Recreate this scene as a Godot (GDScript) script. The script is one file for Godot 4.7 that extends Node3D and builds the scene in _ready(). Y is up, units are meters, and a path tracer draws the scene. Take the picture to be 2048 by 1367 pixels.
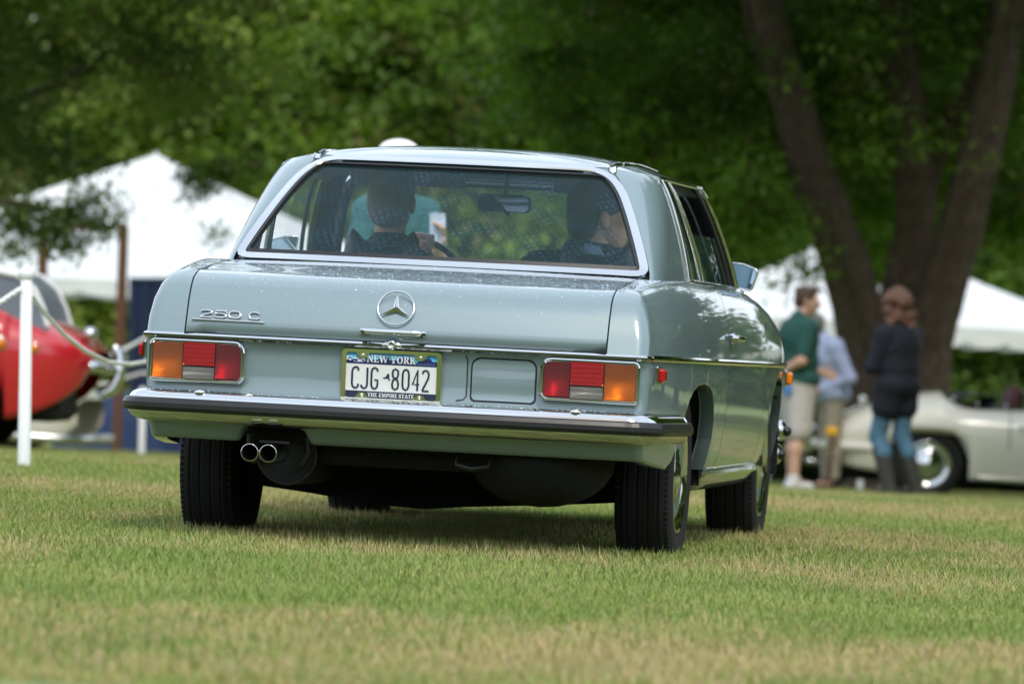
extends Node3D

# World frame: the light blue coupe stands on the origin (rear axle), its tail towards +z, ground y = 0.
const EYE := Vector3(3.00469, 0.70763, 19.37577)
const BACK := Vector3(0.142091, -0.001515, 0.989852)
var rng := RandomNumberGenerator.new()
var M := {}


func _ready():
	rng.seed = 4711
	var cam := Camera3D.new()
	cam.name = "camera"
	add_child(cam)
	var lens := CameraAttributesPhysical.new()
	lens.frustum_focal_length = 298.45
	lens.frustum_near = 0.5
	lens.frustum_far = 900.0
	lens.frustum_focus_distance = 18.75
	lens.exposure_aperture = 7.5
	cam.attributes = lens
	cam.near = 0.5
	cam.far = 900.0
	cam.fov = 6.71173
	cam.transform = Transform3D(Basis(Vector3(0.988588, 0.050765, -0.141832), Vector3(-0.050035, 0.998709, 0.008711), Vector3(0.142091, -0.001515, 0.989852)).orthonormalized(), EYE)
	cam.current = true
	var we := WorldEnvironment.new()
	we.name = "world_environment"
	var e := Environment.new()
	e.background_mode = Environment.BG_SKY
	var sky := Sky.new()
	var sm := ProceduralSkyMaterial.new()
	sm.sky_top_color = Color(0.80, 0.86, 0.93)
	sm.sky_horizon_color = Color(0.93, 0.95, 0.97)
	sm.sky_curve = 0.15
	sm.ground_bottom_color = Color(0.25, 0.29, 0.16)
	sm.ground_horizon_color = Color(0.5, 0.55, 0.45)
	sm.sky_energy_multiplier = 1.0
	sm.sky_cover = cloud_cover()
	sky.sky_material = sm
	e.sky = sky
	e.background_energy_multiplier = SKY_ENERGY
	e.tonemap_mode = Environment.TONE_MAPPER_LINEAR
	e.tonemap_exposure = EXPOSURE
	e.sdfgi_enabled = true
	e.ssao_enabled = true
	e.ssil_enabled = true
	we.environment = e
	add_child(we)
	var sun := DirectionalLight3D.new()
	sun.name = "sun"
	sun.light_color = Color(1.0, 0.96, 0.9)
	sun.light_energy = 0.5
	sun.light_angular_distance = 14.0
	sun.shadow_enabled = true
	sun.rotation_degrees = Vector3(-50, 22, 0)
	add_child(sun)
	materials()
	build_ground()
	build_trees()
	build_tents()
	build_coupe()
	build_other_cars()
	build_rope_line()
	build_people()


const SKY_ENERGY := 1.25
const EXPOSURE := 1.4


func cloud_cover() -> ImageTexture:
	var n := FastNoiseLite.new()
	n.seed = 5
	n.frequency = 0.012
	n.fractal_octaves = 4
	var im := Image.create(512, 256, false, Image.FORMAT_RGBA8)
	for y in 256:
		var el = (0.5 - (y + 0.5) / 256.0) * PI
		for x in 512:
			var az = x / 512.0 * TAU
			var p = Vector3(cos(az) * cos(el), sin(el) * 1.6, sin(az) * cos(el)) * 110.0
			var v = clampf(n.get_noise_3dv(p) * 0.5 + 0.12, 0.0, 0.5)
			im.set_pixel(x, y, Color(0.75, 0.77, 0.8, v * smoothstep(-0.02, 0.12, el)))
	return ImageTexture.create_from_image(im)


# ---------------------------------------------------------------- naming
func thing(called: String, label: String, category: String, at := Vector3.ZERO, group := "") -> Node3D:
	var o := Node3D.new()
	o.name = numbered(called)
	add_child(o)
	o.position = at
	tag(o, label, category, group)
	return o


func tag(o: Node, label: String, category: String, group := ""):
	o.set_meta("label", label)
	if category:
		o.set_meta("category", category)
	if group:
		o.set_meta("group", group)


func numbered(called: String, parent: Node = self) -> String:
	if not parent.has_node(called):
		return called
	var k := 1
	while parent.has_node("%s_%03d" % [called, k]):
		k += 1
	return "%s_%03d" % [called, k]


func part(parent: Node, called: String, shape, mat: Material, label := "") -> MeshInstance3D:
	var o := MeshInstance3D.new()
	o.name = numbered(called, parent)
	if shape is SurfaceTool:
		shape.generate_normals()
		o.mesh = shape.commit()
	else:
		o.mesh = shape
	o.material_override = null
	for i in o.mesh.get_surface_count():
		o.set_surface_override_material(i, mat)
	if label:
		o.set_meta("label", label)
	parent.add_child(o, true)
	return o


func structure(called: String, shape, mat: Material) -> MeshInstance3D:
	var o := part(self, called, shape, mat)
	o.set_meta("kind", "structure")
	return o


func stuff(parent: Node, called: String, mesh: Mesh, mat: Material, where: Array, tints: PackedColorArray, label := "", category := "") -> MultiMeshInstance3D:
	var mm := MultiMesh.new()
	mm.transform_format = MultiMesh.TRANSFORM_3D
	mm.use_colors = true
	mm.mesh = mesh
	mm.instance_count = where.size()
	for i in where.size():
		mm.set_instance_transform(i, where[i])
		mm.set_instance_color(i, tints[i])
	var o := MultiMeshInstance3D.new()
	o.name = numbered(called, parent)
	o.multimesh = mm
	o.material_override = mat
	o.set_meta("kind", "stuff")
	if label:
		o.set_meta("label", label)
	if category:
		o.set_meta("category", category)
	parent.add_child(o, true)
	return o


# ---------------------------------------------------------------- shape helpers
func begin() -> SurfaceTool:
	var st := SurfaceTool.new()
	st.begin(Mesh.PRIMITIVE_TRIANGLES)
	return st


func tri(st: SurfaceTool, a: Vector3, b: Vector3, c: Vector3):
	st.add_vertex(a)
	st.add_vertex(b)
	st.add_vertex(c)


func quad(st: SurfaceTool, a: Vector3, b: Vector3, c: Vector3, d: Vector3):
	if a != b and b != c and a != c:
		tri(st, a, b, c)
	if a != c and c != d and a != d:
		tri(st, a, c, d)


# a quad whose front faces away from ref
func quad_out(st: SurfaceTool, a: Vector3, b: Vector3, c: Vector3, d: Vector3, ref: Vector3):
	var n := (c - a).cross(b - a) + (d - a).cross(c - a)
	if n.dot((a + b + c + d) * 0.25 - ref) < 0:
		quad(st, a, d, c, b)
	else:
		quad(st, a, b, c, d)


func grid(st: SurfaceTool, rows: Array, ref: Vector3, group := 0):
	st.set_smooth_group(group)
	var flip := 0.0
	for i in rows.size() - 1:
		for j in rows[i].size() - 1:
			var a: Vector3 = rows[i][j]
			var c: Vector3 = rows[i + 1][j + 1]
			var n := (c - a).cross(Vector3(rows[i][j + 1]) - a)
			flip += n.dot((a + c) * 0.5 - ref)
	for i in rows.size() - 1:
		for j in rows[i].size() - 1:
			if flip >= 0:
				quad(st, rows[i][j], rows[i][j + 1], rows[i + 1][j + 1], rows[i + 1][j])
			else:
				quad(st, rows[i][j], rows[i + 1][j], rows[i + 1][j + 1], rows[i][j + 1])


func mirrored(rows: Array) -> Array:
	var out := []
	for r in rows:
		var q := PackedVector3Array()
		for p in r:
			q.append(Vector3(-p.x, p.y, p.z))
		out.append(q)
	return out


func grid_both(st: SurfaceTool, rows: Array, ref: Vector3, group := 0):
	grid(st, rows, ref, group)
	grid(st, mirrored(rows), Vector3(-ref.x, ref.y, ref.z), group)


# chamfered box
func box(st: SurfaceTool, c: Vector3, size: Vector3, bevel := 0.0, b := Basis()):
	st.set_smooth_group(-1)
	var h := size * 0.5
	var k := minf(bevel, minf(h.x, minf(h.y, h.z)) * 0.95)
	var f := func(v: Vector3) -> Vector3: return c + b * v
	for ax in 3:
		var u := (ax + 1) % 3
		var w := (ax + 2) % 3
		for s in [-1.0, 1.0]:
			var q := []
			for t in [[-1.0, -1.0], [1.0, -1.0], [1.0, 1.0], [-1.0, 1.0]]:
				var v := Vector3()
				v[ax] = h[ax] * s
				v[u] = (h[u] - k) * t[0]
				v[w] = (h[w] - k) * t[1]
				q.append(f.call(v))
			quad_out(st, q[0], q[1], q[2], q[3], c)
			if k > 0:
				for r in [-1.0, 1.0]:
					var v1 := Vector3()
					v1[ax] = h[ax] * s
					v1[u] = (h[u] - k) * r
					var v2 := Vector3()
					v2[ax] = (h[ax] - k) * s
					v2[u] = h[u] * r
					v1[w] = -(h[w] - k)
					v2[w] = v1[w]
					var v3 := v2
					var v4 := v1
					v3[w] = -v1[w]
					v4[w] = -v1[w]
					quad_out(st, f.call(v1), f.call(v2), f.call(v3), f.call(v4), c)
	if k > 0:
		for sx in [-1.0, 1.0]:
			for sy in [-1.0, 1.0]:
				for sz in [-1.0, 1.0]:
					var p1: Vector3 = f.call(Vector3(h.x * sx, (h.y - k) * sy, (h.z - k) * sz))
					var p2: Vector3 = f.call(Vector3((h.x - k) * sx, h.y * sy, (h.z - k) * sz))
					var p3: Vector3 = f.call(Vector3((h.x - k) * sx, (h.y - k) * sy, h.z * sz))
					if (p3 - p1).cross(p2 - p1).dot(p1 - c) < 0:
						tri(st, p1, p3, p2)
					else:
						tri(st, p1, p2, p3)


# section points are (along N, along B); N is given per point, B = T x N
func sweep(st: SurfaceTool, path: Array, normals: Array, sec: Array, closed_path := false, closed_sec := true, group := 0):
	st.set_smooth_group(group)
	var n := path.size()
	var rings := []
	var mid := Vector2()
	for s in sec:
		mid += s / sec.size()
	var mids := []
	for i in n:
		var p0: Vector3 = path[(i - 1 + n) % n] if closed_path else path[maxi(i - 1, 0)]
		var p1: Vector3 = path[(i + 1) % n] if closed_path else path[mini(i + 1, n - 1)]
		var t := (p1 - p0).normalized()
		var nn: Vector3 = normals[i] if normals.size() > 1 else normals[0]
		nn = (nn - t * nn.dot(t)).normalized()
		var bb := t.cross(nn)
		var r := PackedVector3Array()
		for s in sec:
			r.append(path[i] + nn * s.x + bb * s.y)
		rings.append(r)
		mids.append(path[i] + nn * mid.x + bb * mid.y)
	var m := sec.size()
	for i in (n if closed_path else n - 1):
		var i2 := (i + 1) % n
		for j in (m if closed_sec else m - 1):
			var j2 := (j + 1) % m
			quad_out(st, rings[i][j], rings[i][j2], rings[i2][j2], rings[i2][j], (mids[i] + mids[i2]) * 0.5)
	if not closed_path and closed_sec:
		st.set_smooth_group(-1)
		for e in [0, n - 1]:
			var inward: Vector3 = mids[1] if e == 0 else mids[n - 2]
			for j in m:
				quad_out(st, mids[e], rings[e][j], rings[e][(j + 1) % m], mids[e], inward)


func circle(r: float, n := 10) -> Array:
	var out := []
	for i in n:
		out.append(Vector2(cos(TAU * i / n), sin(TAU * i / n)) * r)
	return out


func rect(w: float, h: float, o := Vector2.ZERO, k := 0.0) -> Array:
	if k <= 0:
		return [o + Vector2(-w / 2, -h / 2), o + Vector2(w / 2, -h / 2), o + Vector2(w / 2, h / 2), o + Vector2(-w / 2, h / 2)]
	return [o + Vector2(-w / 2 + k, -h / 2), o + Vector2(w / 2 - k, -h / 2), o + Vector2(w / 2, -h / 2 + k), o + Vector2(w / 2, h / 2 - k), o + Vector2(w / 2 - k, h / 2), o + Vector2(-w / 2 + k, h / 2), o + Vector2(-w / 2, h / 2 - k), o + Vector2(-w / 2, -h / 2 + k)]


# tube with a radius per point
func tube(st: SurfaceTool, path: Array, radii, n := 8, group := 0):
	st.set_smooth_group(group)
	var rings := []
	var nn := Vector3.UP
	for i in path.size():
		var t: Vector3 = (Vector3(path[mini(i + 1, path.size() - 1)]) - Vector3(path[maxi(i - 1, 0)])).normalized()
		if absf(nn.dot(t)) > 0.95:
			nn = Vector3.RIGHT if absf(t.x) < 0.9 else Vector3.FORWARD
		nn = (nn - t * nn.dot(t)).normalized()
		var bb := t.cross(nn)
		var r: float = radii[i] if radii is Array or radii is PackedFloat32Array else radii
		var ring := PackedVector3Array()
		for k in n:
			ring.append(path[i] + (nn * cos(TAU * k / n) + bb * sin(TAU * k / n)) * r)
		rings.append(ring)
	for i in path.size() - 1:
		for k in n:
			quad_out(st, rings[i][k], rings[i][(k + 1) % n], rings[i + 1][(k + 1) % n], rings[i + 1][k], (path[i] + path[i + 1]) * 0.5)
	st.set_smooth_group(-1)
	for e in [0, path.size() - 1]:
		var inward: Vector3 = path[1] if e == 0 else path[path.size() - 2]
		for k in n:
			quad_out(st, path[e], rings[e][k], rings[e][(k + 1) % n], path[e], inward)


# profile points (radius, along axis); b.y is the axis
func lathe(st: SurfaceTool, c: Vector3, b: Basis, profile: Array, n := 32, group := 0):
	st.set_smooth_group(group)
	for i in profile.size() - 1:
		var p: Vector2 = profile[i]
		var q: Vector2 = profile[i + 1]
		var d := (q - p).normalized()
		var out := Vector2(-d.y, d.x)   # to the left of the walk: walk the outside downwards... sign fixed below
		for k in n:
			var a0 := TAU * k / n
			var a1 := TAU * (k + 1) / n
			var v := [c + b * Vector3(cos(a0) * p.x, p.y, sin(a0) * p.x), c + b * Vector3(cos(a1) * p.x, p.y, sin(a1) * p.x), c + b * Vector3(cos(a1) * q.x, q.y, sin(a1) * q.x), c + b * Vector3(cos(a0) * q.x, q.y, sin(a0) * q.x)]
			var am := (a0 + a1) / 2
			var nrm := b * Vector3(cos(am) * out.x, out.y, sin(am) * out.x)
			var mid: Vector3 = (v[0] + v[1] + v[2] + v[3]) / 4
			quad_out(st, v[0], v[1], v[2], v[3], mid - nrm)


func ball(st: SurfaceTool, c: Vector3, r: Vector3, b := Basis(), n := 16, m := 10):
	st.set_smooth_group(0)
	for i in m:
		var e0 := PI * i / m - PI / 2
		var e1 := PI * (i + 1) / m - PI / 2
		for k in n:
			var a0 := TAU * k / n
			var a1 := TAU * ((k + 1) % n) / n
			var f := func(a: float, e: float) -> Vector3: return c + b * (Vector3(cos(a) * cos(e), sin(e), sin(a) * cos(e)) * r)
			var p0: Vector3 = c - b * Vector3(0, r.y, 0) if i == 0 else f.call(a0, e0)
			var p1: Vector3 = c - b * Vector3(0, r.y, 0) if i == 0 else f.call(a1, e0)
			var p2: Vector3 = c + b * Vector3(0, r.y, 0) if i == m - 1 else f.call(a1, e1)
			var p3: Vector3 = c + b * Vector3(0, r.y, 0) if i == m - 1 else f.call(a0, e1)
			quad_out(st, p0, p1, p2, p3, c)


func tab(keys: Array, x: float) -> float:
	if x <= keys[0][0]:
		return keys[0][1]
	for i in keys.size() - 1:
		if x <= keys[i + 1][0]:
			return lerpf(keys[i][1], keys[i + 1][1], (x - keys[i][0]) / (keys[i + 1][0] - keys[i][0]))
	return keys[-1][1]


# smooth table (monotone-ish cubic)
func stab(keys: Array, x: float) -> float:
	var n := keys.size()
	if x <= keys[0][0]:
		return keys[0][1]
	if x >= keys[n - 1][0]:
		return keys[n - 1][1]
	for i in n - 1:
		if x <= keys[i + 1][0]:
			var x0: float = keys[i][0]
			var x1: float = keys[i + 1][0]
			var y0: float = keys[i][1]
			var y1: float = keys[i + 1][1]
			var s := (y1 - y0) / (x1 - x0)
			var s0: float = s if i == 0 else (s * 0.5 + 0.5 * (y0 - keys[i - 1][1]) / (x0 - keys[i - 1][0]))
			var s1: float = s if i == n - 2 else (s * 0.5 + 0.5 * (keys[i + 2][1] - y1) / (keys[i + 2][0] - x1))
			var h := x1 - x0
			var t := (x - x0) / h
			return (2 * t * t * t - 3 * t * t + 1) * y0 + (t * t * t - 2 * t * t + t) * h * s0 + (-2 * t * t * t + 3 * t * t) * y1 + (t * t * t - t * t) * h * s1
	return keys[-1][1]


func depth(p: Vector3) -> float:
	return (EYE - p).dot(BACK)


# a point at the given depth in front of where the picture was taken, by its place on the 2048 px wide frame
func spot(u: float, v: float, d: float) -> Vector3:
	var x := (u - 1024.0) / 11656.27
	var y := -(v - 683.5) / 11656.27
	return EYE + (Vector3(0.988588, 0.050765, -0.141832) * x + Vector3(-0.050035, 0.998709, 0.008711) * y - BACK) * d


func ground_y(x: float, z: float) -> float:
	var d := depth(Vector3(x, 0, z)) - 31.0
	if d <= -4:
		return 0.050
	if d < 4:
		return 0.050 * smoothstep(4.0, -4.0, d) - 0.0195 * (d + 4) * (d + 4) / 16.0
	return -0.0195 * d if d < 90 else -0.0195 * 90


func grounded(p: Vector3) -> Vector3:
	return Vector3(p.x, ground_y(p.x, p.z), p.z)


# ---------------------------------------------------------------- materials
func lin(r: float, g: float, b: float) -> Color:
	return Color(r, g, b).linear_to_srgb()


func mat(key: String, c: Color, rough := 0.5, metal := 0.0) -> StandardMaterial3D:
	var m := StandardMaterial3D.new()
	m.resource_name = key
	m.albedo_color = c
	m.roughness = rough
	m.metallic = metal
	M[key] = m
	return m


func noise_tex(freq: float, seed_: int, octaves := 4, size := 512, normal := false, strength := 4.0) -> NoiseTexture2D:
	var n := FastNoiseLite.new()
	n.seed = seed_
	n.frequency = freq
	n.fractal_octaves = octaves
	var t := NoiseTexture2D.new()
	t.width = size
	t.height = size
	t.seamless = true
	t.noise = n
	t.as_normal_map = normal
	t.bump_strength = strength
	return t


func ramp_tex(freq: float, seed_: int, cols: Array, octaves := 4, size := 512) -> NoiseTexture2D:
	var t := noise_tex(freq, seed_, octaves, size)
	var g := Gradient.new()
	var off := PackedFloat32Array()
	var cc := PackedColorArray()
	for i in cols.size():
		off.append(i / float(cols.size() - 1))
		cc.append(cols[i])
	g.offsets = off
	g.colors = cc
	t.color_ramp = g
	return t


func tri_plan(m: StandardMaterial3D, scale: float, world := false):
	m.uv1_triplanar = true
	m.uv1_world_triplanar = world
	m.uv1_scale = Vector3.ONE * scale


func pane(key: String, tint: Color, alpha: float) -> StandardMaterial3D:
	var m := mat(key, Color(tint.r, tint.g, tint.b, alpha), 0.02)
	m.transparency = BaseMaterial3D.TRANSPARENCY_ALPHA
	m.cull_mode = BaseMaterial3D.CULL_DISABLED
	return m


func materials():
	var m := mat("paint", lin(0.186, 0.254, 0.278), 0.42, 0.25)
	m.clearcoat_enabled = true
	m.clearcoat = 1.0
	m.clearcoat_roughness = 0.03
	m.normal_enabled = true
	m.normal_texture = noise_tex(0.004, 31, 2, 512, true, 1.0)
	m.normal_scale = 0.03
	tri_plan(m, 1.0)
	m = mat("chrome", lin(0.60, 0.605, 0.61), 0.06, 1.0)
	m = mat("worn_chrome", Color(0.8, 0.8, 0.78), 0.2, 1.0)
	m = mat("rubber", lin(0.011, 0.011, 0.012), 0.36)
	m = mat("tyre", lin(0.006, 0.006, 0.006), 0.85)
	m.heightmap_enabled = true
	m.heightmap_texture = noise_tex(0.06, 7, 3)
	m.heightmap_scale = 0.15
	tri_plan(m, 6.0)
	m = mat("under", lin(0.005, 0.005, 0.005), 0.9)
	m.heightmap_enabled = true
	m.heightmap_texture = noise_tex(0.03, 8, 4)
	m.heightmap_scale = 0.8
	tri_plan(m, 2.0)
	mat("soot", lin(0.004, 0.004, 0.004), 0.9)
	mat("gap", lin(0.006, 0.007, 0.008), 0.8)
	m = pane("glass", Color(0.40, 0.62, 0.58), 0.05)
	m.metallic_specular = 0.27
	m = pane("side_glass", Color(0.40, 0.62, 0.58), 0.07)
	m.metallic_specular = 0.35
	m = mat("quench", Color(0.38, 0.64, 0.95, 0.15), 0.35)
	m.transparency = BaseMaterial3D.TRANSPARENCY_ALPHA
	m.albedo_texture = quench_tex()
	m = mat("mirror", Color(0.72, 0.8, 0.86), 0.03, 1.0)
	m = mat("headliner", lin(0.11, 0.105, 0.1), 0.85)
	m = mat("trim_dark", lin(0.012, 0.013, 0.016), 0.5)
	m = mat("seat", lin(0.012, 0.014, 0.02), 0.42)
	m = mat("carpet", lin(0.02, 0.02, 0.022), 0.95)
	m = mat("visor", lin(0.16, 0.155, 0.15), 0.7)
	for q in [["amber_lens", lin(0.82, 0.17, 0.002)], ["deep_red_lens", lin(0.40, 0.004, 0.010)], ["clear_lens", lin(0.56, 0.52, 0.49)], ["red_lens", lin(0.28, 0.003, 0.010)]]:
		m = mat(q[0], q[1], 0.10 if q[0] != "red_lens" else 0.2)
		if q[0] != "red_lens":
			m.refraction_enabled = true
			m.refraction_scale = 0.05
			m.albedo_color.a = 0.12
			m.heightmap_texture = rib_tex()
			m.heightmap_scale = 0.08
		else:
			m.clearcoat_enabled = true
			m.clearcoat = 0.8
			m.clearcoat_roughness = 0.05
			m.heightmap_texture = cell_tex()
			m.heightmap_scale = 0.03
		m.heightmap_enabled = true
	mat("lamp_bowl", Color(0.82, 0.82, 0.80), 0.30, 1.0)
	mat("side_lens", lin(0.42, 0.006, 0.010), 0.12)
	mat("side_amber", lin(0.75, 0.19, 0.006), 0.12)
	mat("plate_white", lin(0.72, 0.73, 0.72), 0.35)
	mat("plate_ink", lin(0.012, 0.022, 0.06), 0.4)
	m = mat("brass_frame", Color(0.86, 0.85, 0.78), 0.1, 1.0)
	mat("hub_paint", lin(0.150, 0.212, 0.232), 0.3, 0.2)
	# people
	for q in [["skin", lin(0.50, 0.26, 0.18)], ["skin_pale", lin(0.55, 0.33, 0.24)]]:
		m = mat(q[0], q[1], 0.5)
		m.subsurf_scatter_enabled = true
		m.subsurf_scatter_strength = 0.15
	for q in [["grey_hair", lin(0.19, 0.18, 0.165)], ["dark_hair", lin(0.02, 0.017, 0.015)], ["brown_hair", lin(0.06, 0.032, 0.02)], ["auburn_hair", lin(0.12, 0.052, 0.030)]]:
		m = mat(q[0], q[1], 0.55)
		m.heightmap_enabled = true
		m.heightmap_texture = noise_tex(0.05, 12, 3)
		m.heightmap_scale = 0.6
		tri_plan(m, 4.0)
		m.uv1_scale = Vector3(9, 1.5, 9)
	for q in [["green_polo", lin(0.010, 0.065, 0.058)], ["blue_shirt", lin(0.36, 0.41, 0.62)], ["navy_coat", lin(0.003, 0.005, 0.015)], ["jeans", lin(0.065, 0.15, 0.24)], ["boots", lin(0.035, 0.034, 0.03)], ["pale_shorts", lin(0.50, 0.47, 0.45)], ["khaki", lin(0.32, 0.27, 0.21)], ["teal_shirt", lin(0.02, 0.105, 0.12)], ["charcoal_jacket", lin(0.02, 0.021, 0.025)], ["light_collar", lin(0.22, 0.34, 0.50)], ["white_cloth", lin(0.75, 0.75, 0.74)], ["paper", lin(0.40, 0.48, 0.60)], ["blue_cloth", lin(0.06, 0.2, 0.5)], ["dark_shoe", lin(0.02, 0.018, 0.016)], ["white_shoe", lin(0.6, 0.6, 0.6)], ["black_shirt", lin(0.010, 0.011, 0.013)]]:
		m = mat(q[0], q[1], 0.85)
		m.heightmap_enabled = true
		m.heightmap_texture = noise_tex(0.012, 14, 4)
		m.heightmap_scale = 1.2
		tri_plan(m, 2.5)
	mat("eye", lin(0.02, 0.015, 0.012), 0.2)
	mat("lips", lin(0.32, 0.12, 0.1), 0.5)
	# surroundings
	m = mat("tent", lin(0.80, 0.81, 0.82), 0.6)
	m.backlight_enabled = true
	m.backlight = lin(0.35, 0.35, 0.36)
	m.cull_mode = BaseMaterial3D.CULL_DISABLED
	m.heightmap_enabled = true
	m.heightmap_texture = noise_tex(0.006, 15, 3)
	m.heightmap_scale = 6.0
	tri_plan(m, 0.25)
	mat("white_paint", lin(0.78, 0.79, 0.80), 0.4)
	m = mat("rope", lin(0.80, 0.80, 0.79), 0.9)
	m = mat("brown_wood", lin(0.15, 0.065, 0.035), 0.75)
	m.heightmap_enabled = true
	m.heightmap_texture = noise_tex(0.03, 16, 4)
	m.heightmap_scale = 0.6
	tri_plan(m, 1.0)
	m.uv1_scale = Vector3(6, 0.6, 6)
	mat("blue_drape", lin(0.015, 0.03, 0.085), 0.8)
	mat("royal_blue", lin(0.016, 0.04, 0.13), 0.7)
	mat("grey_cloth", lin(0.22, 0.23, 0.23), 0.8)
	m = mat("red_paint", lin(0.50, 0.010, 0.020), 0.35)
	m.clearcoat_enabled = true
	m.clearcoat = 1.0
	m.clearcoat_roughness = 0.04
	m = mat("cream_paint", lin(0.74, 0.70, 0.60), 0.35)
	m.clearcoat_enabled = true
	m.clearcoat = 1.0
	m.clearcoat_roughness = 0.04
	mat("black_top", lin(0.01, 0.01, 0.011), 0.7)
	mat("yellow", lin(0.8, 0.45, 0.02), 0.5)
	m = mat("bark", lin(0.165, 0.120, 0.088), 0.9)
	m.albedo_texture = ramp_tex(0.02, 17, [Color(0.55, 0.55, 0.5), Color(0.8, 0.78, 0.75), Color(1, 1, 1)])
	m.heightmap_enabled = true
	m.heightmap_texture = noise_tex(0.02, 18, 5)
	m.heightmap_scale = 8.0
	tri_plan(m, 1.0)
	m.uv1_scale = Vector3(2.2, 0.35, 2.2)
	m = mat("leaf", Color(1, 1, 1), 0.55)
	m.vertex_color_use_as_albedo = true
	m.cull_mode = BaseMaterial3D.CULL_DISABLED
	m.backlight_enabled = true
	m.backlight = Color(0.75, 0.9, 0.3)
	m = mat("blade", Color(1, 1, 1), 0.6)
	m.vertex_color_use_as_albedo = true
	m.cull_mode = BaseMaterial3D.CULL_DISABLED
	m.backlight_enabled = true
	m.backlight = Color(0.5, 0.6, 0.3)
	m = mat("soil", lin(1, 1, 1), 0.95)
	m.albedo_texture = ramp_tex(0.02, 19, [lin(0.10, 0.135, 0.035), lin(0.15, 0.20, 0.052), lin(0.20, 0.235, 0.075), lin(0.29, 0.26, 0.12)], 5, 1024)
	tri_plan(m, 0.35, true)
	m.heightmap_enabled = true
	m.heightmap_texture = noise_tex(0.05, 20, 4)
	m.heightmap_scale = 3.0


func quench_tex() -> ImageTexture:
	var n := FastNoiseLite.new()
	n.seed = 77
	n.frequency = 0.012
	var im := Image.create(1024, 512, false, Image.FORMAT_RGBA8)
	for y in 512:
		for x in 1024:
			var j := n.get_noise_2d(x, y)
			var u := x / 1024.0 * 62.0 + j * 0.6
			var v := y / 512.0 * 22.0 + u * 0.34 + j * 0.4
			var a := fposmod(u + (0.5 if int(floor(v)) % 2 else 0.0), 1.0) - 0.5
			var b := fposmod(v, 1.0) - 0.5
			var s := 1.0 - smoothstep(0.05, 0.46, Vector2(a * 0.9, b * 0.8).length())
			var amount := clampf(0.5 + 0.9 * n.get_noise_2d(x * 0.5 + 900, y * 0.6), 0.1, 1.0)
			im.set_pixel(x, y, Color(1, 1, 1, s * amount * 0.55))
	return ImageTexture.create_from_image(im)


func rib_tex() -> ImageTexture:
	var im := Image.create(8, 256, false, Image.FORMAT_RGB8)
	for y in 256:
		var v := 0.5 + 0.5 * cos(y / 256.0 * TAU * 22.0)
		im.fill_rect(Rect2i(0, y, 8, 1), Color(v, v, v))
	return ImageTexture.create_from_image(im)


func cell_tex() -> ImageTexture:
	var im := Image.create(256, 128, false, Image.FORMAT_RGB8)
	for y in 128:
		for x in 256:
			var v := 0.5 + 0.25 * cos(x / 256.0 * TAU * 22.0 + (PI if int(y / 8.0) % 2 else 0.0)) + 0.25 * cos(y / 128.0 * TAU * 8.0)
			im.set_pixel(x, y, Color(v, v, v))
	return ImageTexture.create_from_image(im)


# ---------------------------------------------------------------- the light blue coupe
const LID_X := 0.678
const LEVELS := [[0.712, 0.000, 0.003], [0.76, 0.004, 0.020], [0.82, 0.016, 0.043], [0.868, 0.036, 0.075], [0.893, 0.054, 0.105], [0.908, 0.078, 0.145], [0.918, 0.105, 0.190]]   # rear y, side inset, rear inset
const SIDE_Y := [0.712, 0.765, 0.825, 0.876, 0.903, 0.922, 0.934]
const RADII := [0.052, 0.052, 0.052, 0.050, 0.048, 0.046, 0.044]
const ROWS := [0.375, 0.385, 0.40, 0.42, 0.44, 0.47, 0.50, 0.52, 0.54, 0.56, 0.60, 0.64, 0.67, 0.690, 0.697]


func half_width(z: float) -> float:
	return stab([[-3.42, 0.815], [-3.2, 0.838], [-2.75, 0.866], [-2.2, 0.880], [-1.2, 0.886], [-0.3, 0.884], [0.2, 0.877], [0.6, 0.860], [0.85, 0.838], [1.0, 0.817], [1.1, 0.806]], z)


func rear_z(x: float) -> float:
	return 1.112 - 0.045 * (x / 0.79) * (x / 0.79)


func front_z(x: float) -> float:
	return -3.44 + 0.05 * (x / 0.79) * (x / 0.79)


func low_side(y: float) -> float:
	return stab([[0.25, 0.085], [0.31, 0.052], [0.335, 0.040], [0.40, 0.022], [0.50, 0.008], [0.60, 0.002], [0.66, 0.0], [0.70, 0.001]], y)


func low_rear(y: float) -> float:
	return stab([[0.36, 0.125], [0.375, 0.105], [0.40, 0.075], [0.44, 0.045], [0.50, 0.022], [0.53, 0.016], [0.56, 0.024], [0.60, 0.022], [0.69, 0.018], [0.70, 0.012]], y)


func edge_y(z: float) -> float:
	return tab([[-3.5, 0.36], [-3.16, 0.345], [-3.14, 0.44], [-3.12, 0.51], [-3.07, 0.58], [-3.0, 0.625], [-2.9, 0.65], [-2.75, 0.66], [-2.6, 0.65], [-2.5, 0.625], [-2.43, 0.58], [-2.38, 0.51], [-2.355, 0.44], [-2.345, 0.335], [-0.405, 0.335], [-0.395, 0.44], [-0.37, 0.505], [-0.32, 0.562], [-0.25, 0.602], [-0.15, 0.622], [0.0, 0.630], [0.15, 0.624], [0.25, 0.606], [0.33, 0.573], [0.39, 0.525], [0.43, 0.472], [0.47, 0.415], [0.52, 0.345], [0.98, 0.375]], z)


func belt_dy(z: float) -> float:
	return stab([[-3.4, -0.085], [-3.0, -0.045], [-2.4, 0.008], [-1.9, 0.026], [-0.6, 0.034], [0.0, 0.034], [0.3, 0.028], [0.6, 0.010], [0.9, -0.014], [1.1, -0.016]], z)


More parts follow.
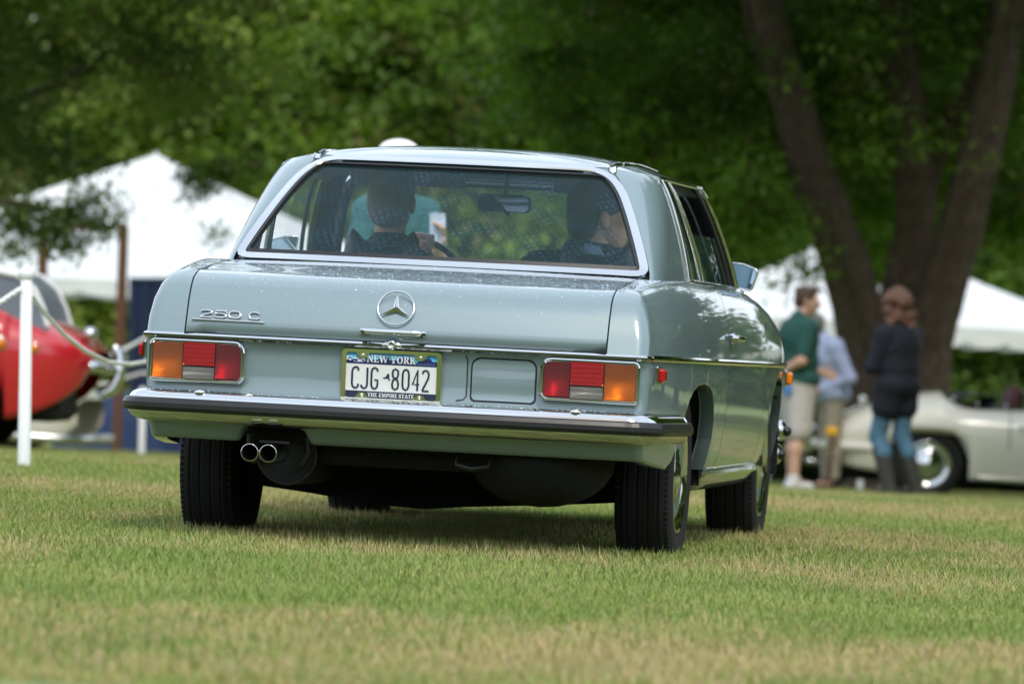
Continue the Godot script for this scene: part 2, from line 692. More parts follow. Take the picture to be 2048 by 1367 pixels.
func belt_in(z: float) -> float:   # door shoulders are fuller than the tail
	return stab([[-3.4, 1.0], [-2.2, 0.85], [-1.9, 0.78], [-0.6, 0.78], [0.2, 0.9], [0.8, 1.0]], z)


# column kinds: ["rear", x] / ["slide", t] between the lid edge and the corner / ["corner", angle] / ["side", z] / ["near", t]
func upper(col: Array, k: int) -> Vector3:
	var lv: Array = LEVELS[k]
	var r: float = RADII[k]
	var hw = half_width(0.95) - lv[1]
	var xc := maxf(hw - r, LID_X + 0.006)
	var zc: float = rear_z(xc) - lv[2] - r
	match col[0]:
		"rear":
			return Vector3(col[1], lv[0], rear_z(col[1]) - lv[2])
		"slide":
			var x := lerpf(LID_X + 0.005, xc, col[1])
			return Vector3(x, lv[0], rear_z(x) - lv[2])
		"corner":
			var f: float = sin(col[1])
			var y := lerpf(lv[0], SIDE_Y[k] + belt_dy(zc) * k / 6.0, f)
			var g = half_width(zc) - lv[1] - xc
			return Vector3(xc + g * f, y, zc + r * cos(col[1]))
	var z: float = col[1] if col[0] == "side" else lerpf(zc, 0.5, col[1])
	return Vector3(half_width(z) - lv[1] * belt_in(z), SIDE_Y[k] + belt_dy(z) * k / 6.0, z)


func lower(col: Array, y0: float) -> Vector3:
	var t := (y0 - 0.375) / (0.697 - 0.375)
	var r := 0.052
	var xc := half_width(0.95) - r
	match col[0]:
		"rear":
			return Vector3(col[1], y0, rear_z(col[1]) - low_rear(y0))
		"slide":
			var x := lerpf(0.7703, xc, col[1])
			return Vector3(x, y0, rear_z(x) - low_rear(y0))
		"corner":
			var zc := rear_z(xc) - low_rear(y0) - r
			var f: float = sin(col[1])
			return Vector3(xc + (half_width(zc) - low_side(y0) - xc) * f, y0, zc + r * cos(col[1]))
	var z: float = col[1] if col[0] == "side" else lerpf(rear_z(xc) - low_rear(y0) - r, 0.5, col[1])
	var yb := edge_y(z)
	var y := yb + (0.697 - yb) * t
	return Vector3(half_width(z) - low_side(y), y, z)


func deck_y(x: float, z: float) -> float:
	var hw := half_width(z) - LEVELS[6][1] * belt_in(z)
	var e: float = SIDE_Y[6] + belt_dy(z)
	var crown := tab([[-3.4, 0.03], [-2.2, 0.03], [0.3, 0.012], [0.92, 0.0]], z)
	return lerpf(e + crown, e, minf(1.0, x * x / (hw * hw)))


func side_stations(z0: float, z1: float) -> Array:
	var all := [0.5, 0.47, 0.43, 0.39, 0.36, 0.33, 0.29, 0.25, 0.20, 0.15, 0.075, 0.0, -0.075, -0.15, -0.20, -0.25, -0.285, -0.32, -0.345, -0.37, -0.395, -0.405, -0.5, -0.6, -0.714, -0.722, -0.9, -1.1, -1.3, -1.5, -1.7, -1.85, -2.0, -2.044, -2.052, -2.12, -2.2, -2.28, -2.345, -2.355, -2.38, -2.405, -2.43, -2.465, -2.5, -2.55, -2.6, -2.67, -2.75, -2.83, -2.9, -2.95, -3.0, -3.035, -3.07, -3.095, -3.12, -3.14, -3.16, -3.22, -3.3, -3.36]
	var out := []
	for z in all:
		if z <= z0 + 0.0001 and z >= z1 - 0.0001:
			out.append(["side", z])
	return out


func patch(cols: Array, up: bool) -> Array:
	var rows := []
	if up:
		for k in LEVELS.size():
			var r := PackedVector3Array()
			for c in cols:
				r.append(upper(c, k))
			rows.append(r)
	else:
		var flange := PackedVector3Array()   # the edge turned inwards
		for c in cols:
			var p := lower(c, ROWS[0])
			flange.append(p + (Vector3(0, 0, -0.03) if c[0] in ["rear", "slide"] else Vector3(-0.045, 0.0, 0)))
		rows.append(flange)
		for y in ROWS:
			var r := PackedVector3Array()
			for c in cols:
				r.append(lower(c, y))
			rows.append(r)
	return rows


func arch_flange(st: SurfaceTool, z0: float, z1: float):
	var rows := [PackedVector3Array(), PackedVector3Array()]
	for c in side_stations(z0, z1):
		var p := lower(c, ROWS[0])
		rows[0].append(p)
		rows[1].append(p + Vector3(-0.05, 0, 0))
	grid_both(st, rows, Vector3(0.8, 1.5, (z0 + z1) / 2), -1)


func build_coupe():
	var car := thing("coupe", "light blue-grey vintage coupe with chrome bumpers seen from behind on the lawn", "car")
	var ref := Vector3(0, 0.62, -0.8)
	# --- body shell: rear quarters, front fenders, roof and pillars
	var st := begin()
	var q := []
	for i in 4:
		q.append(["slide", i / 3.0])
	for i in range(1, 9):
		q.append(["corner", PI / 2 * i / 8.0])
	for i in range(1, 6):
		q.append(["near", i / 6.0])
	q.append_array(side_stations(0.5, -0.714))
	grid_both(st, patch(q, true), Vector3(0, 0.6, 0.3))
	var strip := []   # fender top from the last ring to the lid edge, then to the glass
	for k in range(3, q.size()):
		var p := upper(q[k], 6)
		var xi := tab([[-0.75, 0.735], [-0.3, 0.735], [0.0, 0.705], [0.22, LID_X + 0.005], [1.2, LID_X + 0.005]], p.z)
		var r := PackedVector3Array()
		for t in 5:
			var x := lerpf(p.x, xi, t / 4.0)
			r.append(Vector3(x, lerpf(p.y, deck_y(x, p.z), t / 4.0), p.z))
		strip.append(r)
	grid_both(st, strip, Vector3(0.4, 0.0, 0.3))
	var lipr := []   # the gutter wall beside the lid
	for r in strip:
		lipr.append(PackedVector3Array([r[4], r[4] + Vector3(-0.001, -0.025, 0)]))
	grid_both(st, lipr, Vector3(1.5, 0.9, 0.5), -1)
	q = q.filter(func(c): return c[0] != "slide")
	var ql := [["slide", 0.0], ["slide", 0.5], ["slide", 1.0]]
	ql.append_array(q)
	grid_both(st, patch(ql, false), Vector3(0, 0.5, 0.3))
	arch_flange(st, 0.5, -0.405)
	var f := side_stations(-2.052, -3.36)
	for i in 8:
		f.append(["nose", PI / 2 * i / 7.0])
	for x in [0.6, 0.4, 0.2, 0.0]:
		f.append(["front", x])
	var fu := []
	for k in LEVELS.size():
		var r := PackedVector3Array()
		for c in f:
			r.append(front_point(c, SIDE_Y[k] + belt_dy(-3.3 if c[0] != "side" else c[1]) * k / 6.0, LEVELS[k][1] * (belt_in(c[1]) if c[0] == "side" else 1.0), k, true))
		fu.append(r)
	grid_both(st, fu, Vector3(0, 0.6, -2.7))
	var fl := [PackedVector3Array()]
	for c in f:
		fl[0].append(front_point(c, 0.375, 0, -1, false) + (Vector3(-0.045, 0, 0) if c[0] == "side" else Vector3(0, 0, 0.03)))
	for y in ROWS:
		var r := PackedVector3Array()
		for c in f:
			r.append(front_point(c, y, 0, -1, false))
		fl.append(r)
	grid_both(st, fl, Vector3(0, 0.5, -2.7))
	arch_flange(st, -2.345, -3.16)
	var hood := []
	for c in side_stations(-2.052, -3.36):
		var p := upper(["side", c[1]], 6)
		var r := PackedVector3Array()
		for t in 9:
			var x := p.x * (1 - t / 8.0)
			r.append(Vector3(x, deck_y(x, c[1]), c[1]))
		hood.append(r)
	grid_both(st, hood, Vector3(0, 0, -2.7))
	var cowl := []
	for i in 21:
		var x := (i / 10.0 - 1.0) * 0.735
		var z1 := 0.312 - 0.105 * (x / 0.70) * (x / 0.70)
		var r := PackedVector3Array()
		for k in 4:
			r.append(Vector3(x, deck_y(x, z1 - 0.05 * k) - 0.003, z1 - 0.05 * k))
		cowl.append(r)
	grid(st, cowl, Vector3(0, 0, 0.2), 5)
	var head := []   # painted corner between roof edge and the rounded glass
	for i in 9:
		var r := PackedVector3Array()
		for k in 4:
			r.append(gp(["rw", lerpf(0.80, 1.0, i / 8.0)], 1.3425 - 0.011 * k) + Vector3(0, -0.001, -0.003))
		head.append(r)
	grid_both(st, head, Vector3(0.4, 1.0, -0.8), 6)
	cabin_shell(st)
	part(car, "body_shell", st, M.paint)
	# --- doors
	for s in [1.0, -1.0]:
		var d := begin()
		var dc := side_stations(-0.722, -2.044)
		var a := patch(dc, true)
		var b := patch(dc, false)
		var top := []
		for c in dc:
			var p := upper(c, 6)
			var r := PackedVector3Array()
			for t in 4:
				var x := lerpf(p.x, 0.735, t / 3.0)
				r.append(Vector3(x, lerpf(p.y, deck_y(x, p.z), t / 3.0), p.z))
			top.append(r)
		if s < 0:
			a = mirrored(a)
			b = mirrored(b)
			top = mirrored(top)
		grid(d, a, Vector3(0, 0.6, -1.3))
		grid(d, b, Vector3(0, 0.5, -1.3))
		grid(d, top, Vector3(0.4 * s, 0, -1.3))
		var door := part(car, "door", d, M.paint)
		# handle: chrome grip on two feet with a push button
		var h := begin()
		var hx := half_width(-0.62) - 0.006
		var pts := []
		for i in 9:
			var t := i / 8.0
			pts.append(Vector3(s * (hx + 0.012 + 0.028 * sin(PI * t)), 0.788, -0.745 - 0.17 * t))
		sweep(h, pts, [Vector3(s, 0, 0)], rect(0.012, 0.020, Vector2.ZERO, 0.004))
		box(h, Vector3(s * (hx + 0.008), 0.788, -0.75), Vector3(0.022, 0.034, 0.05), 0.006)
		box(h, Vector3(s * (hx + 0.008), 0.788, -0.905), Vector3(0.022, 0.03, 0.04), 0.006)
		part(door, "door_handle", h, M.chrome)
		h = begin()
		lathe(h, Vector3(s * (hx + 0.014), 0.790, -0.714), Basis(Vector3.UP, Vector3(s, 0, 0), Vector3(0, 0, 1)), [Vector2(0.0, 0.022), Vector2(0.009, 0.02), Vector2(0.012, 0.012), Vector2(0.017, 0.006), Vector2(0.019, 0.0)], 14)
		part(door, "push_button", h, M.chrome)
	# --- dark inner behind the shut lines
	for s in [1.0, -1.0]:
		for z in [-0.718, -2.048]:
			var rr := [PackedVector3Array(), PackedVector3Array()]
			for y in ROWS:
				var p := lower(["side", z], y)
				for e in 2:
					rr[e].append(Vector3(s * (p.x - 0.006), p.y, z + (e - 0.5) * 0.05))
			for k in 7:
				var p := upper(["side", z], k)
				for e in 2:
					rr[e].append(Vector3(s * (p.x - 0.006), p.y - 0.004, z + (e - 0.5) * 0.05))
			var g := begin()
			grid(g, rr, Vector3(0, 0.5, z))
			part(car, "shut_line", g, M.gap)
		var rr := [PackedVector3Array(), PackedVector3Array()]
		for k in 7:
			for e in 2:
				var x := LID_X + 0.0025 + (e - 0.5) * 0.03
				rr[e].append(Vector3(s * x, LEVELS[k][0] - 0.005, rear_z(x) - LEVELS[k][2] - 0.010))
		for i in 8:
			var z: float = lerpf(rear_z(LID_X) - LEVELS[6][2], 0.24, i / 7.0)
			for e in 2:
				rr[e].append(Vector3(s * (LID_X + 0.0025 + (e - 0.5) * 0.03), deck_y(LID_X, z) - 0.014, z))
		var g := begin()
		grid(g, rr, Vector3(s * LID_X, 0, 0.3))
		part(car, "shut_line", g, M.gap)
	var g := begin()
	box(g, Vector3(0, 0.706, 1.075), Vector3(1.36, 0.022, 0.02))
	part(car, "lid_seal", g, M.gap)
	trunk(car)
	tail(car)
	bumper(car)
	plate(car)
	trims(car)
	glazing(car)
	cabin(car)
	running_gear(car)
	droplets(car)


func front_point(c: Array, y: float, inset: float, k: int, up: bool) -> Vector3:
	if c[0] == "side":
		return upper(c, k) if up else lower(c, y)
	var t := (y - 0.375) / (0.697 - 0.375)
	if not up:
		y = 0.36 + (0.697 - 0.36) * t
		inset = low_side(y)
	var r := 0.09
	var zc := -3.36
	var hw := half_width(zc) - inset
	var fz := inset * 1.1 if up else 0.01 + 0.06 * (1 - clampf(t, 0, 1)) ** 2
	if c[0] == "nose":
		return Vector3(hw - r * (1 - cos(c[1])), y, zc + (front_z(hw - r) + fz - zc) * sin(c[1]))
	var x: float = c[1]
	return Vector3(x * (hw - r) / 0.75, y, front_z(x) + fz)


func trunk(car: Node3D):
	var st := begin()
	var rows := []
	var xs := []
	for i in 25:
		xs.append((i / 12.0 - 1.0) * LID_X)
	var edge := PackedVector3Array()
	for x in xs:
		edge.append(Vector3(x, LEVELS[0][0] + 0.004, rear_z(x) - LEVELS[0][2] - 0.02))
	rows.append(edge)
	for k in 7:
		var r := PackedVector3Array()
		for x in xs:
			var y: float = LEVELS[k][0]
			if k == 0:
				y += 0.004
			r.append(Vector3(x, y, rear_z(x) - LEVELS[k][2]))
		rows.append(r)
	for i in range(1, 12):
		var r := PackedVector3Array()
		for x in xs:
			var z0: float = rear_z(x) - LEVELS[6][2]
			var z1 = 0.318 - 0.105 * (x / 0.70) * (x / 0.70)
			var z := lerpf(z0, z1, i / 11.0)
			var b := smoothstep(0.0, 0.35, i / 11.0)
			r.append(Vector3(x, lerpf(LEVELS[6][0] + 0.012 * (i / 11.0), deck_y(x, z), b), z))
		rows.append(r)
	grid(st, rows, Vector3(0, 0.5, 0.3))
	for s in [0, 24]:
		var side := []
		for r in rows:
			side.append(PackedVector3Array([r[s], r[s] + Vector3(0, -0.018, -0.006)]))
		grid(st, side, Vector3(0, 0.8, 0.5), -1)
	var lid := part(car, "trunk_lid", st, M.paint)
	# star in a ring
	var c := Vector3(0, 0.822, 0)
	c.z = rear_z(0) - 0.045 + 0.004
	var slope := Basis(Vector3.RIGHT, -0.42)   # the lid leans forward
	var f := func(x: float, y: float, o := 0.0) -> Vector3: return c + slope * Vector3(x, y, o)
	var e := begin()
	var ring := []
	var nn := []
	for i in 40:
		var a := TAU * i / 40
		ring.append(f.call(cos(a) * 0.0585, sin(a) * 0.0585, 0.006))
		nn.append(slope * Vector3(cos(a), sin(a), 0))
	sweep(e, ring, nn, circle(0.0032, 8), true)
	part(lid, "badge_ring", e, M.chrome)
	e = begin()
	e.set_smooth_group(-1)
	for k in 3:
		var a := PI / 2 + TAU * k / 3
		var dir := Vector2(cos(a), sin(a))
		var sd := Vector2(-dir.y, dir.x)
		var tip: Vector3 = f.call(dir.x * 0.057, dir.y * 0.057, 0.006)
		var top: Vector3 = f.call(0, 0, 0.015)
		var d1 := dir.rotated(PI / 3) * 0.0115
		var d2 := dir.rotated(-PI / 3) * 0.0115
		quad_out(e, top, f.call(d1.x, d1.y, 0.005), tip, tip, f.call(dir.x * 0.02, dir.y * 0.02, -0.02))
		quad_out(e, top, f.call(d2.x, d2.y, 0.005), tip, tip, f.call(dir.x * 0.02, dir.y * 0.02, -0.02))
	part(lid, "badge_star", e, M.chrome)
	# model numerals: raised chrome strokes over a bar
	var strokes := [
		[[0.0, 0.8], [0.12, 0.96], [0.35, 1.0], [0.7, 1.0], [0.9, 0.92], [0.97, 0.76], [0.88, 0.6], [0.6, 0.48], [0.25, 0.3], [0.05, 0.12], [0.0, 0.0], [1.0, 0.0]],
		[[0.95, 1.0], [0.12, 1.0], [0.05, 0.55], [0.35, 0.62], [0.7, 0.6], [0.93, 0.48], [0.98, 0.3], [0.9, 0.1], [0.65, 0.0], [0.25, 0.0], [0.0, 0.14]],
		[[0.5, 1.0], [0.8, 0.97], [0.97, 0.8], [1.0, 0.5], [0.97, 0.2], [0.8, 0.03], [0.5, 0.0], [0.2, 0.03], [0.03, 0.2], [0.0, 0.5], [0.03, 0.8], [0.2, 0.97], [0.5, 1.0]],
		[[0.97, 0.8], [0.8, 0.96], [0.55, 1.0], [0.25, 0.97], [0.06, 0.8], [0.0, 0.5], [0.06, 0.2], [0.25, 0.03], [0.55, 0.0], [0.8, 0.04], [0.97, 0.2]],
	]
	var x0 := [-0.634, -0.587, -0.540, -0.474]
	for k in 4:
		var s := begin()
		var pts := []
		for p in strokes[k]:
			var x: float = x0[k] + p[0] * (0.037 if k < 3 else 0.034)
			var y: float = 0.7665 + p[1] * 0.0215
			pts.append(Vector3(x, y, rear_z(x) - tab([[0.712, 0.003], [0.76, 0.020], [0.82, 0.043]], y) + 0.006))
		sweep(s, pts, [Vector3(0, 0.3, 1)], rect(0.005, 0.0056, Vector2.ZERO, 0.0012))
		part(lid, ["numeral_two", "numeral_five", "numeral_zero", "letter_c"][k], s, M.chrome)
	var bar := begin()
	var bp := []
	for i in 8:
		var x := lerpf(-0.660, -0.422, i / 7.0)
		bp.append(Vector3(x, 0.758, rear_z(x) - 0.018 + 0.006))
	sweep(bar, bp, [Vector3(0, 0.3, 1)], rect(0.006, 0.006, Vector2.ZERO, 0.0015))
	part(lid, "script_bar", bar, M.chrome)
	# pull handle
	var h := begin()
	var hp := []
	for i in 9:
		var t := i / 8.0
		var x := lerpf(-0.103, 0.103, t)
		hp.append(Vector3(x, 0.7475, rear_z(x) + 0.012 - 0.014 * pow(absf(t * 2 - 1), 6)))
	sweep(h, hp, [Vector3(0, 0.2, 1)], rect(0.012, 0.017, Vector2.ZERO, 0.004))
	for s in [-1.0, 1.0]:
		box(h, Vector3(0.092 * s, 0.744, rear_z(0.1) - 0.003), Vector3(0.026, 0.02, 0.024), 0.005)
	part(lid, "lid_pull", h, M.chrome)


func rounded(x0: float, x1: float, y0: float, y1: float, r: Array, n := 5) -> Array:
	var out := []   # counter-clockwise from the lower right corner; r = radii lower right, upper right, upper left, lower left
	var cs := [Vector2(x1 - r[0], y0 + r[0]), Vector2(x1 - r[1], y1 - r[1]), Vector2(x0 + r[2], y1 - r[2]), Vector2(x0 + r[3], y0 + r[3])]
	for k in 4:
		for i in n:
			var a: float = -PI / 2 + PI / 2 * k + PI / 2 * i / (n - 1)
			out.append(cs[k] + Vector2(cos(a), sin(a)) * r[k])
	return out


# a flat-ish plate bounded by a loop of points, with a rim going back
func plaque(st: SurfaceTool, loop: Array, thick: float, back := Vector3(0, 0, -1), dome := 0.0):
	var mid := Vector3()
	for p in loop:
		mid += p / loop.size()
	var n := loop.size()
	st.set_smooth_group(-1 if dome == 0.0 else 2)
	var inner := []
	for p in loop:
		inner.append(p.lerp(mid, 0.06) - back * dome)
	for i in n:
		var j := (i + 1) % n
		quad_out(st, mid - back * dome, inner[i], inner[j], mid - back * dome, mid + back * 0.1)
		quad_out(st, inner[i], loop[i], loop[j], inner[j], mid + back * 0.1)
	st.set_smooth_group(-1)
	for i in n:
		var j := (i + 1) % n
		quad_out(st, loop[i], loop[j], loop[j] + back * thick, loop[i] + back * thick, mid + back * thick * 0.5)


func panel_z(x: float, y: float) -> float:
	return rear_z(x) - low_rear(y)


func tail(car: Node3D):
	var st := begin()
	var cols := []
	for x in [-0.770, -0.70, -0.62, -0.56, -0.53, -0.515, -0.505, -0.495, -0.485, -0.475, -0.46, -0.44, -0.41, -0.38, -0.35, -0.32, -0.30, -0.285, -0.275, -0.265, -0.255, -0.245, -0.23, -0.2, -0.12, 0.0, 0.12, 0.25, 0.36, 0.47, 0.58, 0.68, 0.770]:
		cols.append(["rear", x])
	var rows := patch(cols, false)
	# apron cut out over the tail pipes
	for k in 7:
		for j in cols.size():
			var p: Vector3 = rows[k][j]
			var w = 1.0 - smoothstep(0.085, 0.125, absf(p.x + 0.385))
			if p.y < 0.425:
				rows[k][j].y = lerpf(p.y, maxf(p.y, 0.424 + k * 0.0004), w)
	var fine := []
	for r in rows:
		fine.append(r)
	grid(st, fine, Vector3(0, 0.5, 0.3))
	var panel := part(car, "tail_panel", st, M.paint)
	# swage below the bumper
	# filler flap: a proud plate in a dark joint
	var g := begin()
	var lp := []
	for p in rounded(0.2555, 0.4605, 0.5435, 0.6795, [0.012, 0.028, 0.028, 0.012], 7):
		lp.append(Vector3(p.x, p.y, panel_z(p.x, p.y) + 0.001))
	sweep(g, lp, [Vector3(0, 0, 1)], rect(0.004, 0.005), true)
	part(panel, "filler_joint", g, M.gap)
	g = begin()
	var fr := []
	for k in 15:
		var y := lerpf(0.546, 0.677, k / 14.0)
		var ins := 0.0
		for c in [[0.546, 0.010, 1.0], [0.677, 0.026, -1.0]]:
			var into: float = (y - c[0]) * c[2]
			if into < c[1]:
				ins = maxf(ins, c[1] - sqrt(maxf(0.0, c[1] * c[1] - (c[1] - into) * (c[1] - into))))
		var r := PackedVector3Array()
		for i in 11:
			var x := lerpf(0.258 + ins, 0.458 - ins, i / 10.0)
			r.append(Vector3(x, y, panel_z(x, y) + 0.005))
		fr.append(r)
	grid(g, fr, Vector3(0.358, 0.6, 0))
	for e in [0, 10]:
		var rim := []
		for r in fr:
			rim.append(PackedVector3Array([r[e], r[e] + Vector3(0, 0, -0.005)]))
		grid(g, rim, Vector3(0.358, 0.6, 1.1), -1)
	part(panel, "filler_flap", g, M.paint)
	# groove of the plate recess
	for s in [1.0]:
		g = begin()
		var pts := []
		for p in [[0.235, 0.684], [0.241, 0.67], [0.242, 0.6], [0.241, 0.555], [0.232, 0.545], [0.21, 0.541]]:
			pts.append(Vector3(p[0] * s, p[1], panel_z(p[0], p[1]) + 0.0015))
		sweep(g, pts, [Vector3(0, 0, 1)], rect(0.003, 0.003))
		part(panel, "recess_groove", g, M.gap)
	# tail lamps
	for s in [1.0, -1.0]:
		var lamp := Node3D.new()
		lamp.name = numbered("tail_lamp", car)
		car.add_child(lamp)
		var y0 := 0.557
		var y1 := 0.690
		var zf := func(x: float) -> float: return rear_z(x) + 0.014
		var sides := [0.006, 0.012, 0.028, 0.018] if s > 0 else [0.018, 0.028, 0.012, 0.006]
		var lo := 0.478 if s > 0 else -0.790
		var hi := 0.790 if s > 0 else -0.478
		var loop := []
		var nrm := []
		for p in rounded(lo + 0.005, hi - 0.005, y0 + 0.005, y1 - 0.005, sides):
			loop.append(Vector3(p.x, p.y, zf.call(p.x) - 0.004))
			nrm.append(Vector3(0, 0, 1))
		var b := begin()
		sweep(b, loop, nrm, [Vector2(-0.03, -0.006), Vector2(0.002, -0.006), Vector2(0.006, -0.002), Vector2(0.006, 0.003), Vector2(0.002, 0.007), Vector2(-0.03, 0.007)], true, true, -1)
		part(lamp, "bezel", b, M.chrome)
		b = begin()
		var back := []
		for p in rounded(lo + 0.004, hi - 0.004, y0 + 0.004, y1 - 0.004, sides):
			back.append(Vector3(p.x, p.y, zf.call(p.x) - 0.0325))
		plaque(b, back, 0.02)
		for x in [0.5725, 0.6795]:
			box(b, Vector3(x * s, 0.6235, zf.call(x) - 0.018), Vector3(0.002, 0.12, 0.028))
		box(b, Vector3(0.626 * s, 0.608, zf.call(0.626) - 0.018), Vector3(0.104, 0.002, 0.028))
		part(lamp, "housing", b, M.trim_dark)
		var a0 := 0.487
		var bands := [["red_lens", "deep_red_lens", a0, 0.571, 0.569, 0.6825], ["reflector_lens", "red_lens", 0.574, 0.678, 0.610, 0.6825], ["reverse_lens", "clear_lens", 0.574, 0.678, 0.566, 0.606], ["indicator_lens", "amber_lens", 0.681, 0.781, 0.565, 0.6825]]
		for q in bands:
			var x0: float = q[2] * s
			var x1: float = q[3] * s
			if s < 0:
				var t := x0
				x0 = x1
				x1 = t
			var l := begin()
			l.set_smooth_group(-1)
			var nx := 6
			var dz := 0.0 if q[0] != "reflector_lens" else 0.001
			var dpth := 0.010
			var gr := []
			for i in nx + 1:
				var x := lerpf(x0, x1, i / float(nx))
				gr.append([Vector3(x, q[4], zf.call(x) + dz), Vector3(x, q[5], zf.call(x) + dz)])
			for i in nx:
				var u0 := i / float(nx)
				var u1 := (i + 1) / float(nx)
				for v in [[gr[i][0], Vector2(u0, 1)], [gr[i][1], Vector2(u0, 0)], [gr[i + 1][1], Vector2(u1, 0)], [gr[i][0], Vector2(u0, 1)], [gr[i + 1][1], Vector2(u1, 0)], [gr[i + 1][0], Vector2(u1, 1)]]:
					l.set_uv(v[1] * Vector2(1, (q[5] - q[4]) / 0.118))
					l.add_vertex(v[0])
				l.set_uv(Vector2(0, 0))
				var bk := Vector3(0, 0, -dpth)
				quad_out(l, gr[i][1], gr[i + 1][1], gr[i + 1][1] + bk, gr[i][1] + bk, gr[i][0] + bk)
				quad_out(l, gr[i][0], gr[i + 1][0], gr[i + 1][0] + bk, gr[i][0] + bk, gr[i][1] + bk)
			for e in [0, nx]:
				var bk := Vector3(0, 0, -dpth)
				quad_out(l, gr[e][0], gr[e][1], gr[e][1] + bk, gr[e][0] + bk, gr[nx / 2][0])
			var lens := part(lamp, q[0], l, M[q[1]])
			if q[0] != "reflector_lens":
				var bowl := begin()
				var br := []
				for i in 9:
					var u := i / 4.0 - 1.0
					var r := PackedVector3Array()
					for k in 9:
						var v := k / 4.0 - 1.0
						var x: float = lerpf(x0, x1, i / 8.0)
						r.append(Vector3(x, lerpf(q[4] + 0.001, q[5] - 0.001, k / 8.0), zf.call(x) - 0.031 + 0.019 * minf(1.0, 0.45 * u * u + 0.75 * v * v)))
					br.append(r)
				grid(bowl, br, Vector3((x0 + x1) / 2, 0.62, 0.5))
				part(lens, "reflector", bowl, M.lamp_bowl)
		for q in [[0.576, 0.612], [0.676, 0.612]]:
			var l := begin()
			ball(l, Vector3(q[0] * s, q[1], zf.call(q[0]) + 0.001), Vector3.ONE * 0.0035, Basis(), 8, 6)
			part(lamp, "screw", l, M.side_lens if q[0] < 0.6 else M.side_amber)
		# side marker on the quarter panel
		var mk := Node3D.new()
		mk.name = numbered("side_marker", car)
		car.add_child(mk)
		var mx := half_width(0.90)
		var o := Vector3(s * (mx - 0.002), 0.652, 0.905)
		var mb := begin()
		box(mb, o, Vector3(0.016, 0.062, 0.125), 0.006)
		part(mk, "marker_base", mb, M.chrome)
		mb = begin()
		box(mb, o + Vector3(s * 0.014, 0, 0), Vector3(0.022, 0.046, 0.105), 0.009)
		part(mk, "marker_lens", mb, M.side_lens)
	# lock in its chrome mount on the waist strip
	var lk := begin()
	lathe(lk, Vector3(0, 0.706, rear_z(0) + 0.012), Basis(Vector3.RIGHT, PI / 2), [Vector2(0.0, 0.010), Vector2(0.007, 0.010), Vector2(0.008, 0.013), Vector2(0.013, 0.012), Vector2(0.016, 0.002), Vector2(0.017, -0.01)], 20)
	ball(lk, Vector3(0, 0.706, rear_z(0) + 0.005), Vector3(0.036, 0.012, 0.010), Basis(), 16, 8)
	part(car, "trunk_lock", lk, M.chrome)


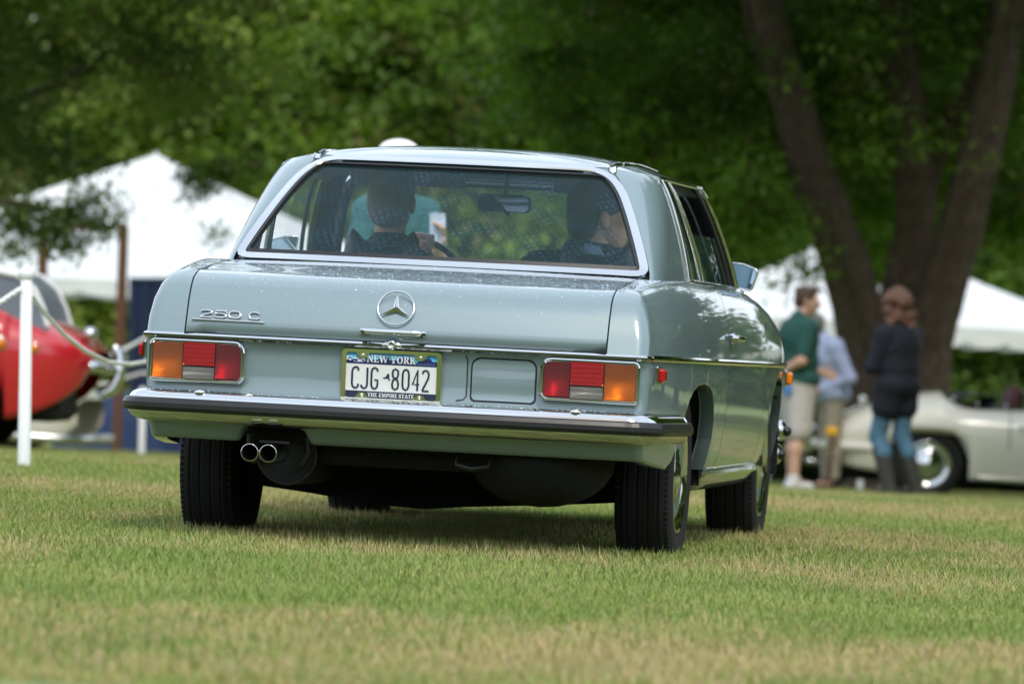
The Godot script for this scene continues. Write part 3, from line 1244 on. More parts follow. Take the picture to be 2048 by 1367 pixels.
func bumper(car: Node3D):
	var node := Node3D.new()
	node.name = "rear_bumper"
	car.add_child(node)
	var path := []
	var nrm := []
	var prof := []
	for i in 15:
		var x := lerpf(0, 0.758, i / 14.0)
		prof.append([Vector3(x, 0, 1.178 - 0.060 * (x / 0.80) * (x / 0.80)), Vector3(0.11 * x / 0.8, 0, 1).normalized()])
	var cc := Vector3(0.758, 0, 1.178 - 0.0535 - 0.105)
	for i in range(1, 9):
		var a := PI / 2 * i / 8.0
		prof.append([cc + Vector3(sin(a) * 0.103, 0, cos(a) * 0.105), Vector3(sin(a), 0, cos(a))])
	for z in [0.95, 0.85, 0.75, 0.65, 0.60, 0.565, 0.545]:
		prof.append([Vector3(lerpf(0.8635, 0.899, (1.0 - z) / 0.5) - (0.012 if z < 0.55 else 0.0), 0, z), Vector3(1, 0, 0.07)])
	for i in range(prof.size() - 1, 0, -1):
		path.append(prof[i][0] * Vector3(-1, 1, 1))
		nrm.append(prof[i][1] * Vector3(-1, 1, 1))
	for p in prof:
		path.append(p[0])
		nrm.append(p[1])
	var lift := func(y: float) -> Array:
		var out := []
		for p in path:
			out.append(p + Vector3(0, y, 0))
		return out
	# B = T x N points down for this winding, so y offsets are negated
	var sec := []
	for p in [[-0.075, 0.052], [-0.050, 0.056], [-0.028, 0.054], [-0.012, 0.046], [-0.003, 0.034], [0.001, 0.022], [0.001, -0.018], [-0.004, -0.025], [-0.014, -0.034], [-0.030, -0.042], [-0.055, -0.047], [-0.08, -0.047]]:
		sec.append(Vector2(p[0], -p[1]))
	var st := begin()
	sweep(st, lift.call(0.474), nrm, sec, false, false)
	part(node, "bumper_bar", st, M.chrome)
	st = begin()
	var rs := []
	for p in [[0.0, 0.022], [0.008, 0.023], [0.014, 0.019], [0.020, 0.006], [0.020, -0.008], [0.013, -0.019], [0.0, -0.021]]:
		rs.append(Vector2(p[0], -p[1]))
	sweep(st, lift.call(0.480), nrm, rs, false, true, -1)
	part(node, "rubber_strip", st, M.rubber)
	for x in [-0.612, 0.598]:
		st = begin()
		ball(st, Vector3(x, 0.524, 1.178 - 0.06 * (x / 0.8) * (x / 0.8) - 0.022), Vector3(0.021, 0.013, 0.018), Basis(), 14, 8)
		part(node, "bumper_bolt", st, M.chrome)
	for x in [-0.414, -0.362]:
		st = begin()
		box(st, Vector3(x, 0.449, 1.172 - 0.06 * (x / 0.8) * (x / 0.8)), Vector3(0.034, 0.012, 0.010), 0.003)
		part(node, "jack_cover", st, M.worn_chrome)
	# front bumper with rubber-tipped horns
	var fb := Node3D.new()
	fb.name = "front_bumper"
	car.add_child(fb)
	st = begin()
	var fp := []
	var fn := []
	for i in 21:
		var a := lerpf(-1, 1, i / 20.0)
		var edge := smoothstep(0.8, 1.0, absf(a))
		fp.append(Vector3(0.79 * a, 0.44, -3.52 + 0.06 * a * a + 0.22 * edge))
		fn.append(Vector3(0.4 * a + a * edge, 0, -1).normalized())
	sweep(st, fp, fn, rect(0.03, 0.10, Vector2.ZERO, 0.012))
	part(fb, "bumper_bar", st, M.chrome)
	for s in [1.0, -1.0]:
		for y in [0.448, 0.356]:
			st = begin()
			ball(st, Vector3(s * (0.805 if y > 0.4 else 0.792), y, -3.53), Vector3(0.026, 0.042, 0.06), Basis(), 14, 8)
			part(fb, "bumper_horn", st, M.chrome)
			st = begin()
			ball(st, Vector3(s * (0.83 if y > 0.4 else 0.812), y - 0.002, -3.50), Vector3.ONE * 0.021, Basis(), 14, 8)
			part(fb, "horn_tip", st, M.rubber)


func text(parent: Node3D, called: String, s: String, fonts: Array, bold: bool, width: float, height: float, c: Vector3, m: Material, thick := 0.001, tilt := 0.0) -> MeshInstance3D:
	var t := TextMesh.new()
	var f := SystemFont.new()
	f.font_names = PackedStringArray(fonts)
	f.font_weight = 700 if bold else 400
	t.font = f
	t.text = s
	t.font_size = 64
	t.pixel_size = 0.01
	t.depth = 0.1
	var bb := t.get_aabb()
	var sc := Vector3(width / bb.size.x, height / bb.size.y, thick / maxf(bb.size.z, 0.001))
	var src := ArrayMesh.new()
	var arr := t.get_mesh_arrays()
	src.add_surface_from_arrays(Mesh.PRIMITIVE_TRIANGLES, arr)
	var st := begin()
	st.append_from(src, 0, Transform3D(Basis().scaled(sc), -bb.get_center() * sc))
	var o := MeshInstance3D.new()
	o.name = numbered(called, parent)
	o.mesh = st.commit()
	o.set_surface_override_material(0, m)
	o.position = c
	o.rotation.x = tilt
	parent.add_child(o, true)
	return o


func plate(car: Node3D):
	var n := Node3D.new()
	n.name = "licence_plate"
	car.add_child(n)
	n.position = Vector3(0, 0.607, 1.100)
	n.rotation.x = 0.075
	var st := begin()
	var lp := []
	for p in rounded(-0.1525, 0.1525, -0.0765, 0.0765, [0.012, 0.012, 0.012, 0.012]):
		lp.append(Vector3(p.x, p.y, 0))
	plaque(st, lp, 0.002)
	part(n, "plate_blank", st, M.plate_white)
	# printed bands
	st = begin()
	box(st, Vector3(0, -0.0615, 0.0007), Vector3(0.292, 0.022, 0.001))
	part(n, "lower_band", st, M.plate_ink)
	st = begin()
	st.set_smooth_group(-1)
	for v in [[Vector3(-0.146, 0.036, 0.0009), Vector2(0, 1)], [Vector3(-0.146, 0.073, 0.0009), Vector2(0, 0)], [Vector3(0.146, 0.073, 0.0009), Vector2(1, 0)], [Vector3(-0.146, 0.036, 0.0009), Vector2(0, 1)], [Vector3(0.146, 0.073, 0.0009), Vector2(1, 0)], [Vector3(0.146, 0.036, 0.0009), Vector2(1, 1)]]:
		st.set_uv(v[1])
		st.add_vertex(v[0])
	var bm := mat("plate_band", Color.WHITE, 0.4)
	bm.albedo_texture = band_tex()
	part(n, "upper_band", st, bm)
	# embossed characters as strokes
	var glyph := {
		"C": [[[1, 0.84], [0.97, 0.93], [0.8, 1.0], [0.4, 1.0], [0.12, 0.93], [0.0, 0.8], [0, 0.2], [0.12, 0.07], [0.4, 0.0], [0.7, 0.0], [0.95, 0.06], [1, 0.2]]],
		"J": [[[0.95, 1.0], [0.95, 0.2], [0.85, 0.06], [0.6, 0.0], [0.3, 0.0], [0.05, 0.08], [0.0, 0.16]]],
		"G": [[[1, 0.84], [0.9, 0.95], [0.6, 1.0], [0.35, 1.0], [0.1, 0.93], [0.0, 0.8], [0, 0.2], [0.12, 0.06], [0.4, 0.0], [0.65, 0.0], [0.9, 0.06], [1, 0.2], [1, 0.42], [0.5, 0.42]]],
		"8": [[[0.5, 0.53], [0.15, 0.6], [0.04, 0.75], [0.1, 0.92], [0.5, 1.0], [0.9, 0.92], [0.96, 0.75], [0.85, 0.6], [0.5, 0.53], [0.12, 0.44], [0.0, 0.25], [0.1, 0.07], [0.5, 0.0], [0.9, 0.07], [1.0, 0.25], [0.88, 0.44], [0.5, 0.53]]],
		"0": [[[0.5, 1.0], [0.85, 0.94], [1.0, 0.78], [1.0, 0.22], [0.85, 0.06], [0.5, 0.0], [0.15, 0.06], [0.0, 0.22], [0.0, 0.78], [0.15, 0.94], [0.5, 1.0]]],
		"4": [[[0.78, 0.0], [0.78, 1.0], [0.0, 0.3], [1.05, 0.3]]],
		"2": [[[0.0, 0.83], [0.12, 0.95], [0.5, 1.0], [0.85, 0.95], [1.0, 0.8], [0.92, 0.62], [0.45, 0.3], [0.05, 0.06], [0.0, 0.0], [1.05, 0.0]]],
	}
	var place := [["C", -0.117], ["J", -0.087], ["G", -0.0545], ["8", 0.0125], ["0", 0.046], ["4", 0.0785], ["2", 0.110]]
	for q in place:
		var s := begin()
		for line in glyph[q[0]]:
			var pts := []
			for p in line:
				pts.append(Vector3(q[1] - 0.0095 + p[0] * 0.020, -0.0415 + p[1] * 0.066, 0.0012))
			sweep(s, pts, [Vector3(0, 0, 1)], rect(0.002, 0.0062, Vector2.ZERO, 0.0006))
		part(n, "plate_character", s, M.plate_ink)
	# outline of the state between the two groups
	var s2 := begin()
	var mp := []
	for p in [[0, 0.32], [0.2, 0.45], [0.45, 0.55], [0.5, 0.8], [0.62, 1.0], [0.8, 1.0], [0.84, 0.6], [0.86, 0.25], [1.0, 0.04], [0.82, 0.0], [0.74, 0.18], [0.62, 0.3], [0.3, 0.25]]:
		mp.append(Vector3(-0.0285 + p[0] * 0.026, -0.014 + p[1] * 0.022, 0.0014))
	var idx := Geometry2D.triangulate_polygon(PackedVector2Array(mp.map(func(p): return Vector2(p.x, p.y))))
	s2.set_smooth_group(-1)
	for i in range(0, idx.size(), 3):
		quad_out(s2, mp[idx[i]], mp[idx[i + 1]], mp[idx[i + 2]], mp[idx[i]], mp[idx[i]] - Vector3(0, 0, 1))
	for i in mp.size():
		var j := (i + 1) % mp.size()
		quad(s2, mp[i], mp[j], mp[j] - Vector3(0, 0, 0.0014), mp[i] - Vector3(0, 0, 0.0014))
	part(n, "state_outline", s2, M.plate_ink)
	text(n, "state_name", "NEW YORK", ["Droid Serif"], true, 0.158, 0.0235, Vector3(-0.002, 0.0535, 0.0016), M.plate_white)
	text(n, "state_motto", "THE EMPIRE STATE", ["Droid Serif"], true, 0.150, 0.0125, Vector3(0.000, -0.0615, 0.0018), M.plate_white)
	# chrome frame: sides, and rails with tabs round the screws
	var fr := begin()
	fr.set_smooth_group(-1)
	var outer := rounded(-0.161, 0.161, -0.083, 0.083, [0.014, 0.014, 0.014, 0.014], 5)
	var tabs := func(yy: float, up: float) -> Array:
		var o := []
		for x in [-0.093, 0.093]:
			o.append([x - 0.022, yy])
			o.append([x - 0.011, yy + up])
			o.append([x + 0.011, yy + up])
			o.append([x + 0.022, yy])
		return o
	var inner := []
	inner.append(Vector2(0.140, -0.072))
	inner.append(Vector2(0.1465, -0.066))
	inner.append(Vector2(0.1465, 0.066))
	inner.append(Vector2(0.140, 0.072))
	var tt: Array = tabs.call(0.072, -0.017)
	tt.reverse()
	for p in tt:
		inner.append(Vector2(p[0], p[1]))
	inner.append(Vector2(-0.140, 0.072))
	inner.append(Vector2(-0.1465, 0.066))
	inner.append(Vector2(-0.1465, -0.066))
	inner.append(Vector2(-0.140, -0.072))
	for p in tabs.call(-0.072, 0.017):
		inner.append(Vector2(p[0], p[1]))
	var ring := PackedVector2Array(outer)
	var near := 0
	ring.append(outer[0])
	var hole := []
	var best := 9.0
	for i in inner.size():
		if inner[i].distance_to(outer[0]) < best:
			best = inner[i].distance_to(outer[0])
			near = i
	for i in inner.size() + 1:
		hole.append(inner[(near - i + inner.size() * 2) % inner.size()])
	ring.append_array(PackedVector2Array(hole))
	var ti := Geometry2D.triangulate_polygon(ring)
	var up3 := func(p: Vector2, z: float) -> Vector3: return Vector3(p.x, p.y, z)
	for i in range(0, ti.size(), 3):
		var a: Vector3 = up3.call(ring[ti[i]], 0.007)
		quad_out(fr, a, up3.call(ring[ti[i + 1]], 0.007), up3.call(ring[ti[i + 2]], 0.007), a, a - Vector3(0, 0, 1))
	for i in outer.size():
		quad_out(fr, up3.call(outer[i], 0.007), up3.call(outer[(i + 1) % outer.size()], 0.007), up3.call(outer[(i + 1) % outer.size()] * 1.012, -0.002), up3.call(outer[i] * 1.012, -0.002), Vector3.ZERO)
	for i in inner.size():
		var j := (i + 1) % inner.size()
		quad(fr, up3.call(inner[i], 0.007), up3.call(inner[j], 0.007), up3.call(inner[j], 0.001), up3.call(inner[i], 0.001))
	part(n, "plate_frame", fr, M.brass_frame)
	for x in [-0.093, 0.093]:
		for y in [0.0635, -0.0635]:
			var sc := begin()
			ball(sc, Vector3(x, y, 0.007), Vector3(0.0062, 0.0062, 0.0035), Basis(), 12, 6)
			part(n, "screw", sc, M.worn_chrome)


func band_tex() -> ImageTexture:
	var im := Image.create(512, 64, false, Image.FORMAT_RGB8)
	var nz := FastNoiseLite.new()
	nz.seed = 3
	nz.frequency = 0.012
	for x in 512:
		var ridge := 30.0 + 26.0 * nz.get_noise_2d(x * 1.4, 0) + 8.0 * nz.get_noise_2d(x * 6.0, 50)
		for y in 64:
			var c := Color(0.10, 0.42, 0.66).lerp(Color(0.45, 0.78, 0.90), clampf(y / 34.0, 0, 1))
			if y > ridge:
				c = Color(0.10, 0.17, 0.38).lerp(Color(0.07, 0.11, 0.3), (y - ridge) / 40.0)
			if x < 120 and y > 22 and y < 54:
				var w := nz.get_noise_2d(x * 3.0 + 300, y * 5.0)
				if w + 0.12 - absf(y - 34 - x * 0.08) * 0.02 > 0.0:
					c = Color(0.86, 0.88, 0.92)
			im.set_pixel(x, y, c)
	for k in 26:   # far towers printed at the right end
		var x := 396 + k * 4
		var h := 10 + int(14.0 * absf(nz.get_noise_2d(k * 40.0, 700))) + (20 if k == 16 else 0)
		im.fill_rect(Rect2i(x, 58 - h, 3, h), Color(0.36, 0.40, 0.58) if k % 2 else Color(0.2, 0.25, 0.46))
	return ImageTexture.create_from_image(im)


const GY := [0.950, 1.03, 1.10, 1.17, 1.24, 1.29, 1.322, 1.35]


func side_x(y: float) -> float:
	return stab([[0.95, 0.770], [1.03, 0.756], [1.10, 0.740], [1.17, 0.720], [1.24, 0.696], [1.29, 0.674], [1.322, 0.654], [1.36, 0.62]], y)


func rear_win_x(y: float) -> float:
	return stab([[0.95, 0.705], [0.978, 0.702], [1.04, 0.680], [1.10, 0.654], [1.20, 0.606], [1.26, 0.571], [1.30, 0.540], [1.33, 0.510], [1.36, 0.49]], y)


func rear_win_z(y: float) -> float:   # at its outer edge
	return stab([[0.95, 0.228], [1.10, 0.066], [1.24, -0.095], [1.33, -0.205], [1.36, -0.245]], y)


func quarter_z(y: float) -> float:
	return lerpf(-0.42, -0.39, clampf((y - 0.96) / 0.35, 0, 1))


func divider_z(y: float) -> float:
	return lerpf(-0.80, -0.53, clampf((y - 0.96) / 0.35, 0, 1))


func pillar_z(y: float) -> float:
	return lerpf(-1.71, -1.36, clampf((y - 0.96) / 0.35, 0, 1.2))


func narrow(z: float) -> float:
	return 1.0 - 0.035 * smoothstep(-0.7, 0.1, z) + 0.025 * smoothstep(-0.6, -1.3, z)


# columns of the glasshouse: rear window, rear pillar, sides, front pillar, windscreen
func gp(col: Array, y: float) -> Vector3:
	var t: float = col[1]
	var xw := rear_win_x(y)
	var zw := rear_win_z(y)
	var l := 0.20
	match col[0]:
		"rw":
			return Vector3(xw * t, y, zw + 0.10 * (1 - t * t))
		"cp":
			var xe := side_x(y) * narrow(zw - l)
			return Vector3(xw + (xe - xw) * sin(t), y, zw - l * (1 - cos(t)))
		"sd":
			var z := lerpf(zw - l, quarter_z(y), t)
			return Vector3(side_x(y) * narrow(z), y, z)
		"qw":
			var z := lerpf(quarter_z(y), divider_z(y), t)
			return Vector3(side_x(y) * narrow(z), y, z)
		"dw":
			var z := lerpf(divider_z(y), pillar_z(y), t)
			return Vector3(side_x(y) * narrow(z), y, z)
		"ap":
			var a := gp(["dw", 1.0], y)
			return Vector3(a.x - 0.055 * (1 - cos(t)), y, a.z - 0.07 * sin(t))
	var b := gp(["ap", PI / 2], y)
	return Vector3(b.x * (1 - t), y, b.z - 0.14 * (1 - (1 - t) * (1 - t)))


func header(col: Array) -> float:
	match col[0]:
		"rw":
			return 1.343
		"cp":
			return lerpf(1.343, 1.322, sin(col[1]))
		"ap":
			return lerpf(1.322, 1.335, col[1] / (PI / 2))
		"ws":
			return 1.335 + 0.015 * col[1]
	return 1.322


func gh_columns() -> Array:
	var c := []
	for i in 9:
		c.append(["rw", i / 8.0])
	for i in range(1, 9):
		c.append(["cp", PI / 2 * i / 8.0])
	for i in range(1, 5):
		c.append(["sd", i / 4.0])
	for i in range(1, 3):
		c.append(["qw", i / 2.0])
	for i in range(1, 8):
		c.append(["dw", i / 7.0])
	for i in range(1, 5):
		c.append(["ap", PI / 2 * i / 4.0])
	for i in range(1, 8):
		c.append(["ws", i / 7.0])
	return c


func roof_mid(z: float) -> float:
	return stab([[-1.6, 1.350], [-1.35, 1.382], [-1.15, 1.400], [-0.9, 1.410], [-0.65, 1.406], [-0.4, 1.388], [-0.15, 1.352]], z)


func roof_point(col: Array, s: float, drop := 0.0) -> Vector3:
	var p := gp(col, header(col))
	var zs := clampf(p.z, -1.15, -0.42)
	var end := [col[0] in ["rw", "ws"]]
	var q := 2.1
	match col[0]:
		"cp":
			q = lerpf(2.1, 3.4, sin(col[1]))
		"sd", "qw", "dw":
			q = 3.4
		"ap":
			q = lerpf(3.4, 2.1, col[1] / (PI / 2))
	var z := lerpf(p.z, zs, s)
	return Vector3(p.x * (1 - s), p.y + (roof_mid(zs) - p.y) * (1 - pow(1 - s, q)) - drop, z)


func cabin_shell(st: SurfaceTool):
	var cols := gh_columns()
	var rows := []
	for s in [0.0, 0.02, 0.045, 0.08, 0.12, 0.17, 0.23, 0.3, 0.4, 0.5, 0.62, 0.75, 0.88, 1.0]:
		var r := PackedVector3Array()
		for c in cols:
			r.append(roof_point(c, s))
		rows.append(r)
	grid_both(st, rows, Vector3(0, 0.3, -0.8))
	# pillars under the roof
	for kinds in [["cp", "sd"], ["ap"]]:
		var set := cols.filter(func(c): return c[0] in kinds)
		if kinds[0] == "cp":
			set.push_front(["rw", 1.0])
		else:
			set.push_front(["dw", 1.0])
		var pr := []
		for k in 12:
			var r := PackedVector3Array()
			for c in set:
				r.append(gp(c, lerpf(0.95, header(c), k / 11.0)))
			pr.append(r)
		grid_both(st, pr, Vector3(0, 0.8, -0.8))


func along(cols: Array, y, drop := 0.0) -> Array:
	var out := []
	for c in cols:
		out.append(gp(c, (y if y is float else header(c)) + drop))
	return out


func strip_of(st: SurfaceTool, path: Array, sec: Array, ref: Vector3):
	var nn := []
	for p in path:
		nn.append(Vector3(p.x - ref.x, 0.15, p.z - ref.z).normalized())
	sweep(st, path, nn, sec, false, true, -1)


func trims(car: Node3D):
	# waist strip round the tail and along the sides
	for s in [1.0, -1.0]:
		for seg in [[0.5, -0.7145, true], [-0.7215, -2.0445, false], [-2.0515, -3.36, false]]:
			var st := begin()
			var path := []
			var nn := []
			if seg[2]:
				for i in 10:
					var t := i / 10.0
					path.append(upper(["near", t], 0))
					nn.append(Vector3(1, 0, 0))
			var sta := side_stations(seg[0], seg[1])
			if not seg[2]:
				sta.push_front(["side", seg[0]])
			sta.append(["side", seg[1]])
			for c in sta:
				path.append(upper(c, 0))
				nn.append(Vector3(1, 0, 0))
			if s < 0:
				for i in path.size():
					path[i] *= Vector3(-1, 1, 1)
					nn[i] *= Vector3(-1, 1, 1)
			for i in path.size():
				path[i].y = 0.704
			sweep(st, path, nn, [Vector2(-0.002, -0.011), Vector2(0.006, -0.011), Vector2(0.011, -0.005), Vector2(0.011, 0.002), Vector2(0.007, 0.009), Vector2(-0.002, 0.009)], false, true, -1)
			part(car, "waist_strip", st, M.chrome)
	var st := begin()
	var pp := []
	var nn := []
	for k in range(8, 0, -1):
		var p := upper(["corner", PI / 2 * k / 8.0], 0)
		pp.append(p * Vector3(-1, 1, 1))
		nn.append(Vector3(-sin(PI / 2 * k / 8.0), 0, cos(PI / 2 * k / 8.0)))
	for i in 25:
		var x := (i / 12.0 - 1) * 0.772
		pp.append(Vector3(x, 0, rear_z(x) - 0.003))
		nn.append(Vector3(0.1 * x, 0, 1))
	for k in range(1, 9):
		pp.append(upper(["corner", PI / 2 * k / 8.0], 0))
		nn.append(Vector3(sin(PI / 2 * k / 8.0), 0, cos(PI / 2 * k / 8.0)))
	for i in pp.size():
		pp[i].y = 0.7035
	sweep(st, pp, nn, [Vector2(-0.004, -0.009), Vector2(0.006, -0.009), Vector2(0.012, -0.003), Vector2(0.012, 0.003), Vector2(0.006, 0.009), Vector2(-0.004, 0.009)], false, true, -1)
	part(car, "rear_waist_strip", st, M.chrome)
	# sill strip and the tucked sill under the doors
	for s in [1.0, -1.0]:
		st = begin()
		var path := []
		for i in 13:
			var z := lerpf(-0.42, -2.33, i / 12.0)
			path.append(Vector3(s * (half_width(z) - 0.036), 0.318, z))
		sweep(st, path, [Vector3(s, 0, 0)], [Vector2(-0.02, -0.012), Vector2(0.001, -0.011), Vector2(0.006, 0.0), Vector2(0.001, 0.008), Vector2(-0.02, 0.011)], false, true, -1)
		part(car, "sill_strip", st, M.chrome)
		st = begin()
		var rows := []
		for q in [[0.042, 0.345], [0.047, 0.310], [0.054, 0.290], [0.068, 0.272], [0.095, 0.258], [0.200, 0.250]]:
			var r := PackedVector3Array()
			for i in 15:
				var z := lerpf(-0.43, -2.30, i / 14.0)
				var e := 1.0 - smoothstep(0.93, 1.0, absf(i / 7.0 - 1.0))
				r.append(Vector3(s * (half_width(z) - q[0]), lerpf(0.30, q[1], e) if q[1] < 0.3 else q[1], z))
			rows.append(r)
		grid(st, rows, Vector3(0, 0.6, -1.3))
		part(car, "sill", st, M.paint)
		# waist moulding under the side glass
		st = begin()
		path = []
		for c in [["qw", 0.0], ["qw", 0.5], ["qw", 1.0], ["dw", 0.2], ["dw", 0.4], ["dw", 0.6], ["dw", 0.8], ["dw", 1.0]]:
			var p := gp(c, 0.972)
			path.append(Vector3(s * (p.x + 0.003), 0.974, p.z))
		sweep(st, path, [Vector3(s, 0, 0)], rect(0.014, 0.016, Vector2.ZERO, 0.004))
		part(car, "window_sill_strip", st, M.chrome)
		# front amber marker, door mirror
		st = begin()
		box(st, Vector3(s * (half_width(-3.2) + 0.004), 0.655, -3.2), Vector3(0.022, 0.065, 0.10), 0.007)
		part(car, "front_marker_base", st, M.chrome)
		st = begin()
		box(st, Vector3(s * (half_width(-3.2) + 0.022), 0.655, -3.2), Vector3(0.024, 0.05, 0.08), 0.009)
		part(car, "front_marker_lens", st, M.side_amber)
		var mi := Node3D.new()
		mi.name = numbered("door_mirror", car)
		car.add_child(mi)
		mi.position = Vector3(0.803, 1.020, -1.80) if s > 0 else Vector3(-0.905, 1.040, -1.80)
		mi.rotation = Vector3(0.07, -0.16 if s > 0 else 0.16, 0)
		var lp := []
		var outline := [[-0.052, 0.043], [-0.046, 0.049], [0.0, 0.046], [0.048, 0.030], [0.055, 0.024], [0.055, 0.016], [0.036, -0.042], [0.029, -0.049], [-0.038, -0.040], [-0.046, -0.034]]
		st = begin()
		for p in outline:
			lp.append(Vector3(p[0] * s, p[1], 0))
		var nrm := []
		for p in lp:
			nrm.append(Vector3(0, 0, 1))
		sweep(st, lp, nrm, rect(0.012, 0.007, Vector2.ZERO, 0.002), true)
		var bk := []
		for k in 5:
			var r := PackedVector3Array()
			for p in lp + [lp[0]]:
				var f := sqrt(1.0 - pow(k / 4.0, 2.0)) if k < 4 else 0.0
				r.append(Vector3(p.x * f, p.y * f, -0.004 - 0.035 * k / 4.0))
			bk.append(r)
		grid(st, bk, Vector3(0, 0, 0.01))
		part(mi, "mirror_shell", st, M.chrome)
		st = begin()
		var face := []
		for p in outline:
			face.append(Vector3(p[0] * s * 0.93, p[1] * 0.93, 0.0025))
		plaque(st, face, 0.004)
		part(mi, "mirror_glass", st, M.mirror)
		st = begin()
		tube(st, [Vector3(-0.030 * s, -0.108, -0.012), Vector3(-0.018 * s, -0.085, -0.012), Vector3(-0.002 * s, -0.05, -0.012)] if s > 0 else [Vector3(0.105, -0.12, 0), Vector3(0.05, -0.08, 0), Vector3(0.0, -0.045, -0.01)], [0.011, 0.009, 0.008], 8)
		ball(st, Vector3(-0.032 * s, -0.111, -0.012) if s > 0 else Vector3(0.105, -0.12, 0), Vector3(0.016, 0.008, 0.024), Basis(), 12, 6)
		part(mi, "mirror_stalk", st, M.chrome)
		# roof gutter: chrome channel with a dark bed
		st = begin()
		var gpth := []
		var gn := []
		var start := gp(["rw", 1.0], 1.335)
		gpth.append(start + Vector3(0.004, -0.006, 0.010))
		gn.append(Vector3(0.15, 0.65, 0.8))
		gpth.append(start + Vector3(0.002, 0.010, 0.004))
		gn.append(Vector3(0.12, 0.8, 0.6))
		for q in [["rw", 1.0, 0.503], ["cp", 0.25, 0.502], ["cp", 0.5, 0.502], ["cp", 0.8, 0.503], ["cp", 1.15, 0.506], ["cp", PI / 2, 0.508], ["sd", 0.5, 0.510], ["sd", 1.0, 0.512], ["qw", 1.0, 0.514], ["dw", 0.3, 0.516], ["dw", 0.6, 0.518], ["dw", 1.0, 0.520]]:
			var x0: float = gp(q.slice(0, 2), header(q)).x
			gpth.append(roof_point(q.slice(0, 2), 1.0 - q[2] / x0, -0.003))
			gn.append(Vector3(0.12, 1, 0.08))
		for i in gpth.size():
			gpth[i] *= Vector3(s, 1, 1)
			gn[i] *= Vector3(s, 1, 1)
		sweep(st, gpth, gn, [Vector2(-0.008, -0.012), Vector2(0.004, -0.012), Vector2(0.007, -0.010), Vector2(0.001, -0.007), Vector2(0.001, 0.007), Vector2(0.007, 0.010), Vector2(0.004, 0.012), Vector2(-0.008, 0.012)], false, true, -1)
		var gut := part(car, "roof_gutter", st, M.chrome)
		st = begin()
		var bed := []
		for i in range(2, gpth.size()):
			bed.append(gpth[i])
		sweep(st, bed, gn.slice(2), rect(0.008, 0.0145, Vector2(0.002, 0)))
		part(gut, "gutter_seal", st, M.rubber)
		# side window frame: drip rail over the glass, rear edge, and the two slim quarter window posts
		st = begin()
		path = []
		for c in [["sd", 0.985], ["qw", 0.25], ["qw", 0.6], ["qw", 1.0], ["dw", 0.2], ["dw", 0.4], ["dw", 0.6], ["dw", 0.8], ["dw", 0.95], ["dw", 1.0]]:
			path.append(gp(c, 1.318))
		for k in range(1, 12):
			path.append(gp(["dw", 1.0], lerpf(1.318, 0.975, k / 11.0)))
		for i in path.size():
			path[i] = Vector3(s * (path[i].x + 0.002), path[i].y, path[i].z)
		strip_of(st, path, rect(0.020, 0.016, Vector2(0.004, 0), 0.004), Vector3(0, 0, -1.1))
		part(car, "drip_rail", st, M.chrome)
		st = begin()
		var path2 := []
		for p in path:
			path2.append(p + Vector3(-0.010 * s, -0.022 if p.y > 1.30 else 0.0, 0.012 if p.y < 1.30 else 0.0))
		strip_of(st, path2, rect(0.02, 0.026), Vector3(0, 0, -1.1))
		part(car, "window_seal", st, M.rubber)
		for q in [[["qw", 0.0], 0.012, 0.016, "chrome", "rear_window_post"], [["qw", 0.10], 0.010, 0.026, "rubber", "window_seal"], [["qw", 0.78], 0.014, 0.014, "chrome", "quarter_glass_post"], [["qw", 0.90], 0.010, 0.018, "rubber", "window_seal"], [["qw", 1.0], 0.014, 0.014, "chrome", "door_glass_post"], [["dw", 0.80], 0.012, 0.020, "rubber", "vent_post"]]:
			st = begin()
			path = []
			for k in 10:
				var p := gp(q[0], lerpf(0.965, 1.315, k / 9.0))
				path.append(Vector3(s * (p.x + 0.002), p.y, p.z))
			sweep(st, path, [Vector3(s, 0.3, 0)], rect(q[1], q[2], Vector2.ZERO, 0.003))
			part(car, q[4], st, M[q[3]])
	# bright surround and black gasket of the rear window
	for q in [["rear_window_surround", "chrome", 0.0, [Vector2(-0.008, -0.016), Vector2(0.006, -0.016), Vector2(0.009, -0.012), Vector2(0.007, 0.013), Vector2(-0.004, 0.015)]], ["rear_window_gasket", "rubber", 0.019, [Vector2(-0.012, -0.008), Vector2(0.006, -0.007), Vector2(0.002, 0.007), Vector2(-0.012, 0.008)]]]:
		st = begin()
		var loop := window_loop("rw", q[2])
		sweep(st, loop[0], loop[1], q[3], true, true, -1)
		part(car, q[0], st, M[q[1]])
		st = begin()
		loop = window_loop("ws", q[2])
		sweep(st, loop[0], loop[1], q[3], true, true, -1)
		part(car, q[0].replace("rear_window", "windscreen"), st, M[q[1]])


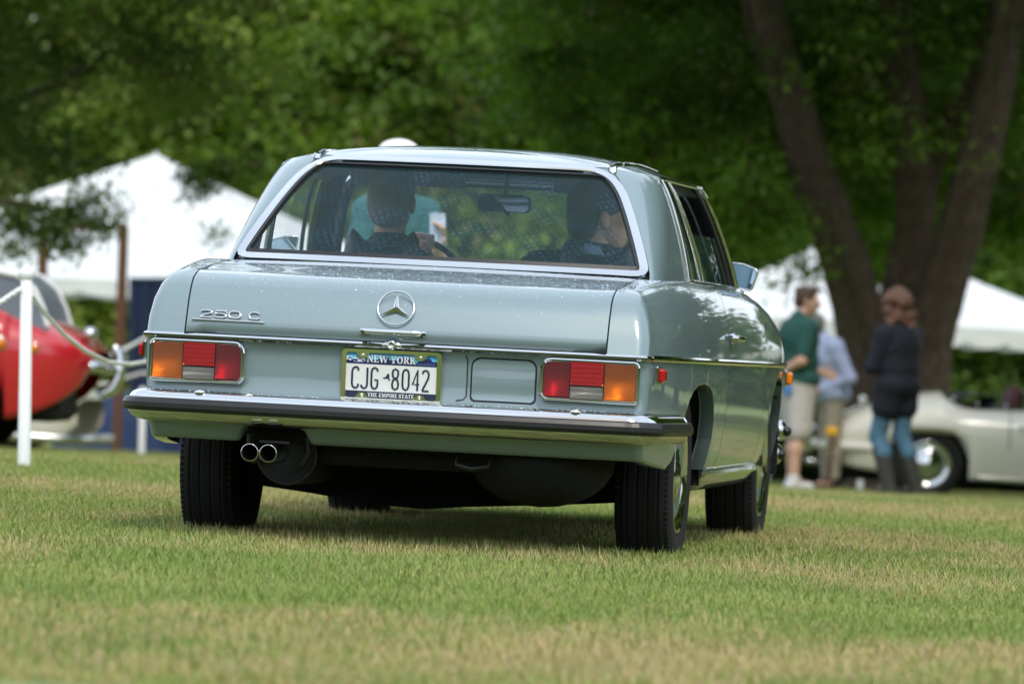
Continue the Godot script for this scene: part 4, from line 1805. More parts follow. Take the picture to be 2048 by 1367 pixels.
# closed outline of the rear window or the windscreen, shrunk by inset; normals point outwards from the glass
func window_loop(kind: String, inset: float) -> Array:
	var lo := 0.979 if kind == "rw" else 0.975
	var hi := 1.333 if kind == "rw" else 1.326
	var raw := []
	for i in 60:   # bottom, right, top, left
		raw.append(Vector2(i / 30.0 - 1.0, lo))
	for i in 24:
		raw.append(Vector2(1.0, lerpf(lo, hi, i / 24.0)))
	for i in 60:
		raw.append(Vector2(1.0 - i / 30.0, hi))
	for i in 24:
		raw.append(Vector2(-1.0, lerpf(hi, lo, i / 24.0)))
	var edge := raw
	for pass_ in 16:
		var next := []
		var n := edge.size()
		for i in n:
			var sm: Vector2 = (edge[(i - 1 + n) % n] + edge[i] * 2.0 + edge[(i + 1) % n]) * 0.25
			var up_side: float = smoothstep(1.1, 1.25, edge[i].y)
			next.append(edge[i].lerp(sm, 1.0 if up_side > 0.5 or pass_ < 2 else 0.0))
		edge = next
	var mid := (lo + hi) / 2
	var path := []
	var nn := []
	for e in edge:
		var y: float = e[1] + (inset if e[1] < mid else -inset) * clampf(absf(e[1] - mid) / (mid - lo) * 8 - 7, 0, 1)
		var w := rear_win_x(y) if kind == "rw" else gp(["ap", PI / 2], y).x
		var t: float = e[0] * (w - 0.016 - inset) / w
		path.append(win_point(kind, t, y))
		var du := win_point(kind, t + 0.01, y) - win_point(kind, t - 0.01, y)
		var dv := win_point(kind, t, y + 0.01) - win_point(kind, t, y - 0.01)
		var n := du.cross(dv).normalized()
		nn.append(n if (n.z > 0) == (kind == "rw") else -n)
	return [path, nn]


func win_point(kind: String, t: float, y: float) -> Vector3:
	var p := gp([kind, absf(t) if kind == "rw" else 1.0 - absf(t)], y)
	return Vector3(p.x * signf(t), p.y, p.z)


func glazing(car: Node3D):
	for kind in ["rw", "ws"]:
		var st := begin()
		var lo := 0.985 if kind == "rw" else 0.975
		var hi := 1.333 if kind == "rw" else 1.326
		var rows := []
		for k in 13:
			var y := lerpf(lo, hi, k / 12.0)
			var r := PackedVector3Array()
			for i in 25:
				var t := (i / 12.0 - 1.0) * 0.975
				r.append(win_point(kind, t, y) + Vector3(0, 0, -0.008 if kind == "rw" else 0.008))
			rows.append(r)
		grid(st, rows, Vector3(0, 1.0, -0.8))
		var w := part(car, "rear_window" if kind == "rw" else "windscreen", st, M.glass)
		if kind == "rw":   # the heat-treatment dots that show in its reflections
			st = begin()
			st.set_smooth_group(0)
			for k in 12:
				for i in 24:
					var v := [rows[k][i], rows[k][i + 1], rows[k + 1][i + 1], rows[k + 1][i]]
					var u := [Vector2(i / 24.0, 1 - k / 12.0), Vector2((i + 1) / 24.0, 1 - k / 12.0), Vector2((i + 1) / 24.0, 1 - (k + 1) / 12.0), Vector2(i / 24.0, 1 - (k + 1) / 12.0)]
					for o in [0, 2, 1, 0, 3, 2]:
						st.set_uv(u[o])
						st.add_vertex(v[o] + Vector3(0, -0.001, -0.004))
			part(w, "quench_pattern", st, M.quench)
	for s in [1.0, -1.0]:
		for q in [["quarter_glass", "qw", 0.02, 0.8, 0.97, 1.315], ["door_glass", "dw", 0.0, 0.99, 0.97, 1.145 if s > 0 else 1.315]]:
			var st := begin()
			var rows := []
			for k in 7:
				var y := lerpf(q[4], q[5], k / 6.0)
				var r := PackedVector3Array()
				for i in 9:
					var p := gp([q[1], lerpf(q[2], q[3], i / 8.0)], y)
					r.append(Vector3(s * (p.x - 0.008), p.y, p.z))
				rows.append(r)
			grid(st, rows, Vector3(0, 1, -1))
			part(car, q[0], st, M.side_glass)


func cabin(car: Node3D):
	# roof lining and pillar linings
	var st := begin()
	var cols := gh_columns()
	var rows := []
	for s in [0.02, 0.06, 0.12, 0.2, 0.3, 0.5, 0.75, 1.0]:
		var r := PackedVector3Array()
		for c in cols:
			r.append(roof_point(c, s, 0.026))
		rows.append(r)
	grid_both(st, rows, Vector3(0, 2.5, -0.8))
	part(car, "roof_lining", st, M.headliner)
	st = begin()
	for kinds in [["cp", "sd"], ["ap"]]:
		var set := cols.filter(func(c): return c[0] in kinds)
		var pr := []
		for k in 9:
			var r := PackedVector3Array()
			for c in set:
				var p := gp(c, lerpf(0.95, header(c) - 0.02, k / 8.0))
				r.append(p + Vector3(-0.014, 0, -0.02 if kinds[0] == "cp" else 0.012))
			pr.append(r)
		grid_both(st, pr, Vector3(1.5, 1.1, 0.5))
	part(car, "pillar_lining", st, M.trim_dark)
	# floor, door cards, parcel shelf, dashboard
	st = begin()
	box(st, Vector3(0, 0.34, -1.0), Vector3(1.5, 0.05, 2.5))
	for s in [1.0, -1.0]:
		box(st, Vector3(s * 0.735, 0.66, -1.0), Vector3(0.05, 0.58, 2.2))
	part(car, "cabin_floor", st, M.carpet)
	st = begin()
	box(st, Vector3(0, 0.945, 0.0), Vector3(1.36, 0.03, 0.52), 0.01)
	part(car, "parcel_shelf", st, M.trim_dark)
	st = begin()
	box(st, Vector3(0, 0.84, -1.72), Vector3(1.40, 0.22, 0.36), 0.05)
	box(st, Vector3(-0.37, 0.950, -1.64), Vector3(0.34, 0.06, 0.16), 0.03)
	part(car, "dashboard", st, M.trim_dark)
	st = begin()
	var wc := Vector3(-0.37, 0.910, -1.40)
	var wb := Basis(Vector3.RIGHT, 1.12)
	var ring := []
	var nn := []
	for i in 40:
		var a := TAU * i / 40
		ring.append(wc + wb * Vector3(cos(a) * 0.205, 0, sin(a) * 0.205))
		nn.append(wb * Vector3(cos(a), 0, sin(a)))
	sweep(st, ring, nn, circle(0.0125, 8), true)
	for a in [0.15, PI - 0.15]:
		tube(st, [wc + wb * Vector3(0, -0.02, 0), wc + wb * Vector3(cos(a) * 0.2, 0, sin(a) * 0.2)], [0.018, 0.010], 6)
	lathe(st, wc, wb, [Vector2(0, 0.02), Vector2(0.06, 0.012), Vector2(0.075, -0.02), Vector2(0.03, -0.06)], 16)
	tube(st, [wc, wc + wb * Vector3(0, -0.4, 0)], 0.03, 8)
	part(car, "steering_wheel", st, M.rubber)
	# seats: two buckets with raised shoulders, one bench
	for x in [-0.385, 0.385]:
		var seat := Node3D.new()
		seat.name = numbered("front_seat", car)
		car.add_child(seat)
		seat.position = Vector3(x, 0, 0)
		if x > 0:
			seat.rotation.y = 0.0
		st = begin()
		box(st, Vector3(0, 0.52, -1.15), Vector3(0.50, 0.18, 0.52), 0.06)
		part(seat, "cushion", st, M.seat)
		st = begin()
		var br := []
		for i in 13:
			var u := i / 6.0 - 1.0
			var top := 0.965 - 0.05 * smoothstep(0.8, 1.0, absf(u))
			var bow := 0.02 * u * u
			var r := PackedVector3Array()
			for k in 9:
				var y := lerpf(0.45, top, k / 8.0)
				r.append(Vector3(u * (0.235 + 0.02 * sin(PI * k / 8.0)) * (1.0 - 0.22 * smoothstep(0.75, 1.05, k / 8.0)), y, -0.80 + (y - 0.45) * 0.16 - bow - 0.02 * smoothstep(0.8, 1.0, k / 8.0)))
			for k in range(8, -1, -1):
				var y := lerpf(0.45, top - 0.012, k / 8.0)
				r.append(Vector3(u * (0.235 + 0.02 * sin(PI * k / 8.0)) * (1.0 - 0.22 * smoothstep(0.75, 1.05, k / 8.0)), y, -0.92 + (y - 0.45) * 0.18 + bow))
			r.append(r[0])
			br.append(r)
		grid(st, br, Vector3(0, 0.75, -0.82))
		part(seat, "backrest", st, M.seat)
		st = begin()
		var hr := []
		for i in 15:
			var u := i / 7.0 - 1.0
			var top := 1.060 + 0.052 * pow(smoothstep(0.30, 0.88, absf(u)), 1.2) - 0.030 * smoothstep(0.90, 1.0, absf(u))
			var th := 0.045 * sqrt(maxf(0.04, 1.0 - pow(absf(u), 6.0)))
			var r := PackedVector3Array()
			for k in 8:
				var y := lerpf(0.955, top, k / 7.0)
				r.append(Vector3(u * (0.145 - 0.016 * k / 7.0), y, -0.905 + th * sqrt(maxf(0.0, 1.0 - pow(k / 7.0, 5.0)))))
			for k in range(7, -1, -1):
				var y := lerpf(0.955, top, k / 7.0)
				r.append(Vector3(u * (0.145 - 0.016 * k / 7.0), y, -0.905 - th * sqrt(maxf(0.0, 1.0 - pow(k / 7.0, 5.0)))))
			r.append(r[0])
			hr.append(r)
		grid(st, hr, Vector3(0, 1.02, -0.905))
		part(seat, "headrest", st, M.seat)
	st = begin()
	box(st, Vector3(0, 0.50, -0.28), Vector3(1.30, 0.2, 0.5), 0.06)
	box(st, Vector3(0, 0.74, -0.08), Vector3(1.30, 0.42, 0.16), 0.05, Basis(Vector3.RIGHT, -0.25))
	part(car, "rear_bench", st, M.seat)
	# inside mirror and sun visors
	var im := Node3D.new()
	im.name = "inside_mirror"
	car.add_child(im)
	im.position = Vector3(-0.032, 1.237, -1.42)
	st = begin()
	var lp := []
	for p in rounded(-0.097, 0.097, -0.032, 0.032, [0.022, 0.026, 0.022, 0.018]):
		lp.append(Vector3(p.x, p.y, 0.012))
	plaque(st, lp, 0.026, Vector3(0, 0, -1), 0.001)
	tube(st, [Vector3(0.0, 0.03, -0.005), Vector3(0.003, 0.105, -0.02)], 0.007, 8)
	ball(st, Vector3(0.01, -0.034, 0.0), Vector3(0.012, 0.008, 0.012), Basis(), 10, 6)
	part(im, "mirror_housing", st, M.trim_dark)
	st = begin()
	lp = []
	for p in rounded(-0.092, 0.092, -0.0275, 0.0275, [0.02, 0.023, 0.02, 0.016]):
		lp.append(Vector3(p.x, p.y, 0.0145))
	plaque(st, lp, 0.002)
	var gl := part(im, "mirror_glass", st, M.mirror)
	gl.rotation = Vector3(0.10, -0.10, 0)
	for x in [-0.37, 0.37]:
		st = begin()
		box(st, Vector3(x, 1.312, -1.28), Vector3(0.42, 0.11, 0.020), 0.008, Basis(Vector3.RIGHT, 1.05))
		part(car, "sun_visor", st, M.visor)


func running_gear(car: Node3D):
	# floor pan and well, axle carrier, tank
	var st := begin()
	box(st, Vector3(0, 0.33, -1.9), Vector3(1.46, 0.10, 2.9), 0.03)
	box(st, Vector3(0, 0.36, 0.15), Vector3(1.0, 0.10, 1.4), 0.03)
	box(st, Vector3(0, 0.50, 0.45), Vector3(1.0, 0.26, 0.96), 0.03)
	for s in [1.0, -1.0]:   # wheel wells
		for z in [0.0, -2.75]:
			var rows := []
			for i in 13:
				var a := lerpf(0.42, PI + 0.1, i / 12.0)
				rows.append(PackedVector3Array([Vector3(s * 0.83, 0.318 + sin(a) * 0.385, z + cos(a) * 0.44), Vector3(s * 0.50, 0.318 + sin(a) * 0.385, z + cos(a) * 0.44)]))
			grid(st, rows, Vector3(s * 0.6, 2.0, z), -1)
			box(st, Vector3(s * 0.49, 0.46, z), Vector3(0.02, 0.4, 0.9))
	box(st, Vector3(0.0, 0.62, -2.75), Vector3(1.2, 0.30, 1.2), 0.05)
	part(car, "floor_pan", st, M.under)
	st = begin()
	var lowe := [[-0.64, 0.222], [-0.592, 0.213], [-0.421, 0.197], [-0.2, 0.170], [-0.03, 0.163], [0.107, 0.178], [0.39, 0.199], [0.61, 0.219], [0.64, 0.222]]
	var r0 := PackedVector3Array()
	var r1 := PackedVector3Array()
	var r2 := PackedVector3Array()
	var r3 := PackedVector3Array()
	for p in lowe:
		r0.append(Vector3(p[0], 0.42, 0.16))
		r1.append(Vector3(p[0], p[1], 0.10))
		r2.append(Vector3(p[0], p[1] + 0.01, -0.12))
		r3.append(Vector3(p[0], 0.42, -0.16))
	grid(st, [r0, r1, r2, r3], Vector3(0, 0.42, 0), -1)
	part(car, "axle_carrier", st, M.under)
	st = begin()
	ball(st, Vector3(0.43, 0.36, 0.62), Vector3(0.24, 0.155, 0.33), Basis(), 20, 12)
	part(car, "spare_wheel_well", st, M.under)
	st = begin()
	tube(st, [Vector3(0.20, 0.37, 0.93), Vector3(0.205, 0.335, 0.96), Vector3(0.25, 0.325, 0.965), Vector3(0.30, 0.335, 0.955), Vector3(0.305, 0.37, 0.93)], 0.011, 6)
	part(car, "tow_eye", st, M.rubber)
	# silencer, hangers and the twin tail pipes
	var ex := Node3D.new()
	ex.name = "exhaust"
	car.add_child(ex)
	st = begin()
	var along_z := Basis(Vector3.RIGHT, PI / 2)
	lathe(st, Vector3(-0.360, 0.338, 0.90), along_z, [Vector2(0, -0.012), Vector2(0.072, -0.010), Vector2(0.078, -0.004), Vector2(0.088, -0.004), Vector2(0.092, 0.004), Vector2(0.098, 0.004), Vector2(0.101, -0.004), Vector2(0.100, -0.012), Vector2(0.100, -0.55), Vector2(0.0, -0.56)], 36)
	part(ex, "silencer", st, mat("silencer_black", lin(0.006, 0.006, 0.006), 0.5))
	for x in [-0.446, -0.386]:
		st = begin()
		lathe(st, Vector3(x, 0.342, 1.10), along_z, [Vector2(0.0265, 0.0), Vector2(0.0285, 0.0), Vector2(0.0290, -0.004), Vector2(0.0285, -0.05), Vector2(0.027, -0.2)], 28)
		var o := part(ex, "tail_pipe", st, M.worn_chrome)
		st = begin()
		lathe(st, Vector3(x, 0.342, 1.10), along_z, [Vector2(0.0, -0.10), Vector2(0.0255, -0.10), Vector2(0.0264, -0.001)], 28)
		part(o, "pipe_bore", st, M.soot)
	st = begin()
	for q in [[-0.475, -0.452], [-0.285, -0.30]]:
		tube(st, [Vector3(q[0], 0.40, 0.98), Vector3(q[0] + 0.008, 0.35, 0.97), Vector3(q[1], 0.31, 0.95)], [0.008, 0.009, 0.013], 6)
	box(st, Vector3(-0.38, 0.378, 1.0), Vector3(0.10, 0.012, 0.05), 0.003)
	part(ex, "hanger", st, M.rubber)
	# wheels
	var first: Node3D
	for q in [[0.724, 0.0, 1.0], [-0.742, 0.0, -1.0], [0.724, -2.75, 1.0], [-0.730, -2.75, -1.0]]:
		var w: Node3D
		if first == null:
			w = make_wheel()
			first = w
			w.name = "wheel"
			car.add_child(w)
		else:
			w = first.duplicate()
			w.name = numbered("wheel", car)
			car.add_child(w)
		w.position = Vector3(q[0], 0.318, q[1])
		w.rotation.y = 0.0 if q[2] > 0 else PI


func make_wheel() -> Node3D:
	var w := Node3D.new()
	var ax := Basis(Vector3.FORWARD, PI / 2)   # lathe axis along +x
	var prof := []
	for p in [[0.185, 0.070], [0.190, 0.084], [0.205, 0.091], [0.235, 0.0955], [0.262, 0.097], [0.283, 0.093], [0.297, 0.087], [0.3075, 0.079], [0.314, 0.067]]:
		prof.append(Vector2(p[0], p[1]))
	for g in [0.052, 0.018, -0.018, -0.052]:   # tread with four grooves
		for q in [[0.3175, 0.008], [0.3175, 0.0025], [0.3152, 0.0015], [0.3152, -0.0015], [0.3175, -0.0025], [0.3175, -0.008]]:
			prof.append(Vector2(q[0], g + q[1]))
	for p in [[0.314, -0.067], [0.3075, -0.079], [0.297, -0.087], [0.283, -0.093], [0.262, -0.097], [0.235, -0.0955], [0.205, -0.086], [0.185, -0.06]]:
		prof.append(Vector2(p[0], p[1]))
	var st := begin()
	lathe(st, Vector3.ZERO, ax, prof, 72)
	# shoulder blocks
	for i in 96:
		var a := TAU * i / 96
		for s in [1.0, -1.0]:
			box(st, Vector3(0.0805 * s, cos(a) * 0.3075, sin(a) * 0.3075), Vector3(0.014, 0.006, 0.013), 0.002, Basis(Vector3.RIGHT, a))
	part(w, "tyre", st, M.tyre)
	st = begin()
	lathe(st, Vector3.ZERO, ax, [Vector2(0.150, 0.072), Vector2(0.160, 0.080), Vector2(0.176, 0.084), Vector2(0.190, 0.092), Vector2(0.194, 0.088), Vector2(0.186, 0.065), Vector2(0.18, -0.060), Vector2(0.0, -0.050)], 48)
	part(w, "rim", st, M.chrome)
	st = begin()
	lathe(st, Vector3.ZERO, ax, [Vector2(0.0, 0.090), Vector2(0.03, 0.090), Vector2(0.05, 0.086), Vector2(0.088, 0.082), Vector2(0.094, 0.077)], 48)
	part(w, "hub_centre", st, M.chrome)
	st = begin()
	lathe(st, Vector3.ZERO, ax, [Vector2(0.092, 0.078), Vector2(0.12, 0.082), Vector2(0.140, 0.080), Vector2(0.150, 0.072)], 48)
	part(w, "hub_ring", st, M.hub_paint)
	return w


func droplets(car: Node3D):
	var st := begin()
	ball(st, Vector3.ZERO, Vector3(1, 0.55, 1), Basis(), 8, 5)
	st.generate_normals()
	var mesh := st.commit()
	var where := []
	var tints := PackedColorArray()
	var m := mat("water", Color(0.9, 0.95, 1.0, 0.25), 0.02)
	m.transparency = BaseMaterial3D.TRANSPARENCY_ALPHA
	for i in 5000:
		var kind := rng.randf()
		var p: Vector3
		var n: Vector3
		if kind < 0.55:
			var x := rng.randf_range(-0.66, 0.66)
			var z := rng.randf_range(0.33, 0.88)
			if rng.randf() < 0.3:
				x = rng.randf_range(0.69, 0.76) * (1 if rng.randf() < 0.6 else -1)
			p = Vector3(x, deck_y(x, z), z)
			n = Vector3(0, 1, 0.1)
		elif kind < 0.75:
			var k := rng.randi_range(1, 5)
			var f := rng.randf()
			var x := rng.randf_range(-0.66, 0.66)
			var y: float = lerpf(LEVELS[k][0], LEVELS[k + 1][0], f)
			p = Vector3(x, y, rear_z(x) - lerpf(LEVELS[k][2], LEVELS[k + 1][2], f))
			n = Vector3(0, 0.5, 0.9)
		elif kind < 0.88:
			var x := rng.randf_range(-0.8, 0.8)
			p = Vector3(x, 0.529, 1.178 - 0.06 * (x / 0.8) * (x / 0.8) - rng.randf_range(0.02, 0.06))
			n = Vector3.UP
		else:
			var z := rng.randf_range(-2.0, 0.5)
			p = upper(["side", z], 5).lerp(upper(["side", z], rng.randi_range(2, 4)), rng.randf() * 0.99)
			n = Vector3(1, 0.5, 0)
		n = n.normalized()
		var r := 0.0011 + 0.0022 * pow(rng.randf(), 3.0)
		where.append(Transform3D(Basis(Quaternion(Vector3.UP, n)).scaled(Vector3.ONE * r), p))
		tints.append(Color.WHITE)
	stuff(car, "water_droplets", mesh, m, where, tints, "small rain droplets on the trunk, bumper and shoulders")


# ---------------------------------------------------------------- lawn
func straw_share(x: float, z: float, nz: FastNoiseLite, nf: FastNoiseLite) -> float:
	var d := depth(Vector3(x, 0, z))
	var v := 0.27 + 1.15 * nz.get_noise_2d(x * 1.0, z * 0.55) + 0.35 * nf.get_noise_2d(x, z)
	v += 0.24 * smoothstep(13.2, 11.6, d + 2.2 * nz.get_noise_2d(x * 0.9 + 40, z * 0.9)) + 0.17 * smoothstep(17.8, 20.0, d) - 0.18 * smoothstep(26.0, 30.0, d) * smoothstep(0.5, -2.0, x)
	v -= 0.22 * smoothstep(13.6, 15.0, d) * smoothstep(18.4, 17.0, d)
	return clampf(v, 0.04, 0.95)


func build_ground():
	var st := begin()
	var rows := []
	var zs := []
	for i in 56:
		zs.append(lerpf(45, -75, i / 55.0))
	zs.append_array([-85.0, -100.0, -130.0, -200.0, -400.0])
	zs.push_front(120.0)
	for z in zs:
		var r := PackedVector3Array()
		for j in 62:
			var t := j / 30.5 - 1.0
			var x: float = 45.0 * t + 220.0 * pow(t, 7.0)
			r.append(Vector3(x, ground_y(x, z), z))
		rows.append(r)
	grid(st, rows, Vector3(0, -500, 0))
	structure("ground", st, M.soil)
	# grass tufts
	var g := RandomNumberGenerator.new()
	g.seed = 99
	var meshes := []
	for v in 2:
		var t := begin()
		t.set_smooth_group(-1)
		for b in 13:
			var a := g.randf() * TAU
			var rad := 0.045 * sqrt(g.randf())
			var o := Vector3(cos(a) * rad, -0.004, sin(a) * rad)
			var h := g.randf_range(0.013, 0.030) * (1.5 if g.randf() < 0.10 else 1.0)
			var la := g.randf() * TAU
			var lean := Vector3(cos(la), 0, sin(la)) * h * g.randf_range(0.15, 1.0)
			var side := Vector3(-sin(la + g.randf_range(-1, 1)), 0, cos(la)).normalized() * g.randf_range(0.0009, 0.0018)
			var m1 := o + Vector3(0, h * 0.6, 0) + lean * 0.35
			var tip := o + Vector3(0, h, 0) + lean
			var k := g.randf_range(0.62, 1.35)
			t.set_color(Color(k * g.randf_range(0.9, 1.25), k, k * g.randf_range(0.75, 1.3)))
			quad(t, o - side, o + side, m1 + side * 0.8, m1 - side * 0.8)
			tri(t, m1 - side * 0.8, m1 + side * 0.8, tip)
		t.generate_normals()
		meshes.append(t.commit())
	var nz := FastNoiseLite.new()
	nz.seed = 21
	nz.frequency = 0.45
	nz.fractal_octaves = 3
	var nf := FastNoiseLite.new()
	nf.seed = 22
	nf.frequency = 2.5
	var where := []
	var tints := PackedColorArray()
	var axis := Vector3(BACK.x, 0, BACK.z).normalized()
	var right := Vector3(axis.z, 0, -axis.x)
	var bands := [[10.8, 16.0, 1100.0, 1.0], [16.0, 23.5, 1500.0, 1.0], [23.5, 31.0, 700.0, 1.05], [31.0, 44.0, 420.0, 1.05], [44.0, 66.0, 180.0, 1.2], [66.0, 92.0, 50.0, 1.5]]
	for b in bands:
		var half: float = b[1] * 0.088 * 1.22 + 0.4
		var n := int((b[1] - b[0]) * half * 2 * b[2])
		for i in n:
			var d := g.randf_range(b[0], b[1])
			var s := g.randf_range(-half, half)
			if g.randf() > 0.3 and absf(s) > d * 0.094 + 0.15:
				continue
			var p: Vector3 = Vector3(EYE.x, 0, EYE.z) - axis * d + right * s
			p.y = ground_y(p.x, p.z)
			var ss := straw_share(p.x, p.z, nz, nf)
			var sc: float = b[3] * g.randf_range(0.75, 1.3) * (1.0 + 0.25 * nf.get_noise_2d(p.x * 0.4, p.z * 0.4))
			where.append(Transform3D(Basis(Vector3.UP, g.randf() * TAU).scaled(Vector3(sc, sc * g.randf_range(0.8, 1.2), sc)), p))
			var c := Color(0.175, 0.270, 0.045).lerp(Color(0.33, 0.385, 0.11), clampf(g.randf() + 0.7 * nf.get_noise_2d(p.x * 0.35 + 70, p.z * 0.3), 0.0, 1.0))
			if g.randf() < ss:
				c = c.lerp(Color(0.56, 0.42, 0.23), g.randf_range(0.45, 1.0))
			tints.append(c)
	for i in 150000:   # thinner lawn to the sides
		var p := Vector3(g.randf_range(-20, 17), 0, g.randf_range(-58, 12))
		var rel := p - EYE
		var d := depth(p)
		if absf(rel.dot(right)) < d * 0.107 + 0.3 and d < 92:
			continue
		p.y = ground_y(p.x, p.z)
		var ss := straw_share(p.x, p.z, nz, nf)
		var sc := g.randf_range(1.5, 2.1)
		where.append(Transform3D(Basis(Vector3.UP, g.randf() * TAU).scaled(Vector3(sc, sc * 0.75, sc)), p))
		var c := Color(0.175, 0.270, 0.045).lerp(Color(0.33, 0.385, 0.11), g.randf())
		if g.randf() < ss:
			c = c.lerp(Color(0.56, 0.42, 0.23), g.randf_range(0.45, 1.0))
		tints.append(c)
	var h1 := []
	var c1 := PackedColorArray()
	var h2 := []
	var c2 := PackedColorArray()
	for i in where.size():
		if i % 2:
			h1.append(where[i])
			c1.append(tints[i])
		else:
			h2.append(where[i])
			c2.append(tints[i])
	stuff(self, "grass", meshes[0], M.blade, h1, c1, "short green lawn grass with straw coloured dry blades", "grass")
	stuff(self, "grass", meshes[1], M.blade, h2, c2, "short green lawn grass with straw coloured dry blades", "grass")


# ---------------------------------------------------------------- trees
func leaf_spray(seed_: int, leaves: int, radius: float, long: float, wide: float) -> ArrayMesh:
	var g := RandomNumberGenerator.new()
	g.seed = seed_
	var st := begin()
	st.set_smooth_group(-1)
	for i in leaves:
		var p := Vector3(g.randfn(), g.randfn() * 0.6, g.randfn()) * radius * 0.5
		var yaw := g.randf() * TAU
		var b := Basis(Vector3.UP, yaw) * Basis(Vector3.RIGHT, g.randf_range(-0.2, 1.1)) * Basis(Vector3.FORWARD, g.randf_range(-0.7, 0.7))
		var l := long * g.randf_range(0.7, 1.25)
		var w := wide * g.randf_range(0.7, 1.2)
		var tip := p + b * Vector3(0, 0, l)
		var ls := p + b * Vector3(-w * 0.5, 0.10 * w, l * 0.42)
		var rs := p + b * Vector3(w * 0.5, 0.10 * w, l * 0.42)
		var mid := p + b * Vector3(0, -0.06 * w, l * 0.45)
		tri(st, p, ls, mid)
		tri(st, ls, tip, mid)
		tri(st, p, mid, rs)
		tri(st, mid, tip, rs)
	st.generate_normals()
	return st.commit()


func trunk_tube(st: SurfaceTool, path: Array, radii: Array, seed_: int, n := 12):
	# a smooth path through the given points with a knobbly radius
	var nz := FastNoiseLite.new()
	nz.seed = seed_
	nz.frequency = 0.9
	var c := Curve3D.new()
	for i in path.size():
		var a: Vector3 = path[maxi(i - 1, 0)]
		var b: Vector3 = path[mini(i + 1, path.size() - 1)]
		var t := (b - a) / 6.0
		c.add_point(path[i], -t, t)
	var pts := []
	var rr := []
	var steps := (path.size() - 1) * 5
	for i in steps + 1:
		var f := i / float(steps) * (path.size() - 1)
		var k := mini(int(f), path.size() - 2)
		pts.append(c.sample(k, f - k))
		rr.append(lerpf(radii[k], radii[k + 1], f - k) * (1.0 + 0.12 * nz.get_noise_1d(i * 2.0)))
	st.set_smooth_group(0)
	var nn := Vector3.RIGHT
	var rings := []
	for i in pts.size():
		var t: Vector3 = (pts[mini(i + 1, pts.size() - 1)] - pts[maxi(i - 1, 0)]).normalized()
		nn = (nn - t * nn.dot(t)).normalized()
		var bb := t.cross(nn)
		var ring := PackedVector3Array()
		for k in n:
			var a := TAU * k / n
			var kn := 1.0 + 0.13 * nz.get_noise_3d(cos(a) * 1.5, sin(a) * 1.5, i * 0.25) + 0.05 * sin(a * 5 + seed_)
			ring.append(pts[i] + (nn * cos(a) + bb * sin(a)) * rr[i] * kn)
		rings.append(ring)
	for i in pts.size() - 1:
		for k in n:
			quad_out(st, rings[i][k], rings[i][(k + 1) % n], rings[i + 1][(k + 1) % n], rings[i + 1][k], (pts[i] + pts[i + 1]) * 0.5)


# leaf clumps spread through boxes of (u, v, depth); each clump is a flattened cloud of sprays
func clumps(g: RandomNumberGenerator, where: Array, tints: PackedColorArray, centre: Callable, count: int, per: int, size: float, scale: float, dark: Color, light: Color):
	for i in count:
		var c: Vector3 = centre.call(g)
		var tone := g.randf()
		var sz := size * g.randf_range(0.6, 1.3)
		for k in int(per * g.randf_range(0.6, 1.4)):
			var o := Vector3(g.randfn() * sz, g.randfn() * sz * 0.42, g.randfn() * sz)
			var s := scale * g.randf_range(0.75, 1.3)
			where.append(Transform3D((Basis(Vector3.UP, g.randf() * TAU) * Basis(Vector3.RIGHT, g.randf_range(-0.5, 0.5))).scaled(Vector3.ONE * s), c + o))
			var q := clampf(tone * 0.6 + g.randf() * 0.5, 0, 1)
			var col := dark.lerp(light, q)
			if g.randf() < 0.06:
				col = Color(0.13, 0.10, 0.03)
			tints.append(col)
	return tints


